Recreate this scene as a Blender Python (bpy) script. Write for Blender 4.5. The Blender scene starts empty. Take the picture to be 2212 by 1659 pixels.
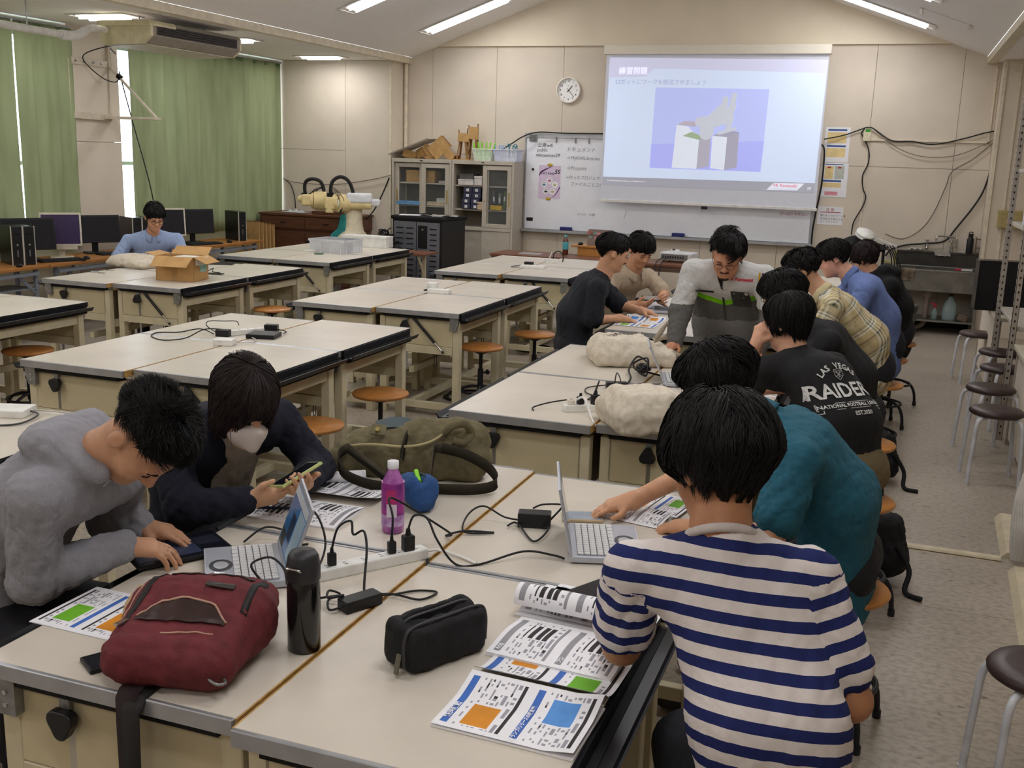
import bpy, bmesh, math, random
import numpy as np
from mathutils import Vector, Matrix, Euler
from mathutils.bvhtree import BVHTree
random.seed(7); rng = np.random.default_rng(7)
sc = bpy.context.scene
C = sc.collection
pi = math.pi
# ---------------------------------------------------------------- camera
cam = bpy.data.cameras.new('camera'); camo = bpy.data.objects.new('camera', cam); C.objects.link(camo)
YAW, PIT, ROL = -0.342875, 0.216257, -0.030606
fw = Vector((math.sin(YAW)*math.cos(PIT), math.cos(YAW)*math.cos(PIT), -math.sin(PIT)))
rt = Vector((math.cos(YAW), -math.sin(YAW), 0)); dn = fw.cross(rt)
r2 = math.cos(ROL)*rt + math.sin(ROL)*dn; d2 = -math.sin(ROL)*rt + math.cos(ROL)*dn
camo.matrix_world = Matrix(((r2.x, -d2.x, -fw.x, 0), (r2.y, -d2.y, -fw.y, 0), (r2.z, -d2.z, -fw.z, 1.87), (0, 0, 0, 1)))
cam.sensor_fit = 'HORIZONTAL'; cam.sensor_width = 36; cam.lens = 36*2254.6/2212
cam.clip_start = 0.05; cam.clip_end = 100
sc.camera = camo
# ---------------------------------------------------------------- daylight outside, exposure
w = bpy.data.worlds.new('daylight'); sc.world = w; w.use_nodes = True
bg = w.node_tree.nodes['Background']; bg.inputs[0].default_value = (0.80, 0.90, 1.0, 1); bg.inputs[1].default_value = 5.0
sc.view_settings.view_transform = 'Standard'; sc.view_settings.look = 'None'
sc.view_settings.gamma = 1; sc.view_settings.use_curve_mapping = False
sc.view_settings.exposure = 0.0
LAMP_W = 13.6
try:
    sc.cycles.use_denoising = True; sc.cycles.max_bounces = 10; sc.cycles.diffuse_bounces = 7
    sc.cycles.caustics_reflective = False; sc.cycles.caustics_refractive = False; sc.cycles.sample_clamp_indirect = 6
except Exception: pass
# ---------------------------------------------------------------- helpers
def lin(c):
    return tuple(((x/255)/12.92 if x <= 10 else ((x/255+0.055)/1.055)**2.4) for x in c)
MATS = {}
def M(name, rgb=(200, 200, 200), rough=0.6, metal=0.0, var=0.06, scale=14.0, bump=0.0, bscale=None, emit=0.0, alpha=1.0, trans=0.0, spec=0.35, rgb2=None, stretch=None, detail=3.0):
    """procedural principled material: noise drives a slight colour variation and relief"""
    if name in MATS: return MATS[name]
    m = bpy.data.materials.new(name); m.use_nodes = True; nt = m.node_tree; n = nt.nodes; L = nt.links
    b = n['Principled BSDF']; c = lin(rgb)
    tc = n.new('ShaderNodeTexCoord'); src = tc.outputs['Object']
    if stretch:
        mp = n.new('ShaderNodeMapping'); mp.inputs['Scale'].default_value = stretch; L.new(src, mp.inputs['Vector']); src = mp.outputs[0]
    nz = n.new('ShaderNodeTexNoise'); nz.inputs['Scale'].default_value = scale; nz.inputs['Detail'].default_value = detail; L.new(src, nz.inputs['Vector'])
    rp = n.new('ShaderNodeValToRGB'); e = rp.color_ramp.elements
    lo = tuple(x*(1-var*2.2) for x in c); hi = tuple(min(1, x*(1+var)) for x in c)
    if rgb2: lo = lin(rgb2)
    e[0].position = 0.32; e[0].color = (*lo, 1); e[1].position = 0.68; e[1].color = (*hi, 1)
    L.new(nz.outputs[0], rp.inputs[0]); L.new(rp.outputs[0], b.inputs['Base Color'])
    b.inputs['Roughness'].default_value = rough; b.inputs['Metallic'].default_value = metal
    b.inputs['Specular IOR Level'].default_value = spec
    if bump:
        n2 = n.new('ShaderNodeTexNoise'); n2.inputs['Scale'].default_value = bscale or scale*3; n2.inputs['Detail'].default_value = 4; L.new(src, n2.inputs['Vector'])
        bp = n.new('ShaderNodeBump'); bp.inputs['Strength'].default_value = bump; bp.inputs['Distance'].default_value = 0.004
        L.new(n2.outputs[0], bp.inputs['Height']); L.new(bp.outputs[0], b.inputs['Normal'])
    if emit:
        L.new(rp.outputs[0], b.inputs['Emission Color']); b.inputs['Emission Strength'].default_value = emit
    if alpha < 1: b.inputs['Alpha'].default_value = alpha
    if trans:
        b.inputs['Transmission Weight'].default_value = trans
    MATS[name] = m; return m
def glass(name, rgb=(235, 240, 240), alpha=0.18, rough=0.05):
    """thin clear sheet: mostly see-through with a sheen"""
    if name in MATS: return MATS[name]
    m = bpy.data.materials.new(name); m.use_nodes = True; nt = m.node_tree; n = nt.nodes; L = nt.links
    out = n['Material Output']; b = n['Principled BSDF']; b.inputs['Base Color'].default_value = (*lin(rgb), 1); b.inputs['Roughness'].default_value = rough
    nz = n.new('ShaderNodeTexNoise'); nz.inputs['Scale'].default_value = 5
    mt = n.new('ShaderNodeMath'); mt.operation = 'MULTIPLY_ADD'; mt.inputs[1].default_value = 0.06; mt.inputs[2].default_value = alpha - 0.03; L.new(nz.outputs[0], mt.inputs[0])
    tr = n.new('ShaderNodeBsdfTransparent'); mx = n.new('ShaderNodeMixShader')
    L.new(mt.outputs[0], mx.inputs[0]); L.new(tr.outputs[0], mx.inputs[1]); L.new(b.outputs[0], mx.inputs[2]); L.new(mx.outputs[0], out.inputs[0])
    MATS[name] = m; return m

def rotm(r):
    return Euler(r, 'XYZ').to_matrix() if r is not None else Matrix.Identity(3)
class MB:
    """collects shapes; build() links them as ONE mesh object"""
    def __init__(s): s.v = []; s.f = []; s.mi = []; s.sm = []
    def add(s, vs, fs, mi=0, smooth=False):
        o = len(s.v); s.v += [tuple(map(float, x)) for x in vs]
        for f in fs: s.f.append(tuple(i+o for i in f)); s.mi.append(mi); s.sm.append(smooth)
        return s
    def box(s, c, d, r=None, mi=0):
        R = rotm(r); c = Vector(c); vs = []
        for z in (-.5, .5):
            for y in (-.5, .5):
                for x in (-.5, .5): vs.append(c + R @ Vector((x*d[0], y*d[1], z*d[2])))
        return s.add(vs, [(0, 2, 3, 1), (4, 5, 7, 6), (0, 1, 5, 4), (2, 6, 7, 3), (0, 4, 6, 2), (1, 3, 7, 5)], mi)
    def bb(s, a, b, mi=0):
        return s.box([(a[i]+b[i])/2 for i in range(3)], [abs(b[i]-a[i]) for i in range(3)], None, mi)
    def bar(s, a, b, w, h, mi=0, up=(0, 0, 1)):
        a = Vector(a); b = Vector(b); d = b-a; L = d.length; y = d.normalized(); up = Vector(up)
        x = y.cross(up)
        if x.length < 1e-4: x = y.cross(Vector((1, 0, 0)))
        x.normalize(); z = x.cross(y); vs = []
        for k in (0, 1):
            for i, j in ((-1, -1), (1, -1), (1, 1), (-1, 1)): vs.append(a + y*L*k + x*(i*w/2) + z*(j*h/2))
        return s.add(vs, [(3, 2, 1, 0), (4, 5, 6, 7), (0, 1, 5, 4), (1, 2, 6, 5), (2, 3, 7, 6), (3, 0, 4, 7)], mi)
    def cyl(s, a, b, r0, r1=None, n=16, mi=0, smooth=True, caps=True):
        r1 = r0 if r1 is None else r1
        a = Vector(a); b = Vector(b); d = (b-a).normalized(); x = d.orthogonal().normalized(); y = d.cross(x); vs = []
        for p, r in ((a, r0), (b, r1)):
            for i in range(n): t = 2*pi*i/n; vs.append(p + x*r*math.cos(t) + y*r*math.sin(t))
        s.add(vs, [(i, (i+1) % n, n+(i+1) % n, n+i) for i in range(n)], mi, smooth)
        if caps: s.add(vs, [tuple(range(n-1, -1, -1)), tuple(range(n, 2*n))], mi)
        return s
    def tube(s, pts, r, n=8, mi=0, sub=6, closed=False, caps=True):
        P = [Vector(p) for p in pts]
        if sub > 1 and len(P) > 2:
            Q = []
            K = len(P); rngk = range(K if closed else K-1)
            for i in rngk:
                if closed: p0, p1, p2, p3 = P[i-1], P[i], P[(i+1) % K], P[(i+2) % K]
                else: p0, p1, p2, p3 = P[max(i-1, 0)], P[i], P[i+1], P[min(i+2, K-1)]
                for k in range(sub):
                    t = k/sub
                    Q.append(0.5*((2*p1)+(p2-p0)*t+(2*p0-5*p1+4*p2-p3)*t*t+(3*p1-p0-3*p2+p3)*t**3))
            if not closed: Q.append(P[-1])
            P = Q
        K = len(P); rr = r if callable(r) else (lambda t: r)
        vs = []; x = None
        for i, p in enumerate(P):
            d = (P[(i+1) % K]-P[i-1]) if closed else (P[min(i+1, K-1)]-P[max(i-1, 0)])
            d = d.normalized() if d.length > 1e-9 else Vector((0, 0, 1))
            x = d.orthogonal() if x is None else (x - d*x.dot(d))
            if x.length < 1e-6: x = d.orthogonal()
            x.normalize(); y = d.cross(x); q = rr(i/max(K-1, 1))
            for j in range(n): t = 2*pi*j/n; vs.append(p + x*q*math.cos(t) + y*q*math.sin(t))
        fs = []
        for i in range(K if closed else K-1):
            a = i*n; b = ((i+1) % K)*n
            for j in range(n): fs.append((a+j, a+(j+1) % n, b+(j+1) % n, b+j))
        s.add(vs, fs, mi, True)
        if caps and not closed: s.add(vs, [tuple(range(n-1, -1, -1)), tuple(range((K-1)*n, K*n))], mi)
        return s
    def lathe(s, prof, c=(0, 0, 0), n=20, mi=0, ax=(0, 0, 1), smooth=True, sx=1, sy=1, caps=True):
        c = Vector(c); q = Vector((0, 0, 1)).rotation_difference(Vector(ax)); vs = []; K = len(prof)
        for r, z in prof:
            for i in range(n): t = 2*pi*i/n; vs.append(c + q @ Vector((r*sx*math.cos(t), r*sy*math.sin(t), z)))
        fs = [(k*n+i, k*n+(i+1) % n, (k+1)*n+(i+1) % n, (k+1)*n+i) for k in range(K-1) for i in range(n)]
        s.add(vs, fs, mi, smooth)
        if prof[0][0] > 2e-4 and caps: s.add(vs[:n], [tuple(range(n-1, -1, -1))], mi)
        if prof[-1][0] > 2e-4 and caps: s.add(vs[-n:], [tuple(range(n))], mi)
        return s
    def prism(s, poly, a, b, ax='y', mi=0):
        """poly: 2-D outline; ax: extrusion axis ('y': poly in x,z; 'z': poly in x,y; 'x': poly in y,z)"""
        f = {'y': lambda u, v, t: (u, t, v), 'z': lambda u, v, t: (u, v, t), 'x': lambda u, v, t: (t, u, v)}[ax]
        n = len(poly); vs = [f(u, v, a) for u, v in poly] + [f(u, v, b) for u, v in poly]
        return s.add(vs, [tuple(range(n-1, -1, -1)), tuple(range(n, 2*n))] + [(i, (i+1) % n, n+(i+1) % n, n+i) for i in range(n)], mi)
    def grid(s, fn, nu, nv, mi=0, smooth=True, pick=None):
        vs = [fn(i/nu, j/nv) for j in range(nv+1) for i in range(nu+1)]
        o = len(s.v); s.v += [tuple(map(float, x)) for x in vs]
        for j in range(nv):
            for i in range(nu):
                a = o+j*(nu+1)+i; s.f.append((a, a+1, a+nu+2, a+nu+1)); s.sm.append(smooth)
                s.mi.append(pick((i+.5)/nu, (j+.5)/nv) if pick else mi)
        return s
    def ball(s, c, r, n=12, m=8, mi=0, R=None):
        r = (r, r, r) if not hasattr(r, '__len__') else r
        R = R or Matrix.Identity(3); c = Vector(c); vs = []
        for j in range(m+1):
            a = pi*j/m
            for i in range(n): t = 2*pi*i/n; vs.append(c + R @ Vector((r[0]*math.sin(a)*math.cos(t), r[1]*math.sin(a)*math.sin(t), r[2]*math.cos(a))))
        return s.add(vs, [(j*n+i, (j+1)*n+i, (j+1)*n+(i+1) % n, j*n+(i+1) % n) for j in range(m) for i in range(n)], mi, True)
    def mesh(s, name, mats, bev=0, seg=2, weld=False):
        me = bpy.data.meshes.new(name); me.from_pydata(s.v, [], s.f)
        for m in (mats if isinstance(mats, (list, tuple)) else [mats]): me.materials.append(m)
        me.polygons.foreach_set('material_index', s.mi); me.polygons.foreach_set('use_smooth', s.sm)
        bm = bmesh.new(); bm.from_mesh(me)
        if weld: bmesh.ops.remove_doubles(bm, verts=bm.verts, dist=1e-5)
        bmesh.ops.recalc_face_normals(bm, faces=bm.faces)
        if bev:
            ed = [e for e in bm.edges if len(e.link_faces) == 2 and e.calc_face_angle(0) > 0.6]
            bmesh.ops.bevel(bm, geom=ed, offset=bev, segments=seg, affect='EDGES', profile=0.6, clamp_overlap=True)
        bm.to_mesh(me); bm.free(); me.update()
        return me
    def build(s, name, mats, parent=None, bev=0, seg=2, weld=False, loc=None, rot=None):
        o = bpy.data.objects.new(name, s.mesh(name, mats, bev, seg, weld)); C.objects.link(o)
        if parent is not None: o.parent = parent
        if loc is not None: o.location = loc
        if rot is not None: o.rotation_euler = rot
        return o
def tag(o, label=None, cat=None, group=None, kind=None):
    if label: o['label'] = label
    if cat: o['category'] = cat
    if group: o['group'] = group
    if kind: o['kind'] = kind
    return o
def thing(name, label, cat, loc=(0, 0, 0), rot=0, group=None):
    o = bpy.data.objects.new(name, None); C.objects.link(o); o.location = loc; o.empty_display_size = 0.1
    o.rotation_euler = (0, 0, rot) if not hasattr(rot, '__len__') else rot
    return tag(o, label, cat, group)
def solo(name, mb, mats, label, cat, group=None, **k):
    return tag(mb.build(name, mats, **k), label, cat, group)
def struct(name, mb, mats, **k):
    return tag(mb.build(name, mats, **k), kind='structure')
KIDS = {}
def dup(root, label=None, loc=None, rot=None, group=None):
    """a copy of a thing with copies of its parts and sub-parts (mesh data shared)"""
    def cp(o, par):
        c = o.copy(); C.objects.link(c); c.parent = par
        for ch in list(o.children): cp(ch, c)
        return c
    r = cp(root, None)
    if label: r['label'] = label
    if group: r['group'] = group
    if loc is not None: r.location = loc
    if rot is not None: r.rotation_euler = (0, 0, rot) if not hasattr(rot, '__len__') else rot
    return r
def text_mb(body, size, depth=0.0, align='CENTER', shear=0.0, bold=0.0, space=1.0):
    """lettering as flat geometry in the x,y plane"""
    cu = bpy.data.curves.new('lettering', 'FONT'); cu.body = body; cu.size = size; cu.align_x = align; cu.align_y = 'CENTER'
    cu.shear = shear; cu.offset = bold; cu.space_character = space; cu.resolution_u = 2; cu.extrude = depth
    o = bpy.data.objects.new('lettering', cu)
    me = o.to_mesh(); mb = MB(); mb.add([v.co[:] for v in me.vertices], [tuple(p.vertices) for p in me.polygons])
    o.to_mesh_clear(); bpy.data.objects.remove(o); bpy.data.curves.remove(cu); return mb
def xform(mb, M4):
    mb.v = [tuple(M4 @ Vector(v)) for v in mb.v]; return mb
def frame_m(o, x, y):
    """matrix whose local x,y axes run along x,y at o"""
    x = Vector(x).normalized(); y = Vector(y); z = x.cross(y).normalized(); y = z.cross(x)
    return Matrix(((x.x, y.x, z.x, o[0]), (x.y, y.y, z.y, o[1]), (x.z, y.z, z.z, o[2]), (0, 0, 0, 1)))
def wall_text(body, size, o, m, name='lettering', parent=None, nx=(1, 0, 0), ny=(0, 0, 1), **k):
    return xform(text_mb(body, size, **k), frame_m(o, nx, ny)).build(name, m, parent)
# ---------------------------------------------------------------- materials
cream = M('wall_paint', (214, 203, 186), 0.75, var=0.03, scale=2.2, bump=0.05, bscale=90)
creamL = M('gable_paint', (222, 211, 188), 0.75, var=0.02, scale=2.2)
ceilm = M('ceiling_board', (242, 240, 238), 0.9, var=0.03, scale=60, bump=0.12, bscale=160)
joint = M('joint_dark', (112, 96, 78), 0.9)
trimw = M('trim_paint', (222, 212, 190), 0.6)
white = M('white_plastic', (232, 232, 228), 0.45)
offw = M('offwhite_plastic', (222, 216, 200), 0.5)
black = M('black_plastic', (26, 26, 28), 0.42, var=0.1)
blackm = M('black_matte', (22, 22, 24), 0.8, var=0.15)
cable = M('black_cable', (24, 24, 25), 0.5)
greycable = M('grey_cable', (196, 192, 184), 0.5)
steel = M('galvanised_steel', (150, 152, 152), 0.42, 0.7, var=0.12, scale=30)
chrome = M('chrome', (205, 205, 205), 0.18, 1.0)
alu = M('aluminium', (176, 178, 182), 0.38, 0.65, var=0.06)
paper = M('paper_white', (236, 236, 240), 0.7, var=0.015)
tubeglow = M('lamp_glow', (248, 248, 255), 0.4, emit=7.0, var=0.0)
clear = glass('clear_glass', (150, 156, 156), alpha=0.07, rough=0.02)
# floor: grey-beige vinyl with scuffs and faint seams
def floor_mat():
    m = bpy.data.materials.new('vinyl_floor'); m.use_nodes = True; nt = m.node_tree; n = nt.nodes; L = nt.links; b = n['Principled BSDF']
    tc = n.new('ShaderNodeTexCoord')
    def noise(sc_, det, st=None):
        mp = n.new('ShaderNodeMapping'); mp.inputs['Scale'].default_value = st or (1, 1, 1); L.new(tc.outputs['Object'], mp.inputs[0])
        z = n.new('ShaderNodeTexNoise'); z.inputs['Scale'].default_value = sc_; z.inputs['Detail'].default_value = det; L.new(mp.outputs[0], z.inputs['Vector']); return z.outputs[0]
    def ramp(x, a, ca, b_, cb):
        r = n.new('ShaderNodeValToRGB'); e = r.color_ramp.elements; e[0].position = a; e[0].color = (*lin(ca), 1); e[1].position = b_; e[1].color = (*lin(cb), 1); L.new(x, r.inputs[0]); return r.outputs[0]
    base = ramp(noise(1.1, 5, (0.8, 1.1, 1)), 0.35, (158, 148, 134), 0.68, (178, 168, 154))
    fine = ramp(noise(46, 8, (0.7, 1, 1)), 0.36, (196, 188, 180), 0.56, (255, 255, 255))
    mx = n.new('ShaderNodeMix'); mx.data_type = 'RGBA'; mx.blend_type = 'MULTIPLY'; mx.inputs[0].default_value = 0.55; L.new(base, mx.inputs[6]); L.new(fine, mx.inputs[7])
    scf = ramp(noise(16, 9, (0.7, 1.7, 1)), 0.285, (84, 72, 62), 0.335, (255, 255, 255))
    m2 = n.new('ShaderNodeMix'); m2.data_type = 'RGBA'; m2.blend_type = 'MULTIPLY'; m2.inputs[0].default_value = 0.75; L.new(mx.outputs[2], m2.inputs[6]); L.new(scf, m2.inputs[7])
    L.new(m2.outputs[2], b.inputs['Base Color']); b.inputs['Roughness'].default_value = 0.34; b.inputs['Specular IOR Level'].default_value = 0.3
    return m
floorm = floor_mat()
# ---------------------------------------------------------------- room shell (metres; camera above the origin)
X0, X1, Y0, WY, PY, ZS = -8.25, 2.6, -3.4, 13.35, 12.95, 3.04
BL, BR = -6.34, 0.80            # inner edges of the two low ceilings
SL = 0.357; RX = (BL+BR)/2; ZB = ZS+0.07; ZR = ZB + SL*(RX-BL)
xs = [X0-.3, X1+.2]
floor_o = struct('floor', MB().bb((X0-.3, Y0-.2, -0.12), (X1+.2, WY+.2, -0.004)), M('floor_joint', (92, 82, 70), 0.8))
k = 0
for i in range(len(xs)-1):
    for ya, yb in ((Y0-.2, 0.55), (0.55, 4.62), (4.62, 8.9), (8.9, WY+.2)):
        s = MB().bb((xs[i]+.0015, ya+.0015, -0.01), (xs[i+1]-.0015, yb-.0015, 0.0)).build('floor_sheet', floorm, floor_o)
# far wall: backing, then separate panels with open joints
wf = MB(); wf.prism([(X0-.2, -.1), (X1+.2, -.1), (X1+.2, ZB), (BR, ZB), (RX, ZR+.05), (BL, ZB), (X0-.2, ZB)], WY+.012, WY+.2)
wall_far = struct('wall_far', wf, joint)
def slope_z(x): return ZB + SL*min(x-BL, BR-x)
vj = [-6.46, -6.03, -5.11, -4.19, -3.24, -2.29, -1.34, -0.38, 0.57, 0.96]
g = 0.0022
for a, b in zip(vj[:-1], vj[1:]):
    MB().bb((a+g, WY, 0.0), (b-g, WY+.014, 1.857-g)).build('panel', cream, wall_far)
    top = [(a+g, 1.857+g), (b-g, 1.857+g)]
    zt = 3.245
    pts = [(b-g, min(zt, slope_z(b-g)))]
    for xx in (BR-(zt-ZB)/SL, BL+(zt-ZB)/SL):
        if a < xx < b: pts.append((xx, zt))
    pts.append((a+g, min(zt, slope_z(a+g))))
    MB().prism(top+pts, WY, WY+.014).build('panel', cream, wall_far)
xa, xb = BL+(3.245-ZB)/SL, BR-(3.245-ZB)/SL
struct('trim_1', MB().prism([(xa, 3.245), (xb, 3.245), (RX, ZR)], WY-.05, WY+.1), creamL, bev=0)
# side sections of the far wall
wl = MB().bb((X0-.2, PY+.014, -.05), (-6.46, WY, ZS+.1)); wall_fl = struct('wall_far_left', wl, joint)
jx = -7.14
for a, b, z0, z1 in ((X0, jx, 0, 1.857), (X0, jx, 1.857, ZS), (jx, -6.445, 0, ZS)):
    MB().bb((a+g, PY, z0+g), (b-g, PY+.016, z1-g)).build('panel', cream, wall_fl)
MB().bb((-6.461, PY+.016, 0), (-6.445, WY, ZS)).build('panel', cream, wall_fl)
MB().bb((-6.475, PY-.012, 0.0), (-6.445, PY, ZS-.12)).build('trim_strip', trimw, wall_fl)
wr = MB().bb((0.975, PY+.014, -.05), (X1+.2, WY, ZS+.1)); wall_fr = struct('wall_far_right', wr, joint)
MB().bb((0.96, PY+.016, 0), (0.976, WY, ZS)).build('panel', cream, wall_fr)
MB().bb((0.96, PY, 0), (X1, PY+.016, ZS)).build('panel', cream, wall_fr)
MB().bb((0.955, PY-.014, 0.0), (0.99, PY, ZS-.05)).build('trim_strip', trimw, wall_fr)
MB().bb((1.12, PY-.012, 0.0), (1.14, PY, ZS-.05)).build('trim_strip', trimw, wall_fr)
# left wall with two window openings
SZ, HZ = 0.92, 2.93
wl = MB()
wl.bb((X0-.2, Y0, 0), (X0, WY, SZ)); wl.bb((X0-.2, Y0, HZ), (X0, WY, ZS+.1)); wl.bb((X0-.2, Y0, SZ), (X0, 5.35, HZ))
wl.bb((X0-.2, 8.93, SZ), (X0, 9.70, HZ)); wl.bb((X0-.2, 12.9, SZ), (X0, WY, HZ))
wall_left = struct('wall_left', wl, cream)
MB().bb((X0, 8.94, 1.872), (X0+.10, 9.69, ZS)).build('pier_panel', cream, wall_left)
MB().bb((X0, 8.94, 0), (X0+.10, 9.69, 1.868)).build('pier_panel', cream, wall_left)
frame_m_ = M('window_frame', (170, 172, 172), 0.4, 0.6)
def window(n, ya, yb):
    f = MB()
    for z in (SZ+.025, HZ-.025): f.bb((X0-.14, ya, z-.025), (X0-.08, yb, z+.025))
    K = 4
    for i in range(K+1): y = ya+(yb-ya)*i/K; f.bb((X0-.14, max(ya, y-.025), SZ), (X0-.08, min(yb, y+.025), HZ))
    f.bb((X0-.13, ya, 1.62), (X0-.09, yb, 1.66))
    o = struct(f'window_{n}', f, frame_m_)
    for i in range(K):
        MB().bb((X0-.113, ya+(yb-ya)*i/K, SZ), (X0-.107, ya+(yb-ya)*(i+1)/K, HZ)).build('pane', clear, o)
    MB().bb((X0-.08, ya, SZ-.03), (X0+.03, yb, SZ)).build('window_sill', trimw, o)
window(1, 5.35, 8.93); window(2, 9.70, 12.9)
struct('wall_right', MB().bb((X1, Y0, 0), (X1+.2, WY, ZS+.1)), cream)
struct('wall_back', MB().prism([(X0-.2, 0), (X1+.2, 0), (X1+.2, ZB), (BR, ZB), (RX, ZR+.1), (BL, ZB), (X0-.2, ZB)], Y0-.2, Y0), cream)
# ceiling: two low flat strips, two slopes
cl = MB()
cl.prism([(BL, ZB), (RX, ZR), (RX, ZR+.1), (BL, ZB+.1)], Y0, WY+.1)
cl.prism([(BR, ZB), (BR, ZB+.1), (RX, ZR+.1), (RX, ZR)], Y0, WY+.1)
cl.bb((X0-.2, Y0, ZS), (BL-.06, WY, ZS+.06)); cl.bb((BR+.06, Y0, ZS), (X1+.2, WY, ZS+.06))
struct('ceiling', cl, ceilm)
struct('trim_2', MB().bb((BL-.10, Y0, ZS-.012), (BL, WY, ZB)), trimw, bev=.004)
struct('trim_3', MB().bb((BR, Y0, ZS-.012), (BR+.10, WY, ZB)), trimw, bev=.004)
struct('baseboard_far', MB().bb((-6.44, WY-.015, 0), (0.95, WY+.002, .09)), M('baseboard', (52, 44, 38), 0.6))
struct('baseboard_left', MB().bb((X0, Y0, 0), (X0+.012, PY, .09)), M('baseboard', (52, 44, 38), 0.6))
# drain pipes in the wall corners
solo('corner_pipe', MB().cyl((-6.405, WY-.045, 0), (-6.405, WY-.045, ZS-.02), .026, n=12), trimw, 'cream vertical pipe in the wall corner behind the glass cabinets', 'pipe')
# ---------------------------------------------------------------- ceiling lights
lampw = M('lamp_housing', (226, 224, 218), 0.35)
lampend = M('lamp_reflector', (196, 190, 178), 0.3, 0.3)
def lamp(name, label, ctr, ang, ln, wd, grp, energy=1.0):
    """recessed two-tube fixture; local x along the tubes, tilted with the ceiling"""
    t = thing(name, label, 'ceiling light', ctr, (0, -ang, 0), grp)
    r = MB(); h = .02
    r.bb((-ln/2-.02, -wd/2-.02, -.012), (ln/2+.02, -wd/2, .0)); r.bb((-ln/2-.02, wd/2, -.012), (ln/2+.02, wd/2+.02, 0))
    r.bb((-ln/2-.02, -wd/2, -.012), (-ln/2, wd/2, 0)); r.bb((ln/2, -wd/2, -.012), (ln/2+.02, wd/2, 0))
    r.build('rim', lampw, t)
    MB().bb((-ln/2, -wd/2, -.005), (ln/2, wd/2, -.001)).build('reflector', lampend, t)
    for s in (-1, 1):
        MB().cyl((-ln/2+.07, s*wd*.24, -.022), (ln/2-.07, s*wd*.24, -.022), .017, n=10).build('tube', tubeglow, t)
    MB().bb((-ln/2+.06, -wd*.38, -.012), (ln/2-.06, wd*.38, -.008)).build('diffuser', tubeglow, t)
    if energy:
        ld = bpy.data.lights.new('lamp_light', 'AREA'); ld.shape = 'RECTANGLE'; ld.size = ln*.9; ld.size_y = wd*.8; ld.energy = LAMP_W*energy; ld.color = (1.0, 0.985, 0.965)
        lo = bpy.data.objects.new('lamp_light', ld); C.objects.link(lo); lo.parent = t; lo.location = (0, 0, -.045)
    return t
ang = math.atan(SL)
rows = [12.42, 10.44, 8.42, 6.42, 4.42, 2.42, 0.42, -1.58]
ordn = ['nearest the front wall', 'second from the front wall', 'third from the front wall', 'fourth from the front wall', 'fifth from the front wall', 'sixth from the front wall', 'seventh from the front wall', 'farthest from the front wall']
for i, y in enumerate(rows):
    x = -5.17; lamp('ceiling_light', f'lit fluorescent strip on the window-side sloping ceiling, {ordn[i]}', (x, y, ZB+SL*(x-BL)-.004), ang, 1.2, .30, 'fluorescent strips on the sloping ceiling')
    x = -0.38; lamp('ceiling_light', f'lit fluorescent strip on the aisle-side sloping ceiling, {ordn[i]}', (x, y, ZB+SL*(BR-x)-.004), -ang, 1.2, .30, 'fluorescent strips on the sloping ceiling')
    x = -7.2; lamp('ceiling_light', f'short lit fluorescent panel in the low ceiling above the curtains, {ordn[i]}', (x, y, ZS-.001), 0, .62, .28, 'short lights over the windows', .55)
# blank cover plate on the aisle-side slope
cp = thing('ceiling_cover', 'blank rectangular cover plate on the sloping ceiling beside the strip light', 'vent', (0.27, 11.54, ZB+SL*(BR-.27)-.002), (0, ang, 0))
MB().bb((-.26, -.15, -.006), (.26, .15, 0)).build('plate', ceilm, cp, bev=.002)
for s in (-1, 1): MB().bb((s*.245-.015, -.16, -.012), (s*.245+.015, .16, 0)).build('edge_clip', lampend, cp)
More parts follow.
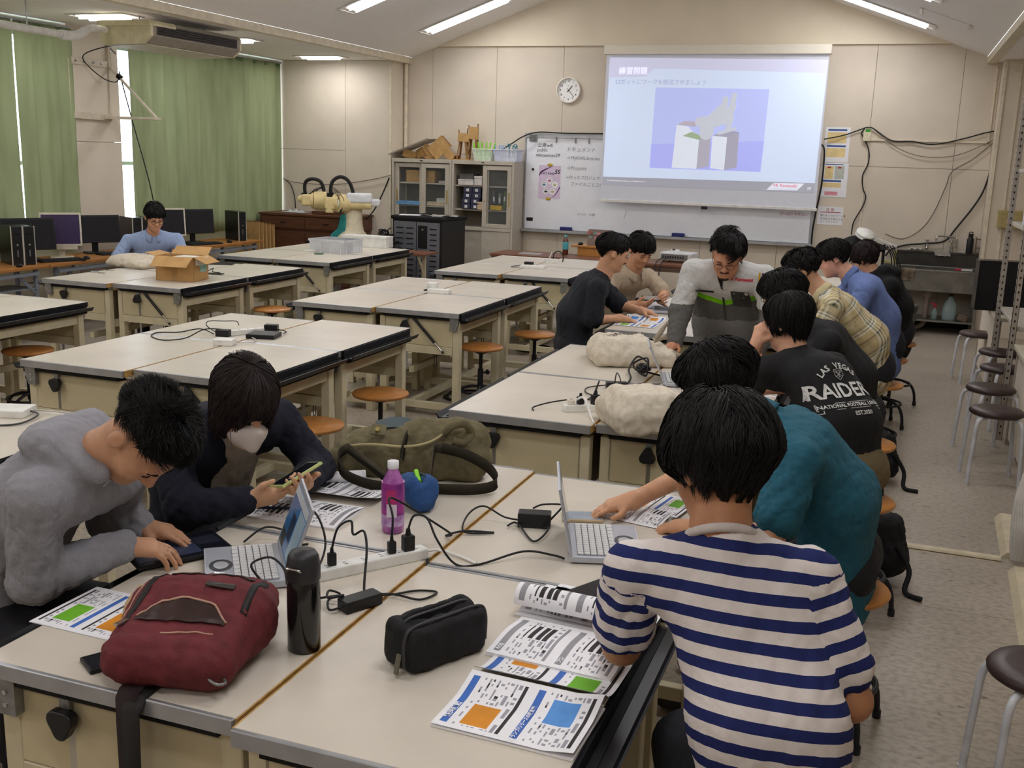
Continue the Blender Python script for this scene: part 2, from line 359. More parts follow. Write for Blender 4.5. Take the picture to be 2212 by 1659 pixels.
# ---------------------------------------------------------------- drafting desks
topm = M('desk_laminate', (210, 202, 188), 0.32, var=0.045, scale=3.2, bump=0.03, bscale=40, spec=0.4, detail=8)
woodedge = M('chipboard_edge', (186, 146, 84), 0.7, var=0.12, scale=40)
framem = M('desk_frame_paint', (204, 194, 164), 0.5, var=0.05, scale=8)
panelm = M('desk_panel_paint', (196, 184, 150), 0.5, var=0.05, scale=5)
traym = M('tray_black', (24, 25, 30), 0.35, var=0.1)
DW, DL, DH = 0.645, 0.915, 0.77
def make_desk():
    t = thing('drafting_desk', 'x', 'desk')
    hx, hy = DW/2, DL/2
    MB().bb((-hx, -hy+.012, DH-.032), (hx, hy-.012, DH)).build('tabletop', topm, t, bev=.0015, seg=1)
    MB().bb((-hx-.004, -hy+.012, DH-.033), (-hx, hy-.012, DH-.0012)).build('edge_band', woodedge, t)
    MB().bb((hx, -hy+.012, DH-.033), (hx+.003, hy-.012, DH-.0012)).build('edge_band', traym, t)
    for s in (-1, 1):
        y0 = s*(hy-.012); y1 = s*hy
        b = MB().bb((-hx, min(y0, y1), DH-.036), (hx, max(y0, y1), DH+.0012)); b.build('edge_strip', alu, t, bev=.002, seg=1)
    # pencil tray along the sitter's edge: an L-shaped black channel
    tr = MB().prism([(hx+.003, DH-.006), (hx+.003, DH-.05), (hx+.06, DH-.055), (hx+.075, DH-.03), (hx+.070, DH-.028), (hx+.056, DH-.046), (hx+.01, DH-.042), (hx+.01, DH-.006)], -hy+.03, hy-.03)
    tr.build('pencil_tray', traym, t)
    MB().bb((hx-.02, -hy+.05, DH-.075), (hx+.03, hy-.05, DH-.04)).build('tray_rail', blackm, t)
    for s in (-1, 1):                     # legs
        for q in (-1, 1):
            MB().bb((q*(hx-.035)-.026, s*(hy-.07)-.026, 0), (q*(hx-.035)+.026, s*(hy-.07)+.026, DH-.06)).build('leg', framem, t, bev=.003, seg=1)
    for s in (-1, 1):                     # end panels and the rail under them
        y = s*(hy-.052)
        MB().bb((-hx+.05, y-.008, DH-.25), (hx-.062, y+.008, DH-.062)).build('end_panel', panelm, t)
        MB().bb((-hx+.06, y-.016, DH-.31), (hx-.062, y+.012, DH-.253)).build('end_rail', framem, t, bev=.002, seg=1)
        MB().bb((-hx+.03, s*(hy-.07)-.02, .05), (hx-.03, s*(hy-.07)+.02, .10)).build('floor_rail', framem, t, bev=.002, seg=1)
        MB().bb((-hx+.05, y-.03, DH-.060), (hx-.02, y+.03, DH-.040)).build('top_rail', blackm, t)
    MB().bb((hx-.055, -hy+.09, DH-.15), (hx-.02, hy-.09, DH-.09)).build('front_rail', framem, t, bev=.002, seg=1)
    MB().bb((-hx+.02, -hy+.09, DH-.30), (-hx+.04, hy-.09, DH-.07)).build('back_panel', M('panel_brown', (120, 104, 80), 0.6), t)
    MB().bb((-.1, -hy+.09, .30), (-.06, hy-.09, .345)).build('stretcher', framem, t, bev=.002, seg=1)
    MB().bb((-.1, -hy+.09, .055), (-.05, hy-.09, .10)).build('stretcher', framem, t, bev=.002, seg=1)
    for s in (-1, 1):                     # steel hinge plates on the outer corners
        y = s*(hy-.018)
        b = MB().prism([(hx-.075, DH-.13), (hx-.03, DH-.13), (hx-.012, DH-.075), (hx-.01, DH-.035), (hx-.075, DH-.035)], min(y, y-s*.024), max(y, y-s*.024))
        o = b.build('hinge_plate', steel, t)
        MB().cyl((hx-.05, y+s*.004, DH-.105), (hx-.05, y-s*.004, DH-.105), .006, n=8).cyl((hx-.05, y+s*.004, DH-.075), (hx-.05, y-s*.004, DH-.075), .006, n=8).build('bolt', chrome, o)
    for s, dx in ((-1, -.10), (1, .12)):   # height lever: steel tab, black rounded-triangle knob, guide rod
        y = s*(hy-.030)
        tab = MB().bb((dx-.013, y-.004, DH-.085), (dx+.013, y+.004, DH-.035)).cyl((dx, y+s*.006, DH-.06), (dx, y, DH-.06), .006, n=8).build('lever_tab', steel, t)
        kn = MB(); up = 1 if s < 0 else -1
        pts = []
        for i in range(24):
            a = 2*pi*i/24; r = .031 + .0045*math.cos(3*(a-pi/2)); pts.append((dx+r*math.cos(a)*1.05, DH-.115-up*(-1)*r*math.sin(a)*1.1))
        kn.prism(pts, y-.016+s*.014, y+.010+s*.014)
        kn.build('lever_knob', black, t, bev=.006, seg=3)
        MB().bb((dx-.009, y-s*.016-.002, DH-.42), (dx+.009, y-s*.016+.002, DH-.09)).build('guide_rod', alu, t)
    y = -(hy-.026)                        # gas strut on one end
    st = MB().cyl((-.03, y, DH-.066), (.13, y, DH-.225), .0105, n=10).build('gas_strut', black, t)
    MB().cyl((.13, y, DH-.225), (.185, y, DH-.28), .005, n=8).build('strut_rod', chrome, st)
    MB().ball((.193, y, DH-.288), .010, 8, 6).ball((-.035, y, DH-.06), .010, 8, 6).build('strut_joint', black, st)
    hk = MB().tube([(.12, -hy+.05, DH-.31), (.12, -hy+.05, DH-.39), (.128, -hy+.05, DH-.405), (.136, -hy+.05, DH-.39), (.136, -hy+.05, DH-.31)], .0028, 6, sub=3)
    hk.build('wire_hook', cable, t)
    return t
desk0 = make_desk(); desk_used = [False]
blocks = [  # name for labels, centre x, centre y, y shift of the aisle-side pair
    ('nearest block with the maroon bag', -1.112, 2.485, -.03),
    ('block with the two canvas totes', -1.10, 5.01, .04),
    ('block with the black network hub', -3.487, 5.0, .06),
    ('block with only a white adapter on it', -3.448, 7.545, .05),
    ('block with the open cardboard box', -5.835, 7.60, .06),
    ('block with the translucent crate', -5.86, 10.02, .0),
    ('block with the white router', -3.42, 10.03, .08),
    ('bare block at the picture edge', -5.925, 4.93, .0),
    ('block behind the grey hoodie', -3.53, 2.40, .0),
    ('block with the rolled tape', -1.06, 7.49, .03),
    ('block nearest the sink', -1.06, 9.98, .0)]
for nm, cx_, cy_, sh in blocks:
    for sx, side in ((-1, 'window-side'), (1, 'aisle-side')):
        for sy, end in ((-1, 'near'), (1, 'far')):
            if nm.startswith('bare') and sx < 0 and False: continue
            lab = f'{end} {side} cream drafting desk of the {nm}'
            loc = (cx_+sx*(DW/2+.008), cy_+sy*(DL/2+.004)+(sh if sx > 0 else 0), 0)
            rot = 0 if sx > 0 else pi
            if not desk_used[0]:
                desk_used[0] = True; d = desk0; d['label'] = lab; d.location = loc; d.rotation_euler = (0, 0, rot)
            else: d = dup(desk0, lab, loc, rot)
            d['group'] = 'drafting desks in blocks of four'
# ---------------------------------------------------------------- curtains
def curtain_mat():
    m = bpy.data.materials.new('green_curtain'); m.use_nodes = True; nt = m.node_tree; n = nt.nodes; L = nt.links
    out = n['Material Output']; b = n['Principled BSDF']; b.inputs['Roughness'].default_value = 0.85; b.inputs['Specular IOR Level'].default_value = 0.1
    nz = n.new('ShaderNodeTexNoise'); nz.inputs['Scale'].default_value = 3.0; rp = n.new('ShaderNodeValToRGB'); e = rp.color_ramp.elements
    e[0].position = .3; e[0].color = (*lin((146, 158, 120)), 1); e[1].position = .7; e[1].color = (*lin((166, 178, 138)), 1)
    L.new(nz.outputs[0], rp.inputs[0]); L.new(rp.outputs[0], b.inputs[0])
    wv = n.new('ShaderNodeTexNoise'); wv.inputs['Scale'].default_value = 400; bp = n.new('ShaderNodeBump'); bp.inputs['Strength'].default_value = .12; L.new(wv.outputs[0], bp.inputs['Height']); L.new(bp.outputs[0], b.inputs['Normal'])
    tl = n.new('ShaderNodeBsdfTranslucent'); L.new(rp.outputs[0], tl.inputs[0]); mx = n.new('ShaderNodeMixShader'); mx.inputs[0].default_value = .05
    L.new(b.outputs[0], mx.inputs[1]); L.new(tl.outputs[0], mx.inputs[2]); L.new(mx.outputs[0], out.inputs[0]); return m
curtm = curtain_mat()
def curtain(ya, yb, label, ph, zb=.80, tuck=0):
    zt = ZS-.05; N = int((yb-ya)*64)
    def pt(u, v):
        y = ya+(yb-ya)*u; z = zt+(zb-zt)*v
        fo = (math.sin(y*21+ph+.6*math.sin(y*5))+.7*math.sin(y*11.3+ph*2.1)+.2*math.sin(y*47+ph))*.030*(.55+.45*v)
        sway = .012*math.sin(v*4+y*5+ph)*v
        return (-8.13+fo*.9, y+sway+tuck*v*v*(1-2*u)*.06, z)
    f = MB().grid(pt, N, 14)
    o = f.build('curtain', curtm); md = o.modifiers.new('thick', 'SOLIDIFY'); md.thickness = .003
    tag(o, label, 'curtain', 'green window curtains')
    MB().grid(lambda u, v: (lambda p: (p[0]+.003, p[1], zt+.004-v*.05))(pt(u, 0)), N, 1).build('heading_tape', M('curtain_tape', (98, 124, 82), .9), o)
    return o
curtain(5.3, 8.205, 'green curtain at the picture edge, left of the thin light gap', 0.3)
curtain(8.235, 8.99, 'narrow green curtain beside the pier that carries the wall bracket', 1.7)
curtain(9.83, 11.40, 'wide green curtain hanging behind the man in the light blue shirt', 2.6)
curtain(11.34, 12.93, 'green curtain closest to the front wall, behind the brown cupboard', 4.4)
for i, (ya, yb, s) in enumerate(((5.3, 8.95, 'the window at the picture edge'), (9.72, 12.92, 'the window beside the front wall'))):
    solo('curtain_rail', MB().bb((-8.15, ya, ZS-.05), (-8.11, yb, ZS-.025)), alu, f'slim grey curtain rail above {s}', 'curtain rail', bev=.004)
# ---------------------------------------------------------------- ceiling air conditioner with its pipe
acm = M('air_conditioner_shell', (214, 206, 172), 0.5); acd = M('air_conditioner_grille', (70, 64, 62), 0.6); acg = M('air_conditioner_under', (150, 142, 130), .6)
ac = thing('air_conditioner', 'cream ceiling-hung air conditioner with dark louvre beside the curtains', 'air conditioner', (-6.85, 8.97, 2.975))
prof = [(-.29, 0), (.27, 0), (.29, -.03), (.29, -.135), (.20, -.205), (-.24, -.215), (-.29, -.17)]
bd = MB().prism(prof, -.70, .70); bd.build('casing', acg, ac, bev=.008)
for s in (-1, 1): MB().prism([(a*1.01, b*1.02+.001) for a, b in prof], s*.70-.006, s*.70+.022 if s > 0 else s*.70+.03).build('end_cap', acm, ac, bev=.006)
MB().prism([(-.30, -.002), (.285, -.002), (.30, -.03), (.30, -.05), (-.30, -.05)], -.72, -.35).build('end_cover', acm, ac)
gr = MB().bb((.288, -.62, -.125), (.296, .64, -.035)).build('grille', acd, ac)
for k in range(4): MB().box((.298, .01, -.05-.02*k), (.016, 1.22, .004), (0, .5, 0)).build('louvre', M('louvre_dark', (48, 44, 44), .5), gr)
MB().prism([(-.292, -.205), (.2, -.206), (.2, -.212), (-.25, -.222)], -.66, .66).build('under_panel', M('ac_under_cream', (196, 188, 170), .5), ac)
for s in (-1, 1): MB().cyl((0, s*.5, -.02), (0, s*.5, .075), .007, n=8).build('hanger_rod', steel, ac)
pp = thing('drain_pipe', 'thick white insulated pipe running along the ceiling to the air conditioner', 'pipe')
MB().tube([(-7.0, 5.2, 2.80), (-7.05, 6.6, 2.795), (-7.1, 7.75, 2.79), (-7.1, 7.88, 2.79), (-7.08, 7.96, 2.82), (-7.06, 8.05, 2.875), (-7.05, 8.12, 2.885), (-7.05, 8.24, 2.885)], .033, 12).build('insulated_pipe', white, pp)
MB().tube([(-7.1, 7.72, 2.79), (-7.1, 7.86, 2.792), (-7.085, 7.94, 2.812), (-7.07, 8.0, 2.85)], .042, 12).build('elbow_wrap', M('white_tape', (236, 236, 236), .6, bump=.4, bscale=60), pp)
for y in (6.2, 7.3): MB().cyl((-7.06, y, 2.80), (-7.06, y, ZS), .005, n=6).build('hanger_rod', steel, pp)
# ---------------------------------------------------------------- wall bracket on the window pier
bkm = M('bracket_paint', (206, 196, 176), .5)
bk = thing('wall_bracket', 'cream steel television bracket with swing arm on the pier between curtains', 'bracket', (-8.13, 9.22, 2.1))
x = .0
for nm, a, b, w_, h_ in (('top_bar', (x, -.29, .585), (x, .33, .585), .07, .02), ('bottom_bar', (x, -.29, .04), (x, .29, .03), .07, .02), ('side_bar', (x, -.29, 0.03), (x, -.29, .60), .03, .02), ('side_bar', (x, .29, 0.0), (x, .31, .78), .03, .03)):
    MB().bar(a, b, h_, w_, up=(0, 0, 1) if 'bar' in nm and 'side' not in nm else (0, 1, 0)).build(nm, bkm, bk, bev=.002, seg=1)
MB().box((-.004, 0, .31), (.006, .56, .52)).build('back_sheet', cream, bk)
MB().bar((.0, .29, .03), (.62, .30, .03), .12, .025).build('swing_arm', bkm, bk, bev=.002, seg=1)
MB().bar((.0, .20, .03), (.62, .30, .03), .03, .03).build('swing_arm', bkm, bk, bev=.002, seg=1)
MB().bar((.60, .30, .04), (.02, .30, .56), .03, .02).build('brace', bkm, bk, bev=.002, seg=1)
MB().bar((.02, .30, .56), (.0, .31, .78), .03, .03).build('brace', bkm, bk, bev=.002, seg=1)
MB().box((.14, .30, .46), (.06, .03, .05), (0, .6, 0)).build('clamp', black, bk)
for y in (-.2, -.08, .06, .18): MB().cyl((.01, y, .585), (.022, y, .585), .010, n=8).build('bolt', steel, bk)
wc = MB().tube([(-7.2, 8.7, 2.80), (-7.7, 8.93, 2.80), (-8.05, 9.05, 2.72), (-8.02, 9.25, 2.55), (-8.0, 9.45, 2.50), (-7.99, 9.52, 2.55)], .006, 6)
solo('hanging_cable', wc, cable, 'thin black cable looping across the wall bracket on the pier', 'cable')
solo('hanging_cable', MB().tube([(-8.0, 9.53, 2.62), (-7.98, 9.58, 2.4), (-7.98, 9.72, 2.0), (-7.97, 9.92, 1.4), (-7.97, 10.0, 1.0)], .006, 6), cable, 'black cable hanging straight down in front of the curtain below the bracket', 'cable')
solo('wall_hook', MB().box((-8.14, 9.55, 2.88), (.03, .05, .12)).cyl((-8.12, 9.55, 2.86), (-8.05, 9.55, 2.80), .008, n=8), steel, 'small grey steel hook plate above the bracket post', 'hook')
# ---------------------------------------------------------------- wall clock
ck = thing('wall_clock', 'round white wall clock with black hands on the front wall', 'clock', (-4.11, WY-.001, 2.70), (pi/2, 0, 0))
MB().lathe([(.162, 0), (.166, .012), (.160, .035), (.148, .040), (.146, .010)], n=48, caps=False).build('rim', M('clock_rim', (240, 236, 226), .4), ck)
MB().lathe([(.0001, .012), (.147, .012)], n=48, caps=False).build('dial', M('clock_dial', (238, 238, 236), .5, var=.01), ck)
ink = M('black_ink', (22, 22, 24), .6)
for h in range(1, 13):
    a = pi/2-h*pi/6; xform(text_mb(str(h), .038, bold=.0006), Matrix.Translation((.112*math.cos(a), .112*math.sin(a), .0135))).build('numeral', ink, ck)
for i in range(60):
    if i % 5 == 0: continue
tk = MB()
for i in range(60):
    a = 2*pi*i/60; l = .012 if i % 5 == 0 else .006; tk.box((.139*math.cos(a), .139*math.sin(a), .0135), (l, .0018, .0006), (0, 0, a))
tk.build('minute_track', ink, ck)
def hand(nm, ang_, ln, wd):
    a = pi/2-ang_; d = Vector((math.cos(a), math.sin(a), 0)); MB().bar(-d*.03+Vector((0, 0, .017)), d*ln+Vector((0, 0, .017)), wd, .001).build(nm, ink, ck)
hand('hour_hand', (1+23/60)*pi/6, .075, .008); hand('minute_hand', 23/60*2*pi, .112, .006)
MB().cyl((0, 0, .016), (0, 0, .021), .006, n=12).build('hub', ink, ck)
xform(text_mb('SEIKO', .014), Matrix.Translation((0, .055, .0135))).build('lettering', ink, ck)
# ---------------------------------------------------------------- whiteboard
wb = thing('whiteboard', 'long white marker board with grey frame on the front wall', 'whiteboard', (0, 0, 0))
wbs = M('whiteboard_enamel', (240, 243, 250), .22, var=.01, spec=.5)
ax_, bx_, az, bz = -4.66, -.935, .915, 2.135; yw = WY-.035
MB().bb((ax_, yw, az), (bx_, WY-.002, bz)).build('board', wbs, wb)
for a, b in (((ax_-.012, yw-.008, az-.02), (ax_+.012, WY-.002, bz+.02)), ((bx_-.03, yw-.008, az-.02), (bx_+.012, WY-.002, bz+.02))): MB().bb(a, b).build('side_frame', alu, wb, bev=.003, seg=1)
MB().bb((ax_, yw-.01, bz-.04), (bx_, WY-.002, bz+.02)).build('top_frame', alu, wb, bev=.003, seg=1)
MB().bb((ax_-.02, yw-.085, az-.035), (bx_+.02, WY-.002, az-.01)).bb((ax_-.02, yw-.09, az-.035), (bx_+.02, yw-.083, az+.0)).build('pen_tray', alu, wb, bev=.002, seg=1)
yt = yw-.0015
pen = M('marker_black', (40, 40, 44), .6); peng = M('marker_grey', (140, 142, 146), .7); penr = M('marker_red', (190, 60, 70), .6)
for s, x, z, sz in (('公衆wifi', -4.50, 2.00, .062), ('public', -4.50, 1.94, .060), ('mknyannan29', -4.52, 1.875, .060)): wall_text(s, sz, (x, yt, z), pen, parent=wb, align='LEFT', shear=.15)
for s, x, z, sz in (('ドキュメント', -4.10, 1.955, .066), ('→MyKHILibraries', -4.10, 1.85, .062), ('→Projects', -4.10, 1.72, .066), ('→作ったプロジェクトの', -4.10, 1.60, .052), ('ファイルごとコピー', -4.03, 1.515, .056), ('のりた、水曜', -3.92, 1.13, .040)): wall_text(s, sz, (x, yt, z), peng, parent=wb, align='LEFT', shear=.1)
wall_text('引っぱりすぎない!', .043, (-1.33, yt, 1.262), penr, parent=wb, align='LEFT', shear=.1, space=.9)
MB().bar((-3.29, yt, 1.09), (-3.26, yt, 1.21), .006, .001).build('pen_stroke', pen, wb)
MB().bb((-4.62, yt-.002, 1.015), (-4.53, yw, 1.06)).build('maker_plate', black, wb)
for x in (-4.60, -4.572, -4.544, -4.516): MB().box((x, yw-.012, 2.09), (.02, .016, .085)).build('magnet_clip', steel, wb, bev=.003, seg=1)
for x in (-4.24, -3.98, -3.80): MB().box((x, yw-.012, 2.075), (.016, .014, .075)).build('magnet_clip', steel, wb, bev=.003, seg=1)
MB().cyl((-4.55, yw-.012, 1.69), (-4.55, yw, 1.69), .016, n=12).build('magnet', black, wb)
ebl = M('eraser_blue', (40, 44, 110), .6)
for x, l in ((-4.05, 'on the tray below the purple poster'), (-2.56, 'on the tray below the hanging screen')):
    e = thing('board_eraser', f'dark blue whiteboard eraser {l}', 'eraser', (x, yw-.046, az-.009), 0, 'whiteboard erasers')
    MB().box((0, 0, .032), (.16, .05, .045)).build('grip', ebl, e, bev=.008); MB().box((0, 0, .006), (.155, .048, .012)).build('felt_pad', blackm, e)
# poster on the board
po = thing('poster', 'small lilac safety poster with white circles stuck on the whiteboard', 'poster', (-4.315, yw-.001, 1.53), (pi/2, 0, 0))
lil = M('poster_lilac', (222, 204, 228), .7, var=.03, scale=8)
MB().bb((-.15, -.215, 0), (.15, .215, .0015)).build('sheet', lil, po)
plum = M('poster_plum', (92, 52, 104), .7)
pz = .0022
sw = MB().grid(lambda u, v: (-.148+.2*u, .10+.11*u**.5*1.0 - v*.035*(1-u)+.0, pz), 12, 1).grid(lambda u, v: (.148-.13*u, -.20+.13*(1-u)**2+v*.03*(1-u), pz), 12, 1); sw.build('swash', plum, po)
xform(text_mb("Let's keep", .047, bold=.0008), Matrix.Translation((-.03, .115, pz))).build('lettering', M('poster_ink', (70, 56, 90), .7), po)
xform(text_mb("5S", .075, bold=.002, shear=.2), Matrix.Translation((.10, .135, pz))).build('lettering', ink, po)
pw = M('poster_white', (244, 244, 246), .7); cols = [(196, 90, 150), (180, 170, 120), (90, 130, 170), (60, 50, 60), (200, 180, 150)]
for i, a in enumerate((90, 18, 162, 234, 306)):
    cx_, cy_ = .078*math.cos(math.radians(a)), -.055+.078*math.sin(math.radians(a))
    d = MB().lathe([(.0001, pz), (.043, pz)], (cx_, cy_, 0), 20, caps=False); dd = d.build('circle', pw, po)
    MB().box((cx_, cy_-.004, pz+.0006), (.04, .022, .0005)).box((cx_, cy_+.022, pz+.0006), (.026, .006, .0005)).build('picture', M(f'poster_pic{i}', cols[i], .7), dd)
gold = M('magnet_gold', (200, 170, 60), .5)
for y, dx in ((.222, .03), (-.215, .02)): MB().lathe([(.036, 0), (.036, .006), (.03, .009), (.0001, .009)], (dx-.03, y, 0), 16, sy=.55).build('oval_magnet', gold, po)
# ---------------------------------------------------------------- hanging projection screen with the projected slide
ps = thing('projection_screen', 'pull-down projection screen showing a robot slide in front of the whiteboard', 'screen', (0, 0, 0))
yc = 13.19
MB().bb((-3.61, yc-.05, 3.125), (-.885, yc+.07, 3.232)).build('case', M('screen_case', (228, 222, 206), .45, var=.01), ps, bev=.006)
scm = M('screen_cloth', (206, 208, 218), .8, var=.01, emit=.10)  # weak glow stands in for projector light falling on the cloth
MB().bb((-3.585, yc, 1.345), (-.905, yc+.004, 3.13)).build('cloth', scm, ps)
MB().bb((-3.60, yc-.012, 1.315), (-.89, yc+.016, 1.348)).build('bottom_bar', M('screen_bar', (226, 224, 220), .4), ps, bev=.004)
MB().box((-2.24, yc, 1.295), (.075, .03, .035)).build('pull_tab', black, ps, bev=.004)
ys = yc-.0012
def sl(nm, pts, rgb, k, e=.42, par=ps): # flat patch, projector light put in as its own glow, k = layer
    m = M('slide_%d_%d_%d' % rgb, rgb, .8, var=.0, emit=e); n = len(pts); yy = ys-.0006*k
    b = MB(); b.add([(x, yy, z) for x, z in pts], [tuple(range(n))]); return b.build(nm, m, par)
sl('slide_page', [(-3.56, 1.63), (-.94, 1.645), (-.915, 3.06), (-3.54, 3.09)], (208, 222, 248), 1)
sl('slide_header', [(-3.55, 2.85), (-3.07, 2.86), (-2.98, 2.96), (-.92, 2.91), (-.915, 3.06), (-3.54, 3.09)], (204, 206, 232), 2)
sl('slide_footer', [(-3.56, 1.53), (-.95, 1.53), (-.94, 1.645), (-3.56, 1.63)], (180, 182, 196), 2, .2)
sl('slide_picture', [(-2.96, 1.76), (-1.59, 1.755), (-1.56, 2.725), (-2.94, 2.735)], (186, 196, 248), 2)
sl('slide_picture_floor', [(-2.96, 1.76), (-1.59, 1.755), (-1.575, 2.12), (-2.955, 2.05)], (176, 182, 250), 3)
for ki, (pts, c) in enumerate((([(-2.65, 2.29), (-2.55, 2.34), (-2.38, 2.335), (-2.42, 2.27), (-2.50, 2.28)], (186, 178, 190)), ([(-2.65, 2.29), (-2.50, 2.27), (-2.36, 2.12), (-2.37, 1.765), (-2.68, 1.77)], (222, 230, 244)), ([(-2.57, 2.16), (-2.46, 2.21), (-2.29, 2.15), (-2.36, 2.115)], (160, 180, 150)),
               ([(-2.36, 2.12), (-2.22, 2.20), (-2.22, 1.80), (-2.37, 1.765)], (176, 174, 190)), ([(-2.20, 2.17), (-2.02, 2.155), (-2.03, 1.76), (-2.20, 1.78)], (222, 230, 244)), ([(-2.02, 2.155), (-1.88, 2.22), (-1.88, 1.80), (-2.03, 1.76)], (170, 168, 186)), ([(-2.20, 2.17), (-2.05, 2.24), (-1.88, 2.22), (-2.02, 2.155)], (166, 166, 186)))):
    sl('slide_block', pts, c, 4+.4*ki)
CAPK = [8]
def cap(a, b, r, c, k=5):
    a = Vector(a); b = Vector(b); d = (b-a).normalized(); nn = Vector((-d.y, d.x)); pts = []
    for i in range(7): t = -pi/2+pi*i/6; pts.append(b + nn*(-math.sin(t))*-r + d*math.cos(t)*r)
    for i in range(7): t = pi/2+pi*i/6; pts.append(a + nn*math.sin(t)*r + d*math.cos(t)*r)
    CAPK[0] += .4; sl('slide_robot', [tuple(p) for p in pts], c, CAPK[0], .34)
rw = (206, 212, 226)
for a, b, r in (((-2.28, 2.20), (-2.26, 2.32), .085), ((-2.36, 2.33), (-2.15, 2.34), .065), ((-2.22, 2.36), (-2.10, 2.48), .065), ((-2.10, 2.42), (-2.07, 2.60), .04), ((-1.99, 2.50), (-1.97, 2.65), .035), ((-2.06, 2.34), (-1.98, 2.52), .045), ((-2.02, 2.24), (-1.98, 2.40), .03), ((-2.12, 2.20), (-1.93, 2.26), .02)): cap(a, b, r, rw)
lt = M('slide_letters_white', (246, 248, 255), .8, emit=.6, var=0); lg = M('slide_letters_grey', (176, 178, 196), .8, emit=.35, var=0)
wall_text('練習問題', .092, (-3.42, ys-.004, 2.925), lt, parent=ps, align='LEFT')
wall_text('ロボットにワークを搬送させましょう', .070, (-3.46, ys-.004, 2.795), lg, parent=ps, align='LEFT', space=.93)
sl('slide_logo_plate', [(-1.50, 1.545), (-1.14, 1.55), (-1.06, 1.635), (-1.42, 1.63)], (232, 236, 250), 3)
wall_text('≡K Kawasaki', .055, (-1.285, ys-.004, 1.603), M('logo_red', (214, 120, 140), .8, emit=.3, var=0), parent=ps, bold=.0005)
wall_text('Powering your potential', .030, (-1.30, ys-.004, 1.565), lg, parent=ps)
wall_text('59', .045, (-1.0, ys-.004, 1.575), lt, parent=ps); wall_text('© 2024 Kawasaki Heavy Industries, Ltd. All Rights Reserved', .020, (-3.50, ys-.004, 1.585), lt, parent=ps, align='LEFT')
# ---------------------------------------------------------------- notices, wall box, trunking and cables on the front wall
navy = M('print_navy', (52, 84, 150), .7); yel = M('print_yellow', (232, 208, 150), .7); pnk = M('print_pink', (222, 150, 160), .7); gry = M('print_grey', (190, 196, 186), .7); inkg = M('print_grey_ink', (120, 112, 104), .7)
def notice(label, x0, x1, z0, z1, bits, texts=(), lean=0):
    t = thing('notice', label, 'notice', (0, WY, 0)); MB().bb((x0, -.003, z0), (x1, -.001, z1)).build('sheet', paper, t)
    for nm, a, b, c, d, m in bits: MB().bb((a, -.0036, c), (b, -.003, d)).build(nm, m, t)
    for s, x, z, sz, m, al in texts: wall_text(s, sz, (x, -.0042, z), m, parent=t, align=al)
    return t
ln = lambda zs, a=-.84, b=-.66: [('print_line', a, b-.02*(i % 2), z, z+.006, inkg) for i, z in enumerate(zs)]
notice('upper paper notice with two blue bars and yellow boxes beside the screen', -.88, -.595, 1.895, 2.305, [('heading_bar', -.85, -.635, 2.262, 2.282, navy), ('box', -.855, -.635, 2.12, 2.245, yel), ('heading_bar', -.85, -.635, 2.075, 2.095, navy), ('box', -.855, -.635, 1.955, 2.06, yel)] + [(n, a, b, c-.0, d, m) for n, a, b, c, d, m in []])
t = notice('lower paper notice with small diagrams below the blue barred sheet', -.88, -.58, 1.485, 1.885, [('heading_bar', -.85, -.64, 1.865, 1.875, navy), ('box', -.85, -.75, 1.70, 1.85, yel), ('box', -.735, -.625, 1.70, 1.855, gry), ('heading_bar', -.86, -.65, 1.665, 1.685, navy), ('box', -.87, -.65, 1.60, 1.655, yel), ('box', -.83, -.68, 1.505, 1.55, pnk)])
for x in (-.80, -.68): MB().bb((x-.02, -.0044, 1.825), (x+.02, -.0036, 1.842)).build('arrow_mark', M('print_red', (170, 50, 60), .7), t)
for i, z in enumerate((2.22, 2.20, 2.165, 2.15, 2.135, 2.03, 2.005, 1.985)): MB().bb((-.835, WY-.0046, z), (-.665-.02*(i % 3), WY-.0037, z+.006)).build('print_line', inkg, None) if False else None
notice('paper warning notice with red heading taped below the other sheets', -.885, -.592, 1.152, 1.368, [('rule', -.86, -.62, 1.298, 1.306, M('print_red', (190, 50, 70), .7))],
       [('注 意!', -.74, 1.33, .042, M('print_red', (190, 50, 70), .7), 'CENTER'), ('勢いよくスクリーンを', -.855, 1.262, .030, ink, 'LEFT'), ('引きおろさないこと', -.855, 1.222, .030, ink, 'LEFT'), ('※ゆっくり引いて下さい', -.855, 1.188, .020, inkg, 'LEFT')])
bxo = thing('junction_box', 'small cream wall socket box with green tape on top', 'wall socket', (-.405, WY, 2.21)); MB().bb((-.042, -.045, -.06), (.042, 0, .06)).build('cover', M('box_cream', (214, 208, 178), .5), bxo, bev=.005); MB().bb((-.02, -.046, .045), (.034, -.002, .078)).build('tape', M('tape_green', (70, 150, 50), .6), bxo); MB().cyl((0, -.047, .01), (0, -.044, .01), .006, n=8).build('screw', steel, bxo)
solo('cable_trunking', MB().bb((-.36, WY-.018, 2.155), (.925, WY, 2.178)).bb((.905, WY-.018, 2.155), (.925, WY, 3.0)), trimw, 'thin cream cable trunking running from the socket box up the far corner', 'trunking', bev=.002)
solo('cable_trunking', MB().bb((-.395, WY-.012, .8), (-.375, WY, 2.15)), trimw, 'short vertical cream trunking under the socket box', 'trunking', bev=.002)
yq = WY-.03
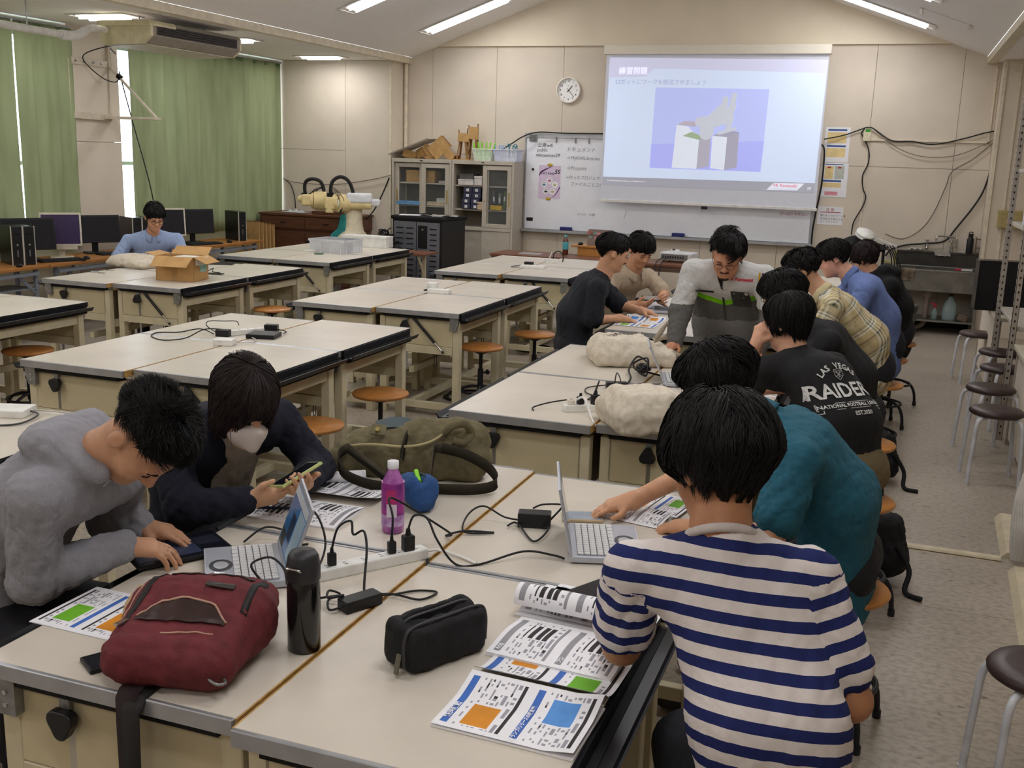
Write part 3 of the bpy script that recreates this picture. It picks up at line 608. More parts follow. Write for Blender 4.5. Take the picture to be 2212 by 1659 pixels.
for pts, r, lb, mt in (
    ([(-.89, 2.16), (-.66, 2.215), (-.44, 2.30), (-.40, 2.305), (-.34, 2.295), (-.13, 2.165), (.1, 2.16), (.33, 2.13), (.64, 2.20), (.9, 2.28), (1.11, 2.31)], .007, 'dark cable draped over the socket box to the shelf corner', cable),
    ([(-.44, 2.29), (-.47, 2.24), (-.43, 2.17), (-.37, 2.05), (-.36, 1.9), (-.41, 1.75), (-.39, 1.6), (-.35, 1.5), (-.38, 1.38), (-.46, 1.2), (-.47, 1.05)], .007, 'dark cable hanging in waves below the socket box', cable),
    ([(-.34, 2.29), (-.1, 2.11), (.1, 2.02), (.32, 1.985), (.61, 2.02), (.94, 2.18), (1.08, 2.29)], .004, 'thin grey cable sagging across the panel joint near the sink', M('cable_grey', (120, 108, 96), .6)),
    ([(1.08, 2.29), (.8, 2.0), (.57, 1.83), (.52, 1.66), (.42, 1.35), (.3, 1.15), (.11, 1.03), (-.09, 1.08)], .005, 'thin brown cable dropping from the shelf corner to the cart', M('cable_brown', (110, 96, 82), .6)),
    ([(1.1, 2.30), (1.0, 2.0), (.91, 1.58), (.68, 1.18), (.57, 1.03), (.35, .99), (.15, .96), (.0, .90), (-.06, .82)], .010, 'thick dark hose swinging down the wall to the sink', cable),
    ([(-.91, 2.10), (-.87, 2.02), (-.865, 1.7), (-.88, 1.5), (-.91, 1.25), (-.925, 1.05), (-.92, .8)], .010, 'thick black cable hanging beside the screen over the notices', cable)):
    solo('wall_cable', MB().tube([(x, yq-(.03 if x < -.85 else 0), z) for x, z in pts], r, 8), mt, lb, 'cable', 'cables on the front wall')
solo('wall_cable', MB().tube([(-4.95, 13.2, 1.93), (-4.82, 13.2, 2.01), (-4.66, 13.22, 2.11), (-4.47, 13.24, 2.165), (-4.1, 13.26, 2.16), (-3.54, 13.26, 2.165)], .008, 8), cable, 'black cable running along the top of the whiteboard', 'cable', 'cables on the front wall')
solo('wall_cable', MB().tube([(-8.1, 12.9, 1.45), (-7.89, 12.91, 1.40), (-7.3, 12.92, 1.395), (-6.74, 12.92, 1.48), (-6.44, 12.92, 1.55)], .005, 6), M('cable_grey', (120, 108, 96), .6), 'thin grey cable sagging along the wall behind the robot arm', 'cable', 'cables on the front wall')
solo('wall_cable', MB().tube([(-6.45, 12.9, 1.52), (-6.53, 12.86, 1.3), (-6.65, 12.8, 1.05), (-6.85, 12.6, .74), (-6.9, 12.5, .4)], .010, 8), cable, 'black cable dropping beside the glass cabinet behind the robot arm', 'cable', 'cables on the front wall')
solo('wall_cable', MB().tube([(-8.12, 12.94, 1.45), (-8.0, 12.938, 1.36), (-7.94, 12.937, 1.18), (-7.93, 12.937, 1.03)], .006, 6), cable, 'short black cable curling down behind the brown cupboard', 'cable', 'cables on the front wall')
ORD = ['first', 'second', 'third', 'fourth', 'fifth', 'sixth', 'seventh', 'eighth']
# ---------------------------------------------------------------- glass-door cabinets at the front wall
cabm = M('cabinet_paint', (186, 178, 164), .5, var=.03); cabd = M('cabinet_inside', (128, 120, 108), .7); brass = M('brass_pull', (176, 156, 100), .4, .5)
carton = M('carton_brown', (188, 150, 96), .8, var=.08, scale=20); cartond = M('carton_dark', (150, 112, 70), .85, var=.1, scale=20); boxw = M('box_paleback', (206, 200, 196), .7)
def cabinet(x0, label, openleft):
    w_, d_, h_ = .875, .40, 1.78
    t = thing('glass_cabinet', label, 'cabinet', (x0+w_/2, 12.93+d_/2, 0), 0, 'glass-door cabinets')
    hw, hd = w_/2, d_/2
    b = MB(); b.bb((-hw, -hd, 0), (-hw+.03, hd, h_)); b.bb((hw-.03, -hd, 0), (hw, hd, h_)); b.bb((-hw+.03, -hd+.001, h_-.05), (hw-.03, hd-.015, h_-.001)); b.bb((-hw+.03, hd-.015, .001), (hw-.03, hd-.001, h_-.001)); b.bb((-hw+.03, -hd+.001, .875), (hw-.03, hd-.015, .915)); b.bb((-hw+.03, -hd+.001, .001), (hw-.03, hd-.015, .06))
    b.build('body', cabm, t, bev=.002, seg=1)
    MB().bb((-hw+.03, hd-.02, .92), (hw-.03, hd-.016, h_-.05)).build('inside_back', cabd, t)
    for z in ((1.13, 1.44) if openleft else (1.15, 1.45)): MB().bb((-hw+.03, -hd+.06, z), (hw-.03, hd-.02, z+.018)).build('shelf', cabm, t)
    for k, (xa, xb, yo) in enumerate(((-hw+.035, .02, .034), (.0, hw-.035, .008))):
        if openleft and k == 0: xa, xb, yo = .015, hw-.04, .036
        d = thing('x', None, None); bpy.data.objects.remove(d)
        f = MB(); y0, y1 = -hd+yo, -hd+yo+.02; r = .06
        f.bb((xa, y0, .92), (xa+r, y1, h_-.06)); f.bb((xb-r, y0, .92), (xb, y1, h_-.06)); f.bb((xa+r, y0, .92), (xb-r, y1, .92+.05)); f.bb((xa+r, y0, h_-.115), (xb-r, y1, h_-.06))
        dr = f.build('door', cabm, t, bev=.0015, seg=1)
        MB().bb((xa+r, y0+.008, .97), (xb-r, y0+.012, h_-.115)).build('glass_pane', clear, dr)
        hx_ = xa+.03 if k == 0 and not openleft else xb-.03
        MB().bb((hx_-.011, y0-.002, 1.20), (hx_+.011, y0+.001, 1.38)).build('finger_pull', brass, dr)
        MB().cyl((xa+.03, y0-.004, 1.26), (xa+.03, y0+.002, 1.26), .009, n=10).build('lock', brass, dr)
    for k, (xa, xb, yo) in enumerate(((-hw+.035, .02, .03), (.0, hw-.035, .008))):
        dr = MB().bb((xa, -hd+yo, .065), (xb, -hd+yo+.02, .87)).build('lower_door', cabm, t, bev=.0015, seg=1)
        hx_ = xa+.03 if k == 0 else xb-.03
        MB().bb((hx_-.011, -hd+yo-.002, .40), (hx_+.011, -hd+yo+.001, .56)).build('finger_pull', brass, dr)
    MB().bb((-.02, -hd-.002, h_-.03), (.02, -hd+.001, h_-.018)).build('maker_plate', black, t)
    return t
cabinet(-6.43, 'grey steel cabinet with sliding glass doors, beside the wall corner', False)
cabinet(-5.55, 'grey steel cabinet with one glass door slid open, beside the whiteboard', True)
def cbox(label, c, d, m, rot=0, group=None, name='storage_box', cat='box', lidm=None):
    t = thing(name, label, cat, (c[0], c[1], c[2]), rot, group); MB().bb((-d[0]/2, -d[1]/2, 0), (d[0]/2, d[1]/2, d[2]*.8)).build('body', m, t, bev=.003, seg=1)
    MB().bb((-d[0]/2-.003, -d[1]/2-.003, d[2]*.78), (d[0]/2+.003, d[1]/2+.003, d[2])).build('lid', lidm or m, t, bev=.003, seg=1); return t
cy_ = 13.15
cbox('wide brown carton on the top shelf behind glass', (-6.05, cy_, 1.469), (.42, .24, .16), carton)
cbox('small white box on the top shelf behind glass', (-5.72, 13.10, 1.469), (.12, .15, .03), boxw)
cbox('flat blue tray box on the middle cabinet shelf', (-6.2, 13.08, 1.169), (.34, .24, .045), M('box_blue', (110, 160, 205), .6))
cbox('flat cream tray box on the middle cabinet shelf', (-5.78, 13.10, 1.169), (.30, .24, .05), M('box_cream2', (206, 190, 160), .6))
cbox('grey box stacked on the cream tray box in the cabinet', (-5.72, 13.10, 1.220), (.16, .18, .05), M('box_grey', (190, 196, 192), .6))
cbox('long pale box on the top shelf of the open cabinet', (-5.36, 13.06, 1.459), (.22, .2, .075), boxw)
cbox('square pale box on the top shelf of the open cabinet', (-5.185, 13.06, 1.459), (.11, .2, .12), boxw)
cbox('flat grey case lying on the pale box in the open cabinet', (-5.36, 13.08, 1.535), (.2, .2, .07), M('case_grey', (90, 88, 88), .6))
nb = M('parts_bin', (58, 60, 84), .5, var=.1); tagm = M('bin_tag', (232, 232, 232), .7)
nums = ['7', '5', '3', '8', '6', '2', '4', '1']
for k in range(8):
    r_, c_ = k//2, k % 2
    t = thing('parts_bin', f'dark plastic parts bin with a numbered tag, {["top", "second", "third", "bottom"][r_]} row {["left", "right"][c_]} in the open cabinet', 'bin', (-5.335+c_*.128-(.02 if r_ > 1 else 0), 13.06, 1.149+(3-r_)*.072), 0, 'numbered parts bins')
    f = MB(); f.bb((-.06, -.09, 0), (.06, .09, .004)); f.bb((-.06, -.09, 0), (.06, -.085, .062)); f.bb((-.06, .085, 0), (.06, .09, .068)); f.bb((-.06, -.09, 0), (-.055, .09, .068)); f.bb((.055, -.09, 0), (.06, .09, .068)); f.bb((-.061, -.091, .058), (.061, -.083, .068))
    f.build('tray', nb, t, bev=.002, seg=1)
    MB().bb((-.018, -.0925, .014), (.018, -.091, .05)).build('number_tag', tagm, t); wall_text(nums[k], .03, (0, -.0932, .032), ink, parent=t)
cbox('small tan box leaning in front of the parts bins', (-5.16, 12.99, 1.149), (.075, .04, .10), M('box_tan', (206, 180, 150), .7))
for k, (x, c, h) in enumerate(((-4.98, (110, 108, 104), .24), (-4.9, (150, 150, 146), .22), (-4.83, (96, 120, 70), .25), (-4.77, (196, 190, 170), .25))):
    t = thing('file_folder', f'{["dark grey", "pale grey", "green", "cream"][k]} file folder standing on the cabinet middle shelf', 'folder', (x, 13.12, 1.149)); MB().box((0, 0, h/2), (.03, .2, h), (0, .08*(k-1), 0)).build('cover', M(f'folder{k}', c, .6), t, bev=.002, seg=1); MB().box((0, -.1012, h*.6), (.02, .002, .06), (0, .08*(k-1), 0)).build('spine_label', paper, t)
cbox('black and yellow case on the cabinet middle shelf', (-4.93, 13.02, 1.149), (.16, .1, .085), M('case_yellow', (196, 160, 50), .6), lidm=black)
# things on top of the cabinets
t = thing('foam_board', 'thin white board leaning on cardboard on top of the cabinet', 'board', (-6.2, 13.1, 1.93), (0, -.36, 0)); MB().box((0.02, 0, 0), (.62, .36, .012)).build('sheet', M('board_white', (214, 210, 204), .7), t, bev=.002, seg=1); MB().box((.02, -.18, 0), (.62, .003, .014)).build('edge_strip', M('board_edge', (150, 140, 126), .7), t)
for k, (x, z, w_, h_, a, b_) in enumerate(((-6.23, 1.835, .18, .10, .25, .5), (-6.08, 1.85, .16, .13, -.35, -.6), (-5.95, 1.87, .17, .18, .3, .35), (-5.80, 1.93, .26, .20, -.75, .2), (-5.66, 1.85, .20, .12, .6, -.3))):
    t = thing('cardboard_piece', f'folded brown cardboard piece, {["first", "second", "third", "fourth", "fifth"][k]} from the wall corner on top of the cabinet', 'cardboard', (x, 13.06, z), (.15*b_, a, b_), 'cardboard scraps on the cabinet')
    MB().box((0, 0, 0), (w_, .006, h_)).build('face_sheet', carton, t); MB().box((w_/2, .06, 0), (.006, .12, h_*.9)).build('side_flap', cartond, t)
for k, (x, hh, lb) in enumerate(((-5.46, .36, 'four-legged cardboard tower model with boxy head on the cabinet'), (-5.33, .42, 'taller folded cardboard tower model behind the green basket'))):
    t = thing('cardboard_model', lb, 'model', (x, 13.1+.03*k, 1.78))
    MB().box((0, 0, .006), (.22, .16, .012)).build('base_board', carton, t)
    for sx in (-1, 1):
        for sy in (-1, 1): MB().bar((sx*.075, sy*.05, .012), (sx*.04, sy*.03, hh-.12), .022, .018).build('leg', cartond, t)
    MB().box((0, 0, hh-.07), (.15-.03*k, .10, .11+.05*k), (0, .06, .3)).build('head_box', carton, t, bev=.002, seg=1)
    MB().bar((-.055, 0, hh-.03), (-.075, 0, hh+.03), .03, .006).build('tab', cartond, t); MB().bar((.05, 0, hh-.03), (.06, 0, hh+.05), .03, .006).build('tab', cartond, t)
def basket(x, w_, label, wm, name):
    t = thing(name, label, 'basket', (x, 13.1, 1.78)); d_, h_ = .24, .14
    def side(u, v): # tapered wall ring
        per = 4; s = u*per; k = int(s) % 4; f = s-int(s); tp = .86+.14*v; hw, hd = w_/2*tp, d_/2*tp
        c = [(-hw, -hd), (hw, -hd), (hw, hd), (-hw, hd), (-hw, -hd)]; a, b = c[k], c[k+1]
        return (a[0]+(b[0]-a[0])*f, a[1]+(b[1]-a[1])*f, .004+h_*v)
    # woven mesh: bars
    for nm, rngu in (('mesh_upright', 56), ): 
        b = MB()
        for i in range(56): b.bar(side(i/56, 0), side(i/56, 1), .004, .003)
        for j in range(9):
            for k in range(4): b.bar(side(k/4, j/8), side((k+.9999)/4, j/8), .004, .003)
        b.build('mesh_wall', wm, t)
    MB().grid(side, 40, 1).build('inner_wall', glass('basket_film', (240, 244, 248), .45, .4), t)
    rim = MB()
    for k in range(4): rim.bar(side(k/4, 1.02), side((k+.9999)/4, 1.02), .016, .012)
    rim.build('rim', wm, t, bev=.002, seg=1); MB().bb((-w_*.42, -d_*.42, 0), (w_*.42, d_*.42, .005)).build('bottom', wm, t); return t
basket(-5.145, .27, 'white mesh basket full of bright green tools on the cabinet', white, 'plastic_basket')
basket(-4.825, .34, 'white mesh basket of blue and teal handles on the cabinet', M('basket_lilac', (214, 220, 240), .5), 'plastic_basket')
lime = M('lime_plastic', (140, 226, 40), .4); teal = M('teal_plastic', (30, 130, 150), .4); palb = M('pale_blue_plastic', (150, 180, 226), .4)
for k in range(6):
    x = -5.23+.034*k; t = thing('green_dustpan' if k == 2 else 'green_brush', f'bright lime green hand {"dustpan" if k == 2 else "brush"} standing in the basket, {["first", "second", "third", "fourth", "fifth", "sixth"][k]} from the cardboard models', 'dustpan' if k == 2 else 'brush', (x, 13.06+.02*(k % 2), 1.79), (.1, .12*(k-2.5), 0), 'green tools in the basket')
    MB().box((0, 0, .16), (.016, .008, .12)).ball((0, 0, .22), (.011, .006, .014), 8, 6).build('handle', lime, t)
    MB().box((0, 0, .06), (.05 if k != 2 else .13, .02, .10 if k != 2 else .17)).build('pan' if k == 2 else 'head', lime, t, bev=.006)
for k in range(10):
    x = -4.97+.032*k; mt = palb if k < 5 else teal
    t = thing('tool_handle', f'{"pale blue" if k < 5 else "teal"} plastic handled tool, {ORD[k % 5]} of its colour in the basket', 'tool', (x, 13.04+.03*(k % 2), 1.79), (.08, .05*(k % 3-1), 0), 'handles in the basket')
    MB().box((0, 0, .11), (.012, .01, .14)).build('shaft', mt, t, bev=.003); (MB().tube([(.018*math.cos(a*pi/4), 0, .195+.018*math.sin(a*pi/4)) for a in range(8)], .006, 6, closed=True, sub=2) if k in (5, 6, 8) else MB().ball((0, 0, .185), (.010, .008, .014), 8, 6)).build('grip', mt, t)
# ---------------------------------------------------------------- black and grey charging cabinet
ct = thing('charging_cart', 'black and silver slatted tablet charging cart in front of the cabinets', 'cart', (-5.52, 12.17, 0), -.13)
cw, cd, ch = .72, .58, 1.09
MB().bb((-cw/2, -cd/2, .06), (cw/2, cd/2, ch-.04)).build('body', black, ct, bev=.012)
MB().bb((-cw/2-.02, -cd/2-.02, ch-.05), (cw/2+.02, cd/2+.02, ch)).build('top', blackm, ct, bev=.018)
slv = M('cart_silver', (120, 122, 130), .42, .3)
for s in (-1, 1):
    d = MB().bb((s*.17-.165, -cd/2-.012, .10), (s*.17+.165, -cd/2, ch-.07)).build('door', slv, ct, bev=.003, seg=1)
    for c_ in (-.075, .075):
        for k in range(12):
            z = ch-.15-.065*k
            if s > 0 and c_ < 0 and z > .66: continue
            MB().bb((s*.17+c_-.05, -cd/2-.0145, z-.007), (s*.17+c_+.05, -cd/2-.011, z+.007)).build('vent_slot', blackm, d)
MB().bb((.03, -cd/2-.022, .70), (.16, -cd/2-.012, ch-.11)).build('handle_plate', black, ct, bev=.004); MB().cyl((.10, -cd/2-.03, .93), (.10, -cd/2-.02, .93), .014, n=12).build('lock', chrome, ct)
for sx in (-1, 1):
    for sy in (-1, 1): MB().cyl((sx*.28-.015, sy*.22, .03), (sx*.28+.015, sy*.22, .03), .03, n=14).bar((sx*.28, sy*.22, .03), (sx*.28, sy*.22, .07), .03, .02).build('caster', blackm, ct)
MB().cyl((-.40, -.16, .80), (-.36, -.2, .80), .008, n=8).build('side_handle', black, ct)
solo('paper_sheet', MB().box((-5.72, 12.03, ch+.003), (.26, .2, .004), (0, 0, .3)), paper, 'loose pale papers lying on the charging cart', 'paper')
solo('plastic_sleeve', MB().grid(lambda u, v: (-5.55+.42*u, 11.96+.25*v, ch+.006+.014*math.sin(u*9)*math.sin(v*6+1)), 24, 12), M('crumpled_film', (176, 172, 166), .3, alpha=.9), 'crumpled clear plastic sleeve on top of the charging cart', 'plastic bag')
solo('remote_control', MB().box((-5.55, 12.2, ch+.012), (.12, .06, .022)), black, 'black remote control lying on the charging cart', 'remote', bev=.004)
# ---------------------------------------------------------------- robot on its bench
rb = thing('industrial_robot', 'cream dual-arm robot with black looping hoses on a teal base', 'robot', (-6.24, 11.5, 0))
rcream = M('robot_cream', (230, 218, 190), .4); ryel = M('robot_yellow', (228, 208, 152), .42); rwht = M('robot_white', (226, 228, 232), .4); rteal = M('robot_teal', (50, 150, 150), .4); hose = M('robot_hose', (28, 28, 30), .6, bump=.3, bscale=120)
MB().lathe([(.20, .80), (.19, .83), (.13, .90), (.115, 1.0), (.11, 1.16), (.10, 1.17)], (0, 0, 0), 24).build('pedestal', rcream, rb)
MB().prism([(-.02, .80), (-.26, .80), (-.25, .85), (-.16, .92), (-.13, 1.06), (-.10, 1.10), (-.04, 1.10)], -.12, .1, 'y').build('base_fairing', rteal, rb, bev=.02, seg=3)
MB().box((0, 0, .79), (.52, .42, .03)).build('base_plate', blackm, rb)
def arm(nm, s, base, elbow, z, dy):
    b_, e_ = Vector((*base, z)), Vector((*elbow, z))
    a = MB().bar(b_, e_, .16, .12).build(nm, rwht, rb, bev=.035, seg=4)
    return a
a1 = arm('upper_link', 1, (.26, .0), (-.02, -.12), 1.30, 0); MB().box((.16, .04, 1.245), (.34, .17, .085), (0, 0, .35)).build('lower_cover', rwht, a1, bev=.03, seg=3)
MB().cyl((-.10, -.16, 1.22), (.26, -.02, 1.22), .065, .052, n=20).build('forearm', ryel, rb, bev=0)
j1 = MB().cyl((-.10, -.20, 1.235), (-.02, -.10, 1.235), .105, n=28).build('elbow_drum', ryel, rb); MB().cyl((-.112, -.214, 1.235), (-.10, -.20, 1.235), .055, n=20).build('drum_cap', rwht, j1); MB().cyl((-.16, -.14, 1.24), (-.08, -.14, 1.24), .11, n=24).build('drum_ring', ryel, j1)
MB().box((-.20, -.20, 1.23), (.13, .13, .15), (0, 0, .4)).build('wrist_block', ryel, rb, bev=.03, seg=3); MB().cyl((-.20, -.22, 1.12), (-.20, -.22, 1.2), .05, n=18).build('tool_flange', ryel, rb)
MB().bar((-.12, .05, 1.27), (-.36, -.02, 1.27), .12, .09).build('second_link', rwht, rb, bev=.03, seg=3)
j2 = MB().cyl((-.50, -.06, 1.245), (-.37, .0, 1.245), .115, n=28).build('elbow_drum', ryel, rb); MB().cyl((-.53, -.07, 1.245), (-.50, -.06, 1.245), .10, n=24).build('drum_ring', ryel, j2)
MB().box((-.57, -.10, 1.25), (.15, .13, .14), (0, .0, .4)).build('wrist_block', ryel, rb, bev=.03, seg=3); MB().ball((-.65, -.12, 1.26), (.055, .055, .045), 12, 8).build('wrist_tip', ryel, rb)
MB().tube([(-.63, -.05, 1.27), (-.645, -.05, 1.40), (-.62, -.05, 1.475), (-.53, -.05, 1.505), (-.44, -.03, 1.48), (-.40, -.02, 1.40), (-.385, -.02, 1.28)], .022, 10).build('cable_hose', hose, rb)
MB().tube([(-.20, -.16, 1.26), (-.225, -.15, 1.38), (-.20, -.14, 1.49), (-.11, -.12, 1.545), (-.02, -.1, 1.51), (.03, -.08, 1.41), (.05, -.06, 1.26)], .022, 10).build('cable_hose', hose, rb)
for k in range(5): MB().tube([(-.63+.02*k, -.09, 1.30), (-.56+.02*k, -.1, 1.30+.02*k), (-.47+.015*k, -.07, 1.36+.012*k), (-.41, -.03, 1.42-.01*k)], .004, 5, sub=4).build('thin_wire', cable, rb)
for k in range(4): MB().tube([(-.24+.02*k, -.19, 1.32), (-.16, -.2, 1.36+.02*k), (-.06+.02*k, -.23, 1.28), (-.05, -.235, 1.10), (-.09, -.22, .95)], .004, 5, sub=4).build('thin_wire', cable, rb)
MB().box((-.2, -.2, 1.30), (.06, .06, .10)).box((-.62, -.1, 1.31), (.05, .05, .05)).build('connector_block', blackm, rb)
bn = thing('robot_bench', 'low dark bench under the dual-arm robot', 'bench', (-6.2, 11.5, 0)); MB().bb((-.5, -.35, .74), (.42, .35, .775)).build('top', blackm, bn, bev=.004)
for sx in (-.46, .38):
    for sy in (-.31, .31): MB().bb((sx-.025, sy-.025, 0), (sx+.025, sy+.025, .74)).build('leg', steel, bn)
wbx = thing('white_case', 'plain white equipment case beside the robot behind the crate', 'case', (-5.76, 10.93, .77)); MB().bb((-.29, -.07, 0), (.29, .12, .125)).build('body', white, wbx, bev=.006); MB().bb((-.292, -.072, .105), (.292, .122, .13)).build('lid', white, wbx, bev=.004)
solo('cable_tangle', MB().tube([(-5.90+.08*math.sin(k*1.9)*(1+.3*math.sin(k)), 11.66+.1*math.cos(k*2.3), .83+.05*math.sin(k*1.3)+.03*(k % 3)) for k in range(26)], .007, 6, sub=4), cable, 'tangle of black cables heaped beside the robot base', 'cable')
cbox('dark box holding the cable tangle beside the robot', (-5.92, 11.66, .776), (.22, .26, .05), blackm)
# ---------------------------------------------------------------- brown cupboard, cardboard sheets, small brown tables
brn = M('dark_brown_wood', (98, 62, 44), .5, var=.12, scale=6, stretch=(1, 1, 5)); brnl = M('brown_table_top', (120, 78, 58), .35, var=.1, scale=5)
bc = thing('wooden_cupboard', 'dark brown wooden cupboard with drawers below the curtain', 'cupboard', (-7.35, 12.62, 0), 0)
MB().bb((-.72, -.30, 0), (.62, .28, .80)).build('body', brn, bc, bev=.004); MB().bb((-.76, -.34, .98), (.66, .30, 1.01)).build('top', brn, bc, bev=.006); MB().bb((-.74, -.32, .80), (.64, .29, .98)).build('frieze', brn, bc, bev=.003)
for k in range(2):
    d = MB().bb((-.70+.66*k, -.335, .82), (-.06+.66*k, -.32, .965)).build('drawer', brn, bc, bev=.003); MB().box((-.38+.66*k, -.34, .89), (.08, .012, .012)).build('pull', blackm, d)
    d = MB().bb((-.68+.66*k, -.315, .08), (-.06+.66*k, -.30, .77)).build('door', brn, bc, bev=.003); MB().ball((-.12+.5*k, -.325, .45), .014, 8, 6).build('knob', blackm, d)
MB().bb((.45, -.303, .52), (.53, -.3005, .58)).build('sticker', M('sticker_orange', (170, 110, 60), .7), bc); MB().bb((.46, -.303, .62), (.51, -.3005, .70)).build('sticker', M('sticker_grey', (150, 140, 132), .7), bc)
solo('wooden_board', MB().box((-7.13, 12.5, 1.033), (.42, .25, .045)), brn, 'flat brown wooden box lying on the cupboard', 'box', bev=.004)
solo('plastic_bundle', MB().grid(lambda u, v: (-7.85+.34*u, 12.42+.2*v, 1.018+.05*abs(math.sin(u*11+v*4))*math.sin(pi*u)*math.sin(pi*v)), 22, 12), M('clear_bundle', (196, 200, 204), .3, alpha=.85), 'crumpled clear plastic bundle on the brown cupboard', 'plastic bag')
for k in range(5):
    t = thing('cardboard_sheet', f'upright brown cardboard sheet, {["front", "second", "third", "fourth", "rear"][k]} of those leaning by the cupboard', 'cardboard', (-7.93+.02*k, 11.72+.055*k, 0), (0, 0, -.1), 'cardboard sheets by the cupboard')
    MB().bb((-.16, -.01, 0), (.22, .01, .93-.012*k)).build('board', carton, t); MB().bb((-.16, -.012, .93-.012*k-.012), (.22, .012, .93-.012*k)).build('torn_edge', cartond, t)
lt_ = thing('small_table', 'small brown-topped table in front of the charging cart', 'table', (-5.42, 11.36, 0), .05)
MB().bb((-.33, -.2, .675), (.30, .22, .70)).build('tabletop', brnl, lt_, bev=.004)
for s in (-1, 1): MB().bb((.2*s-.02, -.02, .03), (.2*s+.02, .02, .675)).build('leg', framem, lt_); MB().bb((.2*s-.02, -.2, 0), (.2*s+.02, .2, .03)).build('foot', framem, lt_); MB().bar((.2*s, -.18, .67), (.2*s, -.02, .45), .02, .02).build('brace', framem, lt_)
bt = thing('low_table', 'long brown-topped table under the whiteboard', 'table', (-3.2, 12.1, 0)); MB().bb((-1.36, -.28, .67), (1.3, .28, .70)).build('tabletop', brnl, bt, bev=.004); MB().bb((-1.34, -.27, .61), (1.28, .26, .67)).build('apron', M('apron_brown', (92, 70, 56), .5), bt)
for sx in (-1.3, 1.24):
    for sy in (-.23, .23): MB().bb((sx-.02, sy-.02, 0), (sx+.02, sy+.02, .62)).build('leg', framem, bt)
solo('clear_tray', MB().box((-4.1, 12.0, .708), (.26, .16, .014)), glass('tray_clear', (230, 236, 240), .35, .1), 'clear plastic tray on the long brown table', 'tray', bev=.004)
wood = M('light_wood', (186, 130, 66), .45, var=.08, scale=5, stretch=(1, 1, .2))
pd = thing('podium', 'light wooden lectern box standing on the brown table', 'lectern', (-3.30, 12.35, .70)); MB().bb((-.27, -.14, 0), (.28, .14, .10)).build('body', wood, pd, bev=.003); MB().bb((-.35, -.16, .10), (.32, .16, .122)).build('top', wood, pd, bev=.004)
# laptop on the lectern: stickered lid seen from behind
lp = thing('sticker_laptop', 'laptop with a sticker-covered lid open on the lectern', 'laptop', (-3.33, 12.38, .823)); MB().bb((-.15, -.02, 0), (.15, .2, .015)).build('base', M('laptop_grey', (120, 116, 116), .4), lp, bev=.003)
lid = MB().box((0, -.05, .095), (.30, .008, .20), (-.3, 0, 0)).build('lid', M('laptop_lid', (122, 100, 92), .5), lp, bev=.003)
for k in range(14):
    x, z = -.12+.06*(k % 5)+.01*math.sin(k*3), .03+.06*(k//5)+.008*math.cos(k*5)
    MB().box((x, -.0555-(z-.095)*.31, z), (.042, .002, .034), (-.3, .3*math.sin(k*7), 0)).build('sticker', M(f'sticker{k % 6}', [(200, 120, 130), (150, 160, 170), (90, 70, 80), (210, 190, 170), (170, 90, 80), (120, 140, 130)][k % 6], .5), lid)
t = thing('computer_mouse', 'black mouse on the lectern beside the stickered laptop', 'mouse', (-3.56, 12.3, .823)); MB().ball((0, 0, .014), (.032, .05, .02), 12, 8).build('shell', black, t); MB().box((0, .01, .03), (.004, .02, .006)).build('wheel', blackm, t)
def pet_bottle(loc, label, liquid, labm, capm, h=.215, name='drink_bottle'):
    t = thing(name, label, 'bottle', loc); s = h/.215
    MB().lathe([(r*s, z*s) for r, z in ((.026, 0), (.032, .006), (.033, .03), (.031, .05), (.033, .07), (.033, .135), (.028, .16), (.016, .185), (.0145, .192))], n=20).build('body', liquid, t)
    if labm: MB().lathe([(r*s, z*s) for r, z in ((.0336, .055), (.0336, .14))], n=20).build('label_sleeve', labm, t)
    MB().lathe([(r*s, z*s) for r, z in ((.0155, .192), (.0165, .195), (.0165, .214), (.0001, .215))], n=18).build('cap', capm, t); return t
pet_bottle((-3.735, 12.25, .70), 'plastic tea bottle with blue label on the brown table', M('tea_dark', (96, 44, 30), .15, spec=.6), M('label_bluegreen', (90, 180, 190), .35), M('cap_blue', (90, 170, 180), .4), .235)
# projector
pj = thing('projector', 'white projector with vents standing on the table beside the board', 'projector', (-2.33, 12.2, .70), -.15); MB().bb((-.19, -.13, .02), (.19, .15, .115)).build('case', M('projector_white', (214, 214, 214), .45), pj, bev=.02, seg=3); MB().bb((-.17, -.135, .035), (.15, -.128, .095)).build('port_panel', M('port_grey', (120, 118, 116), .6), pj); MB().lathe([(.06, .115), (.05, .14), (.0001, .14)], (-.06, .03, 0), 20).build('lens_hump', M('projector_white', (214, 214, 214), .45), pj); MB().box((-.06, -.015, .142), (.03, .02, .014)).build('lens_window', black, pj)
for k in range(9): MB().bb((-.15+.03*k, -.137, .05), (-.135+.03*k, -.1345, .075)).build('port', black, pj)
for sx in (-.15, .15): MB().cyl((sx, -.1, 0), (sx, -.1, .02), .012, n=8).cyl((sx, .1, 0), (sx, .1, .02), .012, n=8).build('foot', black, pj)
for k, x in enumerate((-2.50, -2.44)): solo('projector_cable', MB().tube([(x, 12.06, .75), (x-.02, 11.83, .70), (x-.03, 11.79, .5), (x-.01, 11.8, .25), (x+.02, 11.82, .02)], .006, 6), cable, f'black cable hanging from the projector, {["on the bottle side", "on the sink side"][k]}', 'cable')
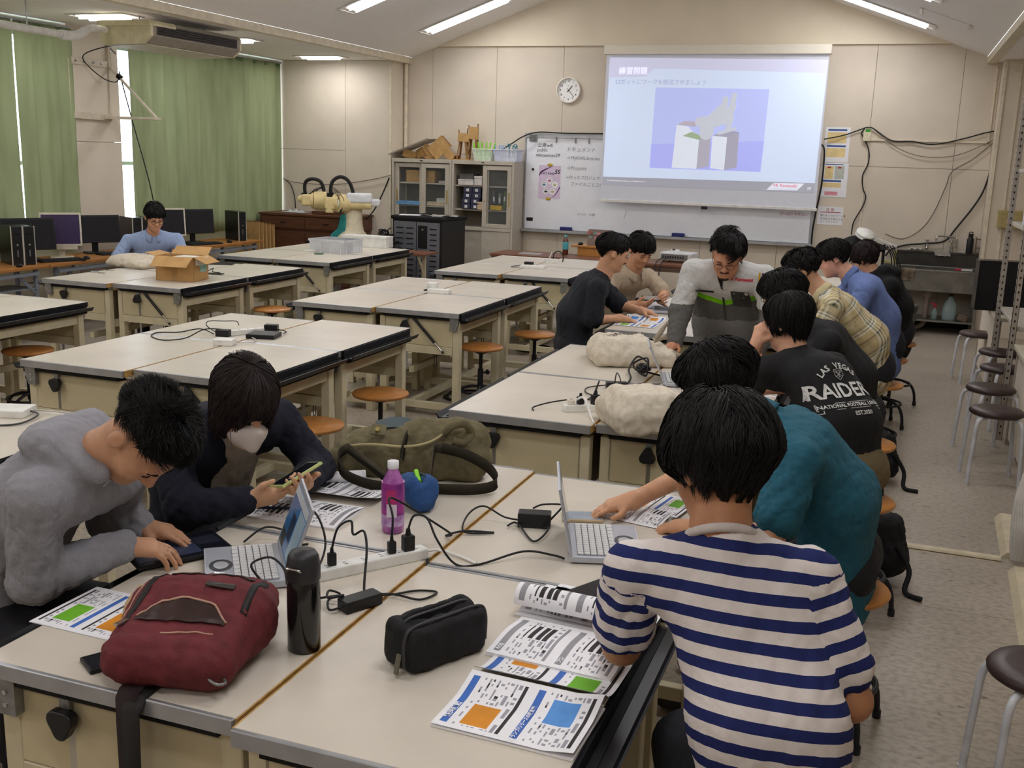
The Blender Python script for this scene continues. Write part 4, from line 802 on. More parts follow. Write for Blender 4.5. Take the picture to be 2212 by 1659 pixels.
# ---------------------------------------------------------------- computer desks along the windows
cdw = M('desk_oak', (170, 116, 62), .4, var=.08, scale=4, stretch=(6, 1, 1)); cleg = M('desk_leg_grey', (138, 144, 156), .45, .2)
for k, (ya, yb, lb) in enumerate(((6.1, 7.83, 'long brown folding table with PC towers at the picture edge'), (7.84, 9.64, 'long brown folding table holding the beige monitor'), (9.65, 11.45, 'long brown folding table ending at the cardboard sheets'))):
    t = thing('folding_table', lb, 'table', (-7.79, (ya+yb)/2, 0), 0, 'computer tables along the windows'); hl = (yb-ya)/2-.003
    MB().bb((-.3, -hl, .688), (.3, hl, .72)).build('tabletop', cdw, t, bev=.006); MB().bb((.26, -hl+.12, .63), (.29, hl-.12, .66)).build('side_rail', cleg, t); MB().bb((-.1, -hl+.1, .50), (.25, hl-.1, .51)).build('under_shelf', cleg, t)
    for s in (-1, 1):
        y = s*(hl-.12)
        for x in (-.24, .24): MB().bb((x-.016, y-.016, 0), (x+.016, y+.016, .69)).build('leg', cleg, t)
        MB().bar((-.24, y, .08), (.24, y, .08), .025, .02).build('leg_bar', cleg, t); MB().bar((.24, y, .45), (.24, y-s*.25, .67), .012, .03).build('fold_brace', cleg, t)
scrn = M('screen_black', (34, 36, 42), .12, var=.02, spec=.5); scrp = M('screen_violet', (58, 44, 84), .12, var=.05, spec=.5); bezb = M('bezel_black', (22, 22, 24), .35); bezc = M('bezel_beige', (214, 206, 188), .5)
def monitor(loc, rot, w_, h_, label, bez, scr, z0=.11, beige=False, tilt=.12):
    t = thing('computer_monitor', label, 'monitor', loc, rot, 'monitors along the windows')   # local -y is the screen side
    MB().box((0, .02, z0+h_/2), (w_, .045 if not beige else .06, h_), (-tilt, 0, 0)).build('bezel', bez, t, bev=.006)
    off = (.0235 if not beige else .031)
    n = Vector((0, -math.cos(tilt), math.sin(tilt))); c = Vector((0, .02, z0+h_/2))+n*off
    MB().box(c, (w_-.035, .002, h_-.04), (-tilt, 0, 0)).build('display', scr, t)
    MB().box((0, .06, z0*.5+.02), (.06, .03, z0+.08)).build('neck', bez, t, bev=.004); MB().box((0, .04, .008), (.22, .18, .016)).build('foot', bez, t, bev=.006)
    if beige: MB().box((0, .0, z0-.012), (w_*.75, .05, .04)).build('speaker_bar', bez, t, bev=.004)
    return t
monitor((-7.87, 7.98, .72), 1.05, .50, .31, 'wide black monitor half hidden behind the PC towers', bezb, scrn, .10)
monitor((-7.80, 8.33, .72), .80, .385, .33, 'beige square monitor with a violet screen, in front of the first curtain', bezc, scrp, .12, True)
monitor((-7.87, 8.90, .72), 1.0, .50, .29, 'wide black monitor beside the light blue shirted man', bezb, scrn, .11)
monitor((-7.85, 10.06, .72), .92, .385, .32, 'beige square monitor half hidden behind the light blue shirted man', bezc, scrn, .11, True)
monitor((-7.87, 10.56, .72), 1.05, .50, .29, 'wide black monitor next to the last PC tower', bezb, scrn, .11)
def tower(loc, rot, label):
    t = thing('pc_tower', label, 'computer', loc, rot, 'slim black PC towers'); MB().bb((-.05, -.0, 0), (.05, .34, .36)).build('case', M('tower_black', (20, 20, 26), .25), t, bev=.003)
    MB().bb((-.049, -.012, .004), (.049, 0, .356)).build('front_panel', black, t, bev=.002, seg=1)
    for s in (-1, 1): MB().bb((s*.05-.0035, -.013, 0), (s*.05+.0035, .002, .362)).build('trim_strip', M('tower_trim', (190, 186, 176), .4), t)
    MB().cyl((0, -.016, .19), (0, -.011, .19), .009, n=10).build('power_button', chrome, t); MB().bb((-.006, -.0135, .08), (.006, -.0118, .14)).build('brand_badge', M('badge', (110, 108, 104), .5), t); MB().bb((-.03, -.0135, .28), (.03, -.0118, .30)).build('drive_slot', blackm, t)
for x, y, r, l in ((-7.66, 7.62, 1.1, 'slim black PC tower with silver trim, outer one of the front pair'), (-7.61, 7.715, 1.1, 'slim black PC tower with silver trim, inner one of the front pair'), (-7.72, 9.36, 1.1, 'slim black PC tower standing behind the light blue shirted man, near one'), (-7.67, 9.455, 1.1, 'slim black PC tower standing behind the light blue shirted man, far one'), (-7.60, 11.15, 1.1, 'slim black PC tower at the end beside the cardboard sheets')): tower((x, y, .72), r, l)
kbm = M('keyboard_black', (30, 30, 32), .5)
def keyboard(loc, rot, label, m=kbm, w_=.44):
    t = thing('keyboard', label, 'keyboard', loc, rot, 'keyboards'); MB().bb((-w_/2, -.075, 0), (w_/2, .075, .018)).build('base', m, t, bev=.004)
    for r_ in range(5):
        b = MB()
        for k in range(15 if r_ < 4 else 9): b.box((-w_/2+.02+(w_-.04)*(k+.5)/(15 if r_ < 4 else 9), .052-.026*r_, .021), ((w_-.06)/(15 if r_ < 4 else 9)*.86, .020, .008))
        b.build('key_row', M('key_black', (40, 40, 42), .5), t)
def mouse(loc, rot, label, m=black):
    t = thing('computer_mouse', label, 'mouse', loc, rot, 'mice'); MB().ball((0, 0, .014), (.031, .052, .02), 12, 8).build('shell', m, t); MB().box((0, .02, .030), (.005, .02, .006)).build('wheel', blackm, t)
keyboard((-7.62, 8.12, .72), 1.2, 'black keyboard lying in front of the beige violet-screen monitor'); keyboard((-7.66, 8.98, .72), 1.2, 'black keyboard beside the elbow of the light blue shirted man'); keyboard((-7.66, 10.45, .72), 1.25, 'black keyboard in front of the last wide monitor')
mouse((-7.56, 8.40, .72), 1.0, 'black mouse on the table by the beige violet-screen monitor'); mouse((-7.55, 7.52, .72), 1.0, 'black mouse in front of the paired PC towers'); mouse((-7.58, 10.02, .72), 1.0, 'black mouse before the half hidden beige monitor'); mouse((-7.58, 10.85, .72), 1.0, 'black mouse before the end PC tower')
# ---------------------------------------------------------------- sink corner
ss = M('stainless', (150, 148, 142), .32, .85, var=.1, scale=9); ssd = M('stainless_dark', (84, 82, 78), .4, .8)
sk = thing('sink', 'stainless steel laboratory sink with backsplash at the front wall', 'sink', (.525, 13.03, 0))
MB().bb((-.45, -.28, .50), (.45, -.265, .72)).bb((-.45, .25, .50), (.45, .265, .72)).bb((-.45, -.265, .50), (-.435, .25, .72)).bb((.435, -.265, .50), (.45, .25, .72)).bb((-.45, -.28, .49), (.45, .265, .505)).build('basin', ss, sk, bev=.003, seg=1)
MB().bb((-.46, -.29, .715), (.46, -.25, .735)).bb((-.46, .24, .715), (.46, .27, .735)).bb((-.46, -.25, .715), (-.42, .24, .735)).bb((.42, -.25, .715), (.46, .24, .735)).build('rim', ss, sk, bev=.004)
MB().bb((-.46, .25, .73), (.46, .30, .90)).bb((-.46, .24, .88), (.46, .30, .905)).build('backsplash', ssd, sk, bev=.003)
for sx in (-.43, .43):
    for sy in (-.25, .24): MB().bb((sx-.018, sy-.018, 0), (sx+.018, sy+.018, .50)).build('leg', ss, sk)
MB().bb((-.45, -.24, .14), (.45, .24, .16)).build('under_shelf', ss, sk, bev=.002)
MB().cyl((-.08, .0, .14), (-.08, .0, .40), .028, n=14).cyl((-.08, 0, .40), (-.08, 0, .49), .05, n=14).tube([(-.08, 0, .15), (-.10, -.02, .08), (-.18, -.03, .03), (-.22, -.03, .0)], .028, 10).build('drain_pipe', M('pipe_pink', (176, 160, 146), .6), sk)
for k, (x, lb) in enumerate(((-.14, 'short chrome tap'), (.13, 'long-necked chrome tap'))):
    tp = thing('water_tap', f'{lb} on the sink backsplash', 'tap', (.525+x, 13.30, .905))
    MB().cyl((0, 0, 0), (0, 0, .07), .018, n=12).build('body', chrome, tp)
    (MB().tube([(0, 0, .06), (0, -.04, .075), (0, -.1, .07), (0, -.12, .04)], .010, 8) if k == 0 else MB().tube([(.05, 0, .05), (.05, 0, .15), (.02, 0, .175), (-.14, -.05, .185), (-.17, -.06, .17), (-.175, -.06, .13)], .010, 8)).build('spout', chrome, tp)
    MB().tube([(0, 0, .07), (0, 0, .12)], .008, 8, sub=1).ball((0, 0, .13), (.028, .028, .010), 10, 6).build('handle', chrome, tp)
def cloth(label, c, w_, h_, m, seed, drape=0, name='cleaning_cloth'):
    b = MB().grid(lambda u, v: (c[0]+(u-.5)*w_+.01*math.sin(v*7+seed), c[1]+(v-.5)*h_*(1-drape)+.008*math.sin(u*9), c[2]+.018*abs(math.sin(u*8+seed)*math.cos(v*6+seed))-drape*max(0, .5-v)*h_*1.6), 20, 14)
    o = b.build(name, m); o.modifiers.new('thick', 'SOLIDIFY').thickness = .004; return tag(o, label, 'cloth')
cloth('grey cloth draped over the sink tap ledge', (.56, 13.26, .915), .17, .13, M('rag_grey', (150, 144, 136), .9, bump=.4), 1, .55)
cloth('pale folded cloth on the sink ledge', (.27, 13.27, .915), .15, .09, M('rag_white', (186, 182, 174), .9, bump=.4), 3)
o = MB().grid(lambda u, v: (.09+.19*u, 12.735-.012*math.sin(u*6)-.008*math.sin(v*5), .745-.15*v), 16, 12).build('towel', M('towel_stained', (140, 128, 110), .95, rgb2=(78, 66, 54), scale=16, bump=.4)); o.modifiers.new('t', 'SOLIDIFY').thickness = .006; tag(o, 'stained hand towel hanging over the sink front edge', 'towel')
t = thing('thermos', 'black thermos flask standing on the sink backsplash', 'bottle', (.85, 13.275, .905)); MB().lathe([(.036, 0), (.038, .01), (.038, .16), (.03, .18), (.022, .19)], n=18).build('body', black, t); MB().lathe([(.026, .19), (.026, .225), (.0001, .23)], n=16).build('cap', blackm, t); MB().tube([(-.02, 0, .22), (-.015, 0, .245), (.015, 0, .245), (.02, 0, .22)], .005, 6).build('loop', blackm, t)
t = thing('soap_rack', 'small brown wire rack at the end of the sink ledge', 'rack', (.945, 13.27, .905))
for sx in (-.03, .03):
    for sy in (-.03, .03): MB().cyl((sx, sy, 0), (sx, sy, .19), .004, n=6).build('upright', M('rack_brown', (120, 96, 78), .5), t)
for z in (.01, .07, .17): MB().tube([(-.03, -.03, z), (.03, -.03, z), (.03, .03, z), (-.03, .03, z)], .004, 6, sub=1, closed=True).build('ring', M('rack_brown', (120, 96, 78), .5), t)
t = thing('scrub_brush', 'white scrub brush with red grip lying in the sink', 'brush', (.82, 12.80, .74), .2); MB().box((0, 0, .012), (.12, .03, .02)).build('body', white, t, bev=.006); MB().box((-.09, 0, .014), (.07, .025, .02)).build('grip', M('red_plastic', (190, 50, 70), .4), t, bev=.006)
bk_ = thing('detergent_bottle', 'large translucent jug of green liquid under the sink', 'bottle', (.70, 12.95, .16)); MB().lathe([(.075, 0), (.08, .02), (.08, .14), (.06, .20), (.028, .25), (.02, .27)], n=20, sx=1, sy=.7).build('jug', M('jug_milky', (170, 190, 190), .3, alpha=.75), bk_); MB().lathe([(.072, .004), (.076, .02), (.076, .06), (.0001, .06)], n=20, sx=1, sy=.7).build('liquid', M('green_liquid', (50, 140, 120), .2), bk_); MB().cyl((0, 0, .27), (0, 0, .295), .022, n=12).build('cap', black, bk_)
bk_ = thing('spray_bottle', 'clear spray bottle with red trigger under the sink', 'bottle', (.54, 12.93, .16)); MB().lathe([(.03, 0), (.034, .01), (.034, .08), (.014, .12), (.012, .13)], n=16).build('body', M('spray_clear', (170, 196, 196), .2, alpha=.7), bk_); MB().box((.0, 0, .155), (.03, .03, .05)).box((-.03, 0, .175), (.05, .02, .018)).build('trigger_head', M('red_plastic', (190, 50, 70), .4), bk_, bev=.004)
solo('paper_bag', MB().box((.84, 12.92, .20), (.11, .12, .08), (0, .3, 0)), M('bag_brown', (120, 104, 92), .8), 'small brown bag lying under the sink', 'bag', bev=.012)
bu = thing('waste_bin', 'grey round plastic waste bin beside the sink', 'bin', (.20, 12.62, 0)); MB().lathe([(.115, 0), (.12, .01), (.15, .33), (.158, .33), (.158, .345), (.145, .345), (.112, .02), (.0001, .02)], n=28).build('bucket', M('bin_grey', (104, 104, 102), .5), bu); MB().tube([(-.155, 0, .31), (-.12, -.1, .25), (0, -.165, .22), (.12, -.1, .25), (.155, 0, .31)], .004, 6).build('handle', steel, bu)
solo('plastic_tub', MB().lathe([(.05, 0), (.055, .01), (.06, .10), (.0001, .10)], (0.0, 13.0, .735), 18), M('tub_white', (206, 204, 190), .5), 'white plastic tub with a lid beside the yellow stand', 'tub') if False else None
ys_ = thing('mop_stand', 'yellow cleaning stand with a white tub beside the sink', 'stand', (-.02, 12.95, 0)); ylw = M('stand_yellow', (190, 180, 60), .5)
for sx in (-.07, .07): MB().cyl((sx, 0, 0), (sx, 0, .92), .010, n=8).build('post', ylw, ys_)
for z in (.5, .78): MB().bar((-.07, 0, z), (.07, 0, z), .02, .012).build('cross_bar', ylw, ys_)
MB().lathe([(.052, .64), (.058, .65), (.062, .76), (.0001, .765)], (0, -.07, 0), 18).build('tub', M('tub_white', (206, 204, 190), .5), ys_)
# equipment cart with draped black bag between the board and the sink
ec = thing('equipment_cart', 'dark trolley heaped with black gear between board and sink', 'trolley', (-.36, 12.75, 0))
for sx in (-.28, .28):
    for sy in (-.2, .2): MB().cyl((sx, sy, 0), (sx, sy, .98), .014, n=8).build('post', blackm, ec)
for z in (.25, .60, .92): MB().bb((-.29, -.21, z), (.29, .21, z+.02)).build('shelf', blackm, ec)
o = MB().grid(lambda u, v: (-.66+.62*u, 12.50+.42*v, .95+.13*math.sin(pi*u)**.5*math.sin(pi*v)**.5*(.75+.3*math.sin(u*7+2)*math.cos(v*5))), 26, 18).build('black_bag', M('bag_black', (22, 21, 24), .8, bump=.4, bscale=30)); tag(o, 'slack black fabric bag heaped on the trolley', 'bag')
solo('cable_reel', MB().lathe([(.11, 0), (.11, .012), (.05, .014), (.05, .03), (.11, .032), (.11, .044), (.0001, .046)], (-.30, 12.62, 1.085), 24, ax=(.3, -.4, .86)), white, 'white reel lying on the black bag', 'reel')
solo('power_tap', MB().box((-.06, 12.66, 1.02), (.24, .06, .035), (0, .3, .3)), white, 'white power strip hanging over the trolley edge', 'power strip', bev=.005)
for k in range(4): solo('trolley_cable', MB().tube([(-.08+.03*k, 12.5, 1.0), (.0+.03*k, 12.47, .9-.02*k), (.02+.03*k, 12.48, .72), (-.05+.02*k, 12.5, .6)], .007, 6), cable, f'black cable looping down the trolley side, {["first", "second", "third", "fourth"][k]} from the board', 'cable', 'cables on the trolley')
# ---------------------------------------------------------------- stools
oak = M('stool_oak', (186, 124, 62), .32, var=.08, scale=6, stretch=(1, 4, 1), spec=.5); sblk = M('stool_black', (40, 40, 44), .4, .3)
def wood_stool(z=.50):
    t = thing('wooden_stool', 'x', 'stool', group='round wooden lab stools')
    MB().lathe([(.0001, z-.022), (.12, z-.024), (.158, z-.018), (.165, z-.006), (.16, z+.002), (.0001, z+.004)], n=36).build('seat', oak, t)
    MB().lathe([(.075, z-.028), (.07, z-.036), (.03, z-.055), (.016, z-.06)], n=16).build('seat_plate', sblk, t)
    MB().cyl((0, 0, .12), (0, 0, z-.05), .014, n=12).cyl((0, 0, .16), (0, 0, .33), .021, n=12).build('column', sblk, t)
    k = MB().cyl((.02, 0, .30), (.055, 0, .30), .006, n=8).ball((.065, 0, .30), (.014, .02, .02), 10, 6).build('height_knob', black, t)
    MB().tube([(.15*math.cos(2*pi*i/16), .15*math.sin(2*pi*i/16), .17) for i in range(16)], .009, 8, sub=3, closed=True).build('foot_ring', sblk, t)
    for i in range(4):
        a = pi/4+i*pi/2; c_, s_ = math.cos(a), math.sin(a)
        MB().tube([(.015*c_, .015*s_, .20), (.08*c_, .08*s_, .195), (.15*c_, .15*s_, .165), (.185*c_, .185*s_, .10), (.195*c_, .195*s_, .012)], .011, 8, sub=4).cyl((.195*c_, .195*s_, 0), (.195*c_, .195*s_, .03), .015, n=8).build('leg', sblk, t)
    return t
st0 = wood_stool()
stl = [((-5.02, 7.78), 'under the far aisle-side desk of the cardboard box block'), ((-2.57, 7.70), 'beside the dark navy shirt, far of a pair'), ((-2.74, 6.98), 'near of the pair by the adapter block'), ((-2.70, 5.30), 'beside the far corner of the hub block'), ((-2.68, 4.50), 'just behind the masked person'), ((-5.36, 5.36), 'half hidden behind the hub block at the picture edge'),
       ((0.0, 7.02), 'under the plaid shirted person'), ((-.04, 5.42), 'under the plain black shirted person'), ((-.04, 4.44), 'under the person with the lettered black shirt'), ((-.05, 3.44), 'under the teal shirted person'), ((.03, 7.98), 'under the mid-blue shirted person'), ((.10, 8.78), 'under the black hooded jacket'), ((-.09, 1.82), 'under the striped shirt'),
       ((-2.20, 2.02), 'under the grey hooded person'), ((-2.14, 2.80), 'under the masked person'), ((-2.03, 6.92), 'under the dark navy shirted person'), ((-2.01, 7.85), 'under the beige shirted person'), ((-6.80, 8.42), 'under the light blue shirted person')]
for k, ((x, y), l) in enumerate(stl):
    s = st0 if k == 0 else dup(st0); s['label'] = f'round wooden lab stool {l}'; s.location = (x, y, 0); s.rotation_euler = (0, 0, .5*k)
vin = M('stool_vinyl', (62, 48, 46), .4, var=.05, bump=.1, bscale=200); wtu = M('stool_white_tube', (206, 208, 214), .35)
def vinyl_stool():
    t = thing('vinyl_stool', 'x', 'stool', group='brown vinyl stools with white legs'); z = .45
    MB().lathe([(.0001, z-.035), (.14, z-.035), (.155, z-.025), (.157, z-.012), (.145, z+.002), (.10, z+.009), (.0001, z+.011)], n=36).build('seat', vin, t)
    for i in range(4):
        a = pi/4+i*pi/2; c_, s_ = math.cos(a), math.sin(a)
        MB().tube([(.02*c_, .02*s_, z-.042), (.10*c_, .10*s_, z-.042), (.155*c_, .155*s_, z-.05), (.18*c_, .18*s_, z-.09), (.19*c_, .19*s_, z-.2), (.205*c_, .205*s_, .012)], .0125, 10, sub=4).cyl((.205*c_, .205*s_, 0), (.205*c_, .205*s_, .03), .0145, n=10).build('leg', wtu, t)
    return t
vs0 = vinyl_stool()
for k, (x, y, r, l) in enumerate(((.545, 3.18, .2, 'nearest, cut by the picture edge'), (.70, 6.80, .1, 'nearer of the close pair by the shelf'), (.72, 7.52, .4, 'farther of the close pair by the shelf'), (.80, 10.05, .2, 'farthest, near the sink'), (.86, 8.35, .5, 'lower one behind the perforated post'), (.90, 9.1, .3, 'upper one behind the perforated post'))):
    s = vs0 if k == 0 else dup(vs0); s['label'] = f'brown vinyl stool with white legs, {l}'; s.location = (x, y, 0); s.rotation_euler = (0, 0, r)
# ---------------------------------------------------------------- shelves and side desks along the aisle wall
perf = M('shelf_angle', (168, 160, 150), .45, .25); hole = M('hole_dark', (40, 36, 34), .9)
sh = thing('steel_shelf', 'tall grey slotted-angle steel shelf along the aisle', 'shelf', (0, 0, 0))
def post(x, y, h):
    p = MB().bb((x-.02, y, 0), (x+.02, y+.003, h)).bb((x+.017, y, 0), (x+.02, y+.04, h)).bb((x-.02, y, 0), (x-.017, y+.04, h)).build('post', perf, sh)
    b = MB(); n = int(h/.05)
    for i in range(n): b.box((x, y-.0008, .05+i*.05), (.010, .0012, .016)); b.box((x-.0208, y+.02, .05+i*.05), (.0012, .010, .016))
    b.build('slot_holes', hole, p)
for x, y in ((.85, 7.9), (.85, 9.05), (1.25, 7.9), (1.25, 9.05)): post(x, y, 2.55)
for z in (.78, 1.45, 1.85, 2.25):
    MB().bb((.86, 7.92, z), (1.26, 9.07, z+.03)).build('shelf_board', M('shelf_board', (178, 172, 160), .5), sh, bev=.003, seg=1)
for k in range(7): t = thing('binder', f'white lever-arch binder on the upper steel shelf, {ORD[k]} from the near post', 'binder', (.98, 7.99+.085*k, 1.48), 0, 'binders on the shelf'); MB().bb((-.10, -.036, 0), (.14, .036, .31)).build('cover', M('binder_white', (206, 208, 214), .5), t, bev=.003, seg=1); MB().bb((-.1015, -.02, .12), (-.1, .02, .26)).build('spine_label', paper, t); MB().box((-.105, 0, .3), (.02, .03, .02)).build('clip', black, t)
for k, (y, z) in enumerate(((8.02, 1.88), (8.3, 1.88), (8.1, 2.28), (8.5, 2.28))): cbox(f'pale storage box on the high steel shelf, {["near lower", "far lower", "near upper", "far upper"][k]}', (1.06, y, z), (.3, .22, .16), boxw)
solo('shelf_cable', MB().tube([(.88, 7.86, 2.28), (.86, 7.84, 2.34), (.90, 7.83, 2.2), (.89, 7.84, 1.9), (.93, 7.86, 1.6)], .006, 6), cable, 'black cable looped on the near shelf post', 'cable')
for k, (ya, yb, lb) in enumerate(((6.1, 7.85, 'grey side desk in front of the slotted shelf at the picture edge'), (9.2, 10.9, 'cream side desk with a computer beyond the slotted shelf'))):
    t = thing('side_desk', lb, 'desk', (0, 0, 0)); x0 = .86 if k == 0 else .84; zt = .70
    MB().bb((x0, ya, zt-.03), (x0+.6, yb, zt)).build('tabletop', M('side_desk_top', (196, 188, 168), .4), t, bev=.003); MB().bb((x0+.03, ya+.03, .05), (x0+.05, yb-.03, zt-.03)).build('modesty_panel', cream, t)
    for y in (ya+.05, yb-.05):
        for x in (x0+.04, x0+.56): MB().bb((x-.02, y-.02, 0), (x+.02, y+.02, zt-.03)).build('leg', perf, t)
t = thing('pc_tower', 'black PC tower on the side desk behind the slotted shelf post', 'computer', (1.12, 9.75, .70), pi/2+.1); MB().bb((-.09, 0, 0), (.09, .42, .42)).build('case', M('tower_black', (20, 20, 26), .25), t, bev=.006); MB().bb((-.09, -.02, 0), (.09, 0, .42)).build('front_panel', black, t, bev=.006); MB().bb((-.06, .02, .42), (-.03, .08, .46)).bb((.03, .02, .42), (.06, .08, .46)).build('top_bracket', blackm, t)
mouse((.93, 9.45, .70), .3, 'black mouse on the cream side desk beyond the shelf'); keyboard((1.02, 9.95, .70), pi/2, 'black keyboard on the cream side desk beyond the shelf')
mouse((.95, 7.6, .70), .3, 'black mouse on the grey side desk in front of the shelf')
cbox('wooden card box with dark front mounted on the right wall section, near one', (1.30, 12.86, 1.24), (.13, .14, .19), M('woodbox', (176, 160, 110), .6)); cbox('wooden card box with dark front mounted on the right wall section, far one', (1.14, 12.88, 1.24), (.13, .12, .19), M('woodbox', (176, 160, 110), .6))
# floor ducts and the cable bundle
dm = M('duct_cream', (206, 194, 166), .5)
def duct(a, b, w_, h_, label):
    t = thing('floor_duct', label, 'cable duct'); a = Vector(a); b = Vector(b); d = (b-a).normalized(); n = Vector((-d.y, d.x, 0)); 
    pr = [(-w_/2, 0), (-w_*.28, h_), (w_*.28, h_), (w_/2, 0)]; f = MB(); vs = [a+n*u+Vector((0, 0, v)) for u, v in pr]+[b+n*u+Vector((0, 0, v)) for u, v in pr]
    f.add(vs, [(0, 1, 2, 3), (7, 6, 5, 4), (0, 4, 5, 1), (1, 5, 6, 2), (2, 6, 7, 3), (3, 7, 4, 0)]); f.build('cover', dm, t); MB().bar(a-n*w_*.42+Vector((0, 0, .004)), b-n*w_*.42+Vector((0, 0, .004)), .006, .006).build('base_lip', joint, t)
duct((-.45, 5.37, 0), (.655, 5.36, 0), .07, .016, 'long cream cable duct crossing the aisle floor'); duct((.72, 5.40, 0), (.74, 6.05, 0), .12, .03, 'short cream cable duct beside the bundled cables, farther one'); duct((.70, 4.25, 0), (.735, 5.22, 0), .12, .03, 'short cream cable duct by the picture edge, nearer one')
for k in range(7):
    a = k*.9; solo('floor_cable', MB().tube([(.70+.01*k, 5.33, .02), (.69+.012*k, 5.36, .14+.015*k), (.70+.01*k, 5.45+.03*k, .30+.03*k), (.76+.02*k, 5.62+.04*k, .38+.025*k), (.90, 5.75+.03*k, .36+.03*k)], .009, 8), greycable, f'pale grey network cable in the bundle rising from the duct, {ORD[k]} loop from below', 'cable', 'bundle of pale network cables')
fc = thing('side_cabinet', 'cream low cabinet beside the cable ducts at the picture edge', 'cabinet', (0, 0, 0)); MB().bb((.86, 3.3, 0.05), (1.4, 6.0, .62)).build('body', cream, fc, bev=.004); MB().bb((.84, 3.28, .62), (1.42, 6.02, .65)).build('top', M('side_desk_top', (196, 188, 168), .4), fc, bev=.004); MB().bb((.88, 3.34, 0), (1.38, 5.98, .05)).build('plinth', blackm, fc)
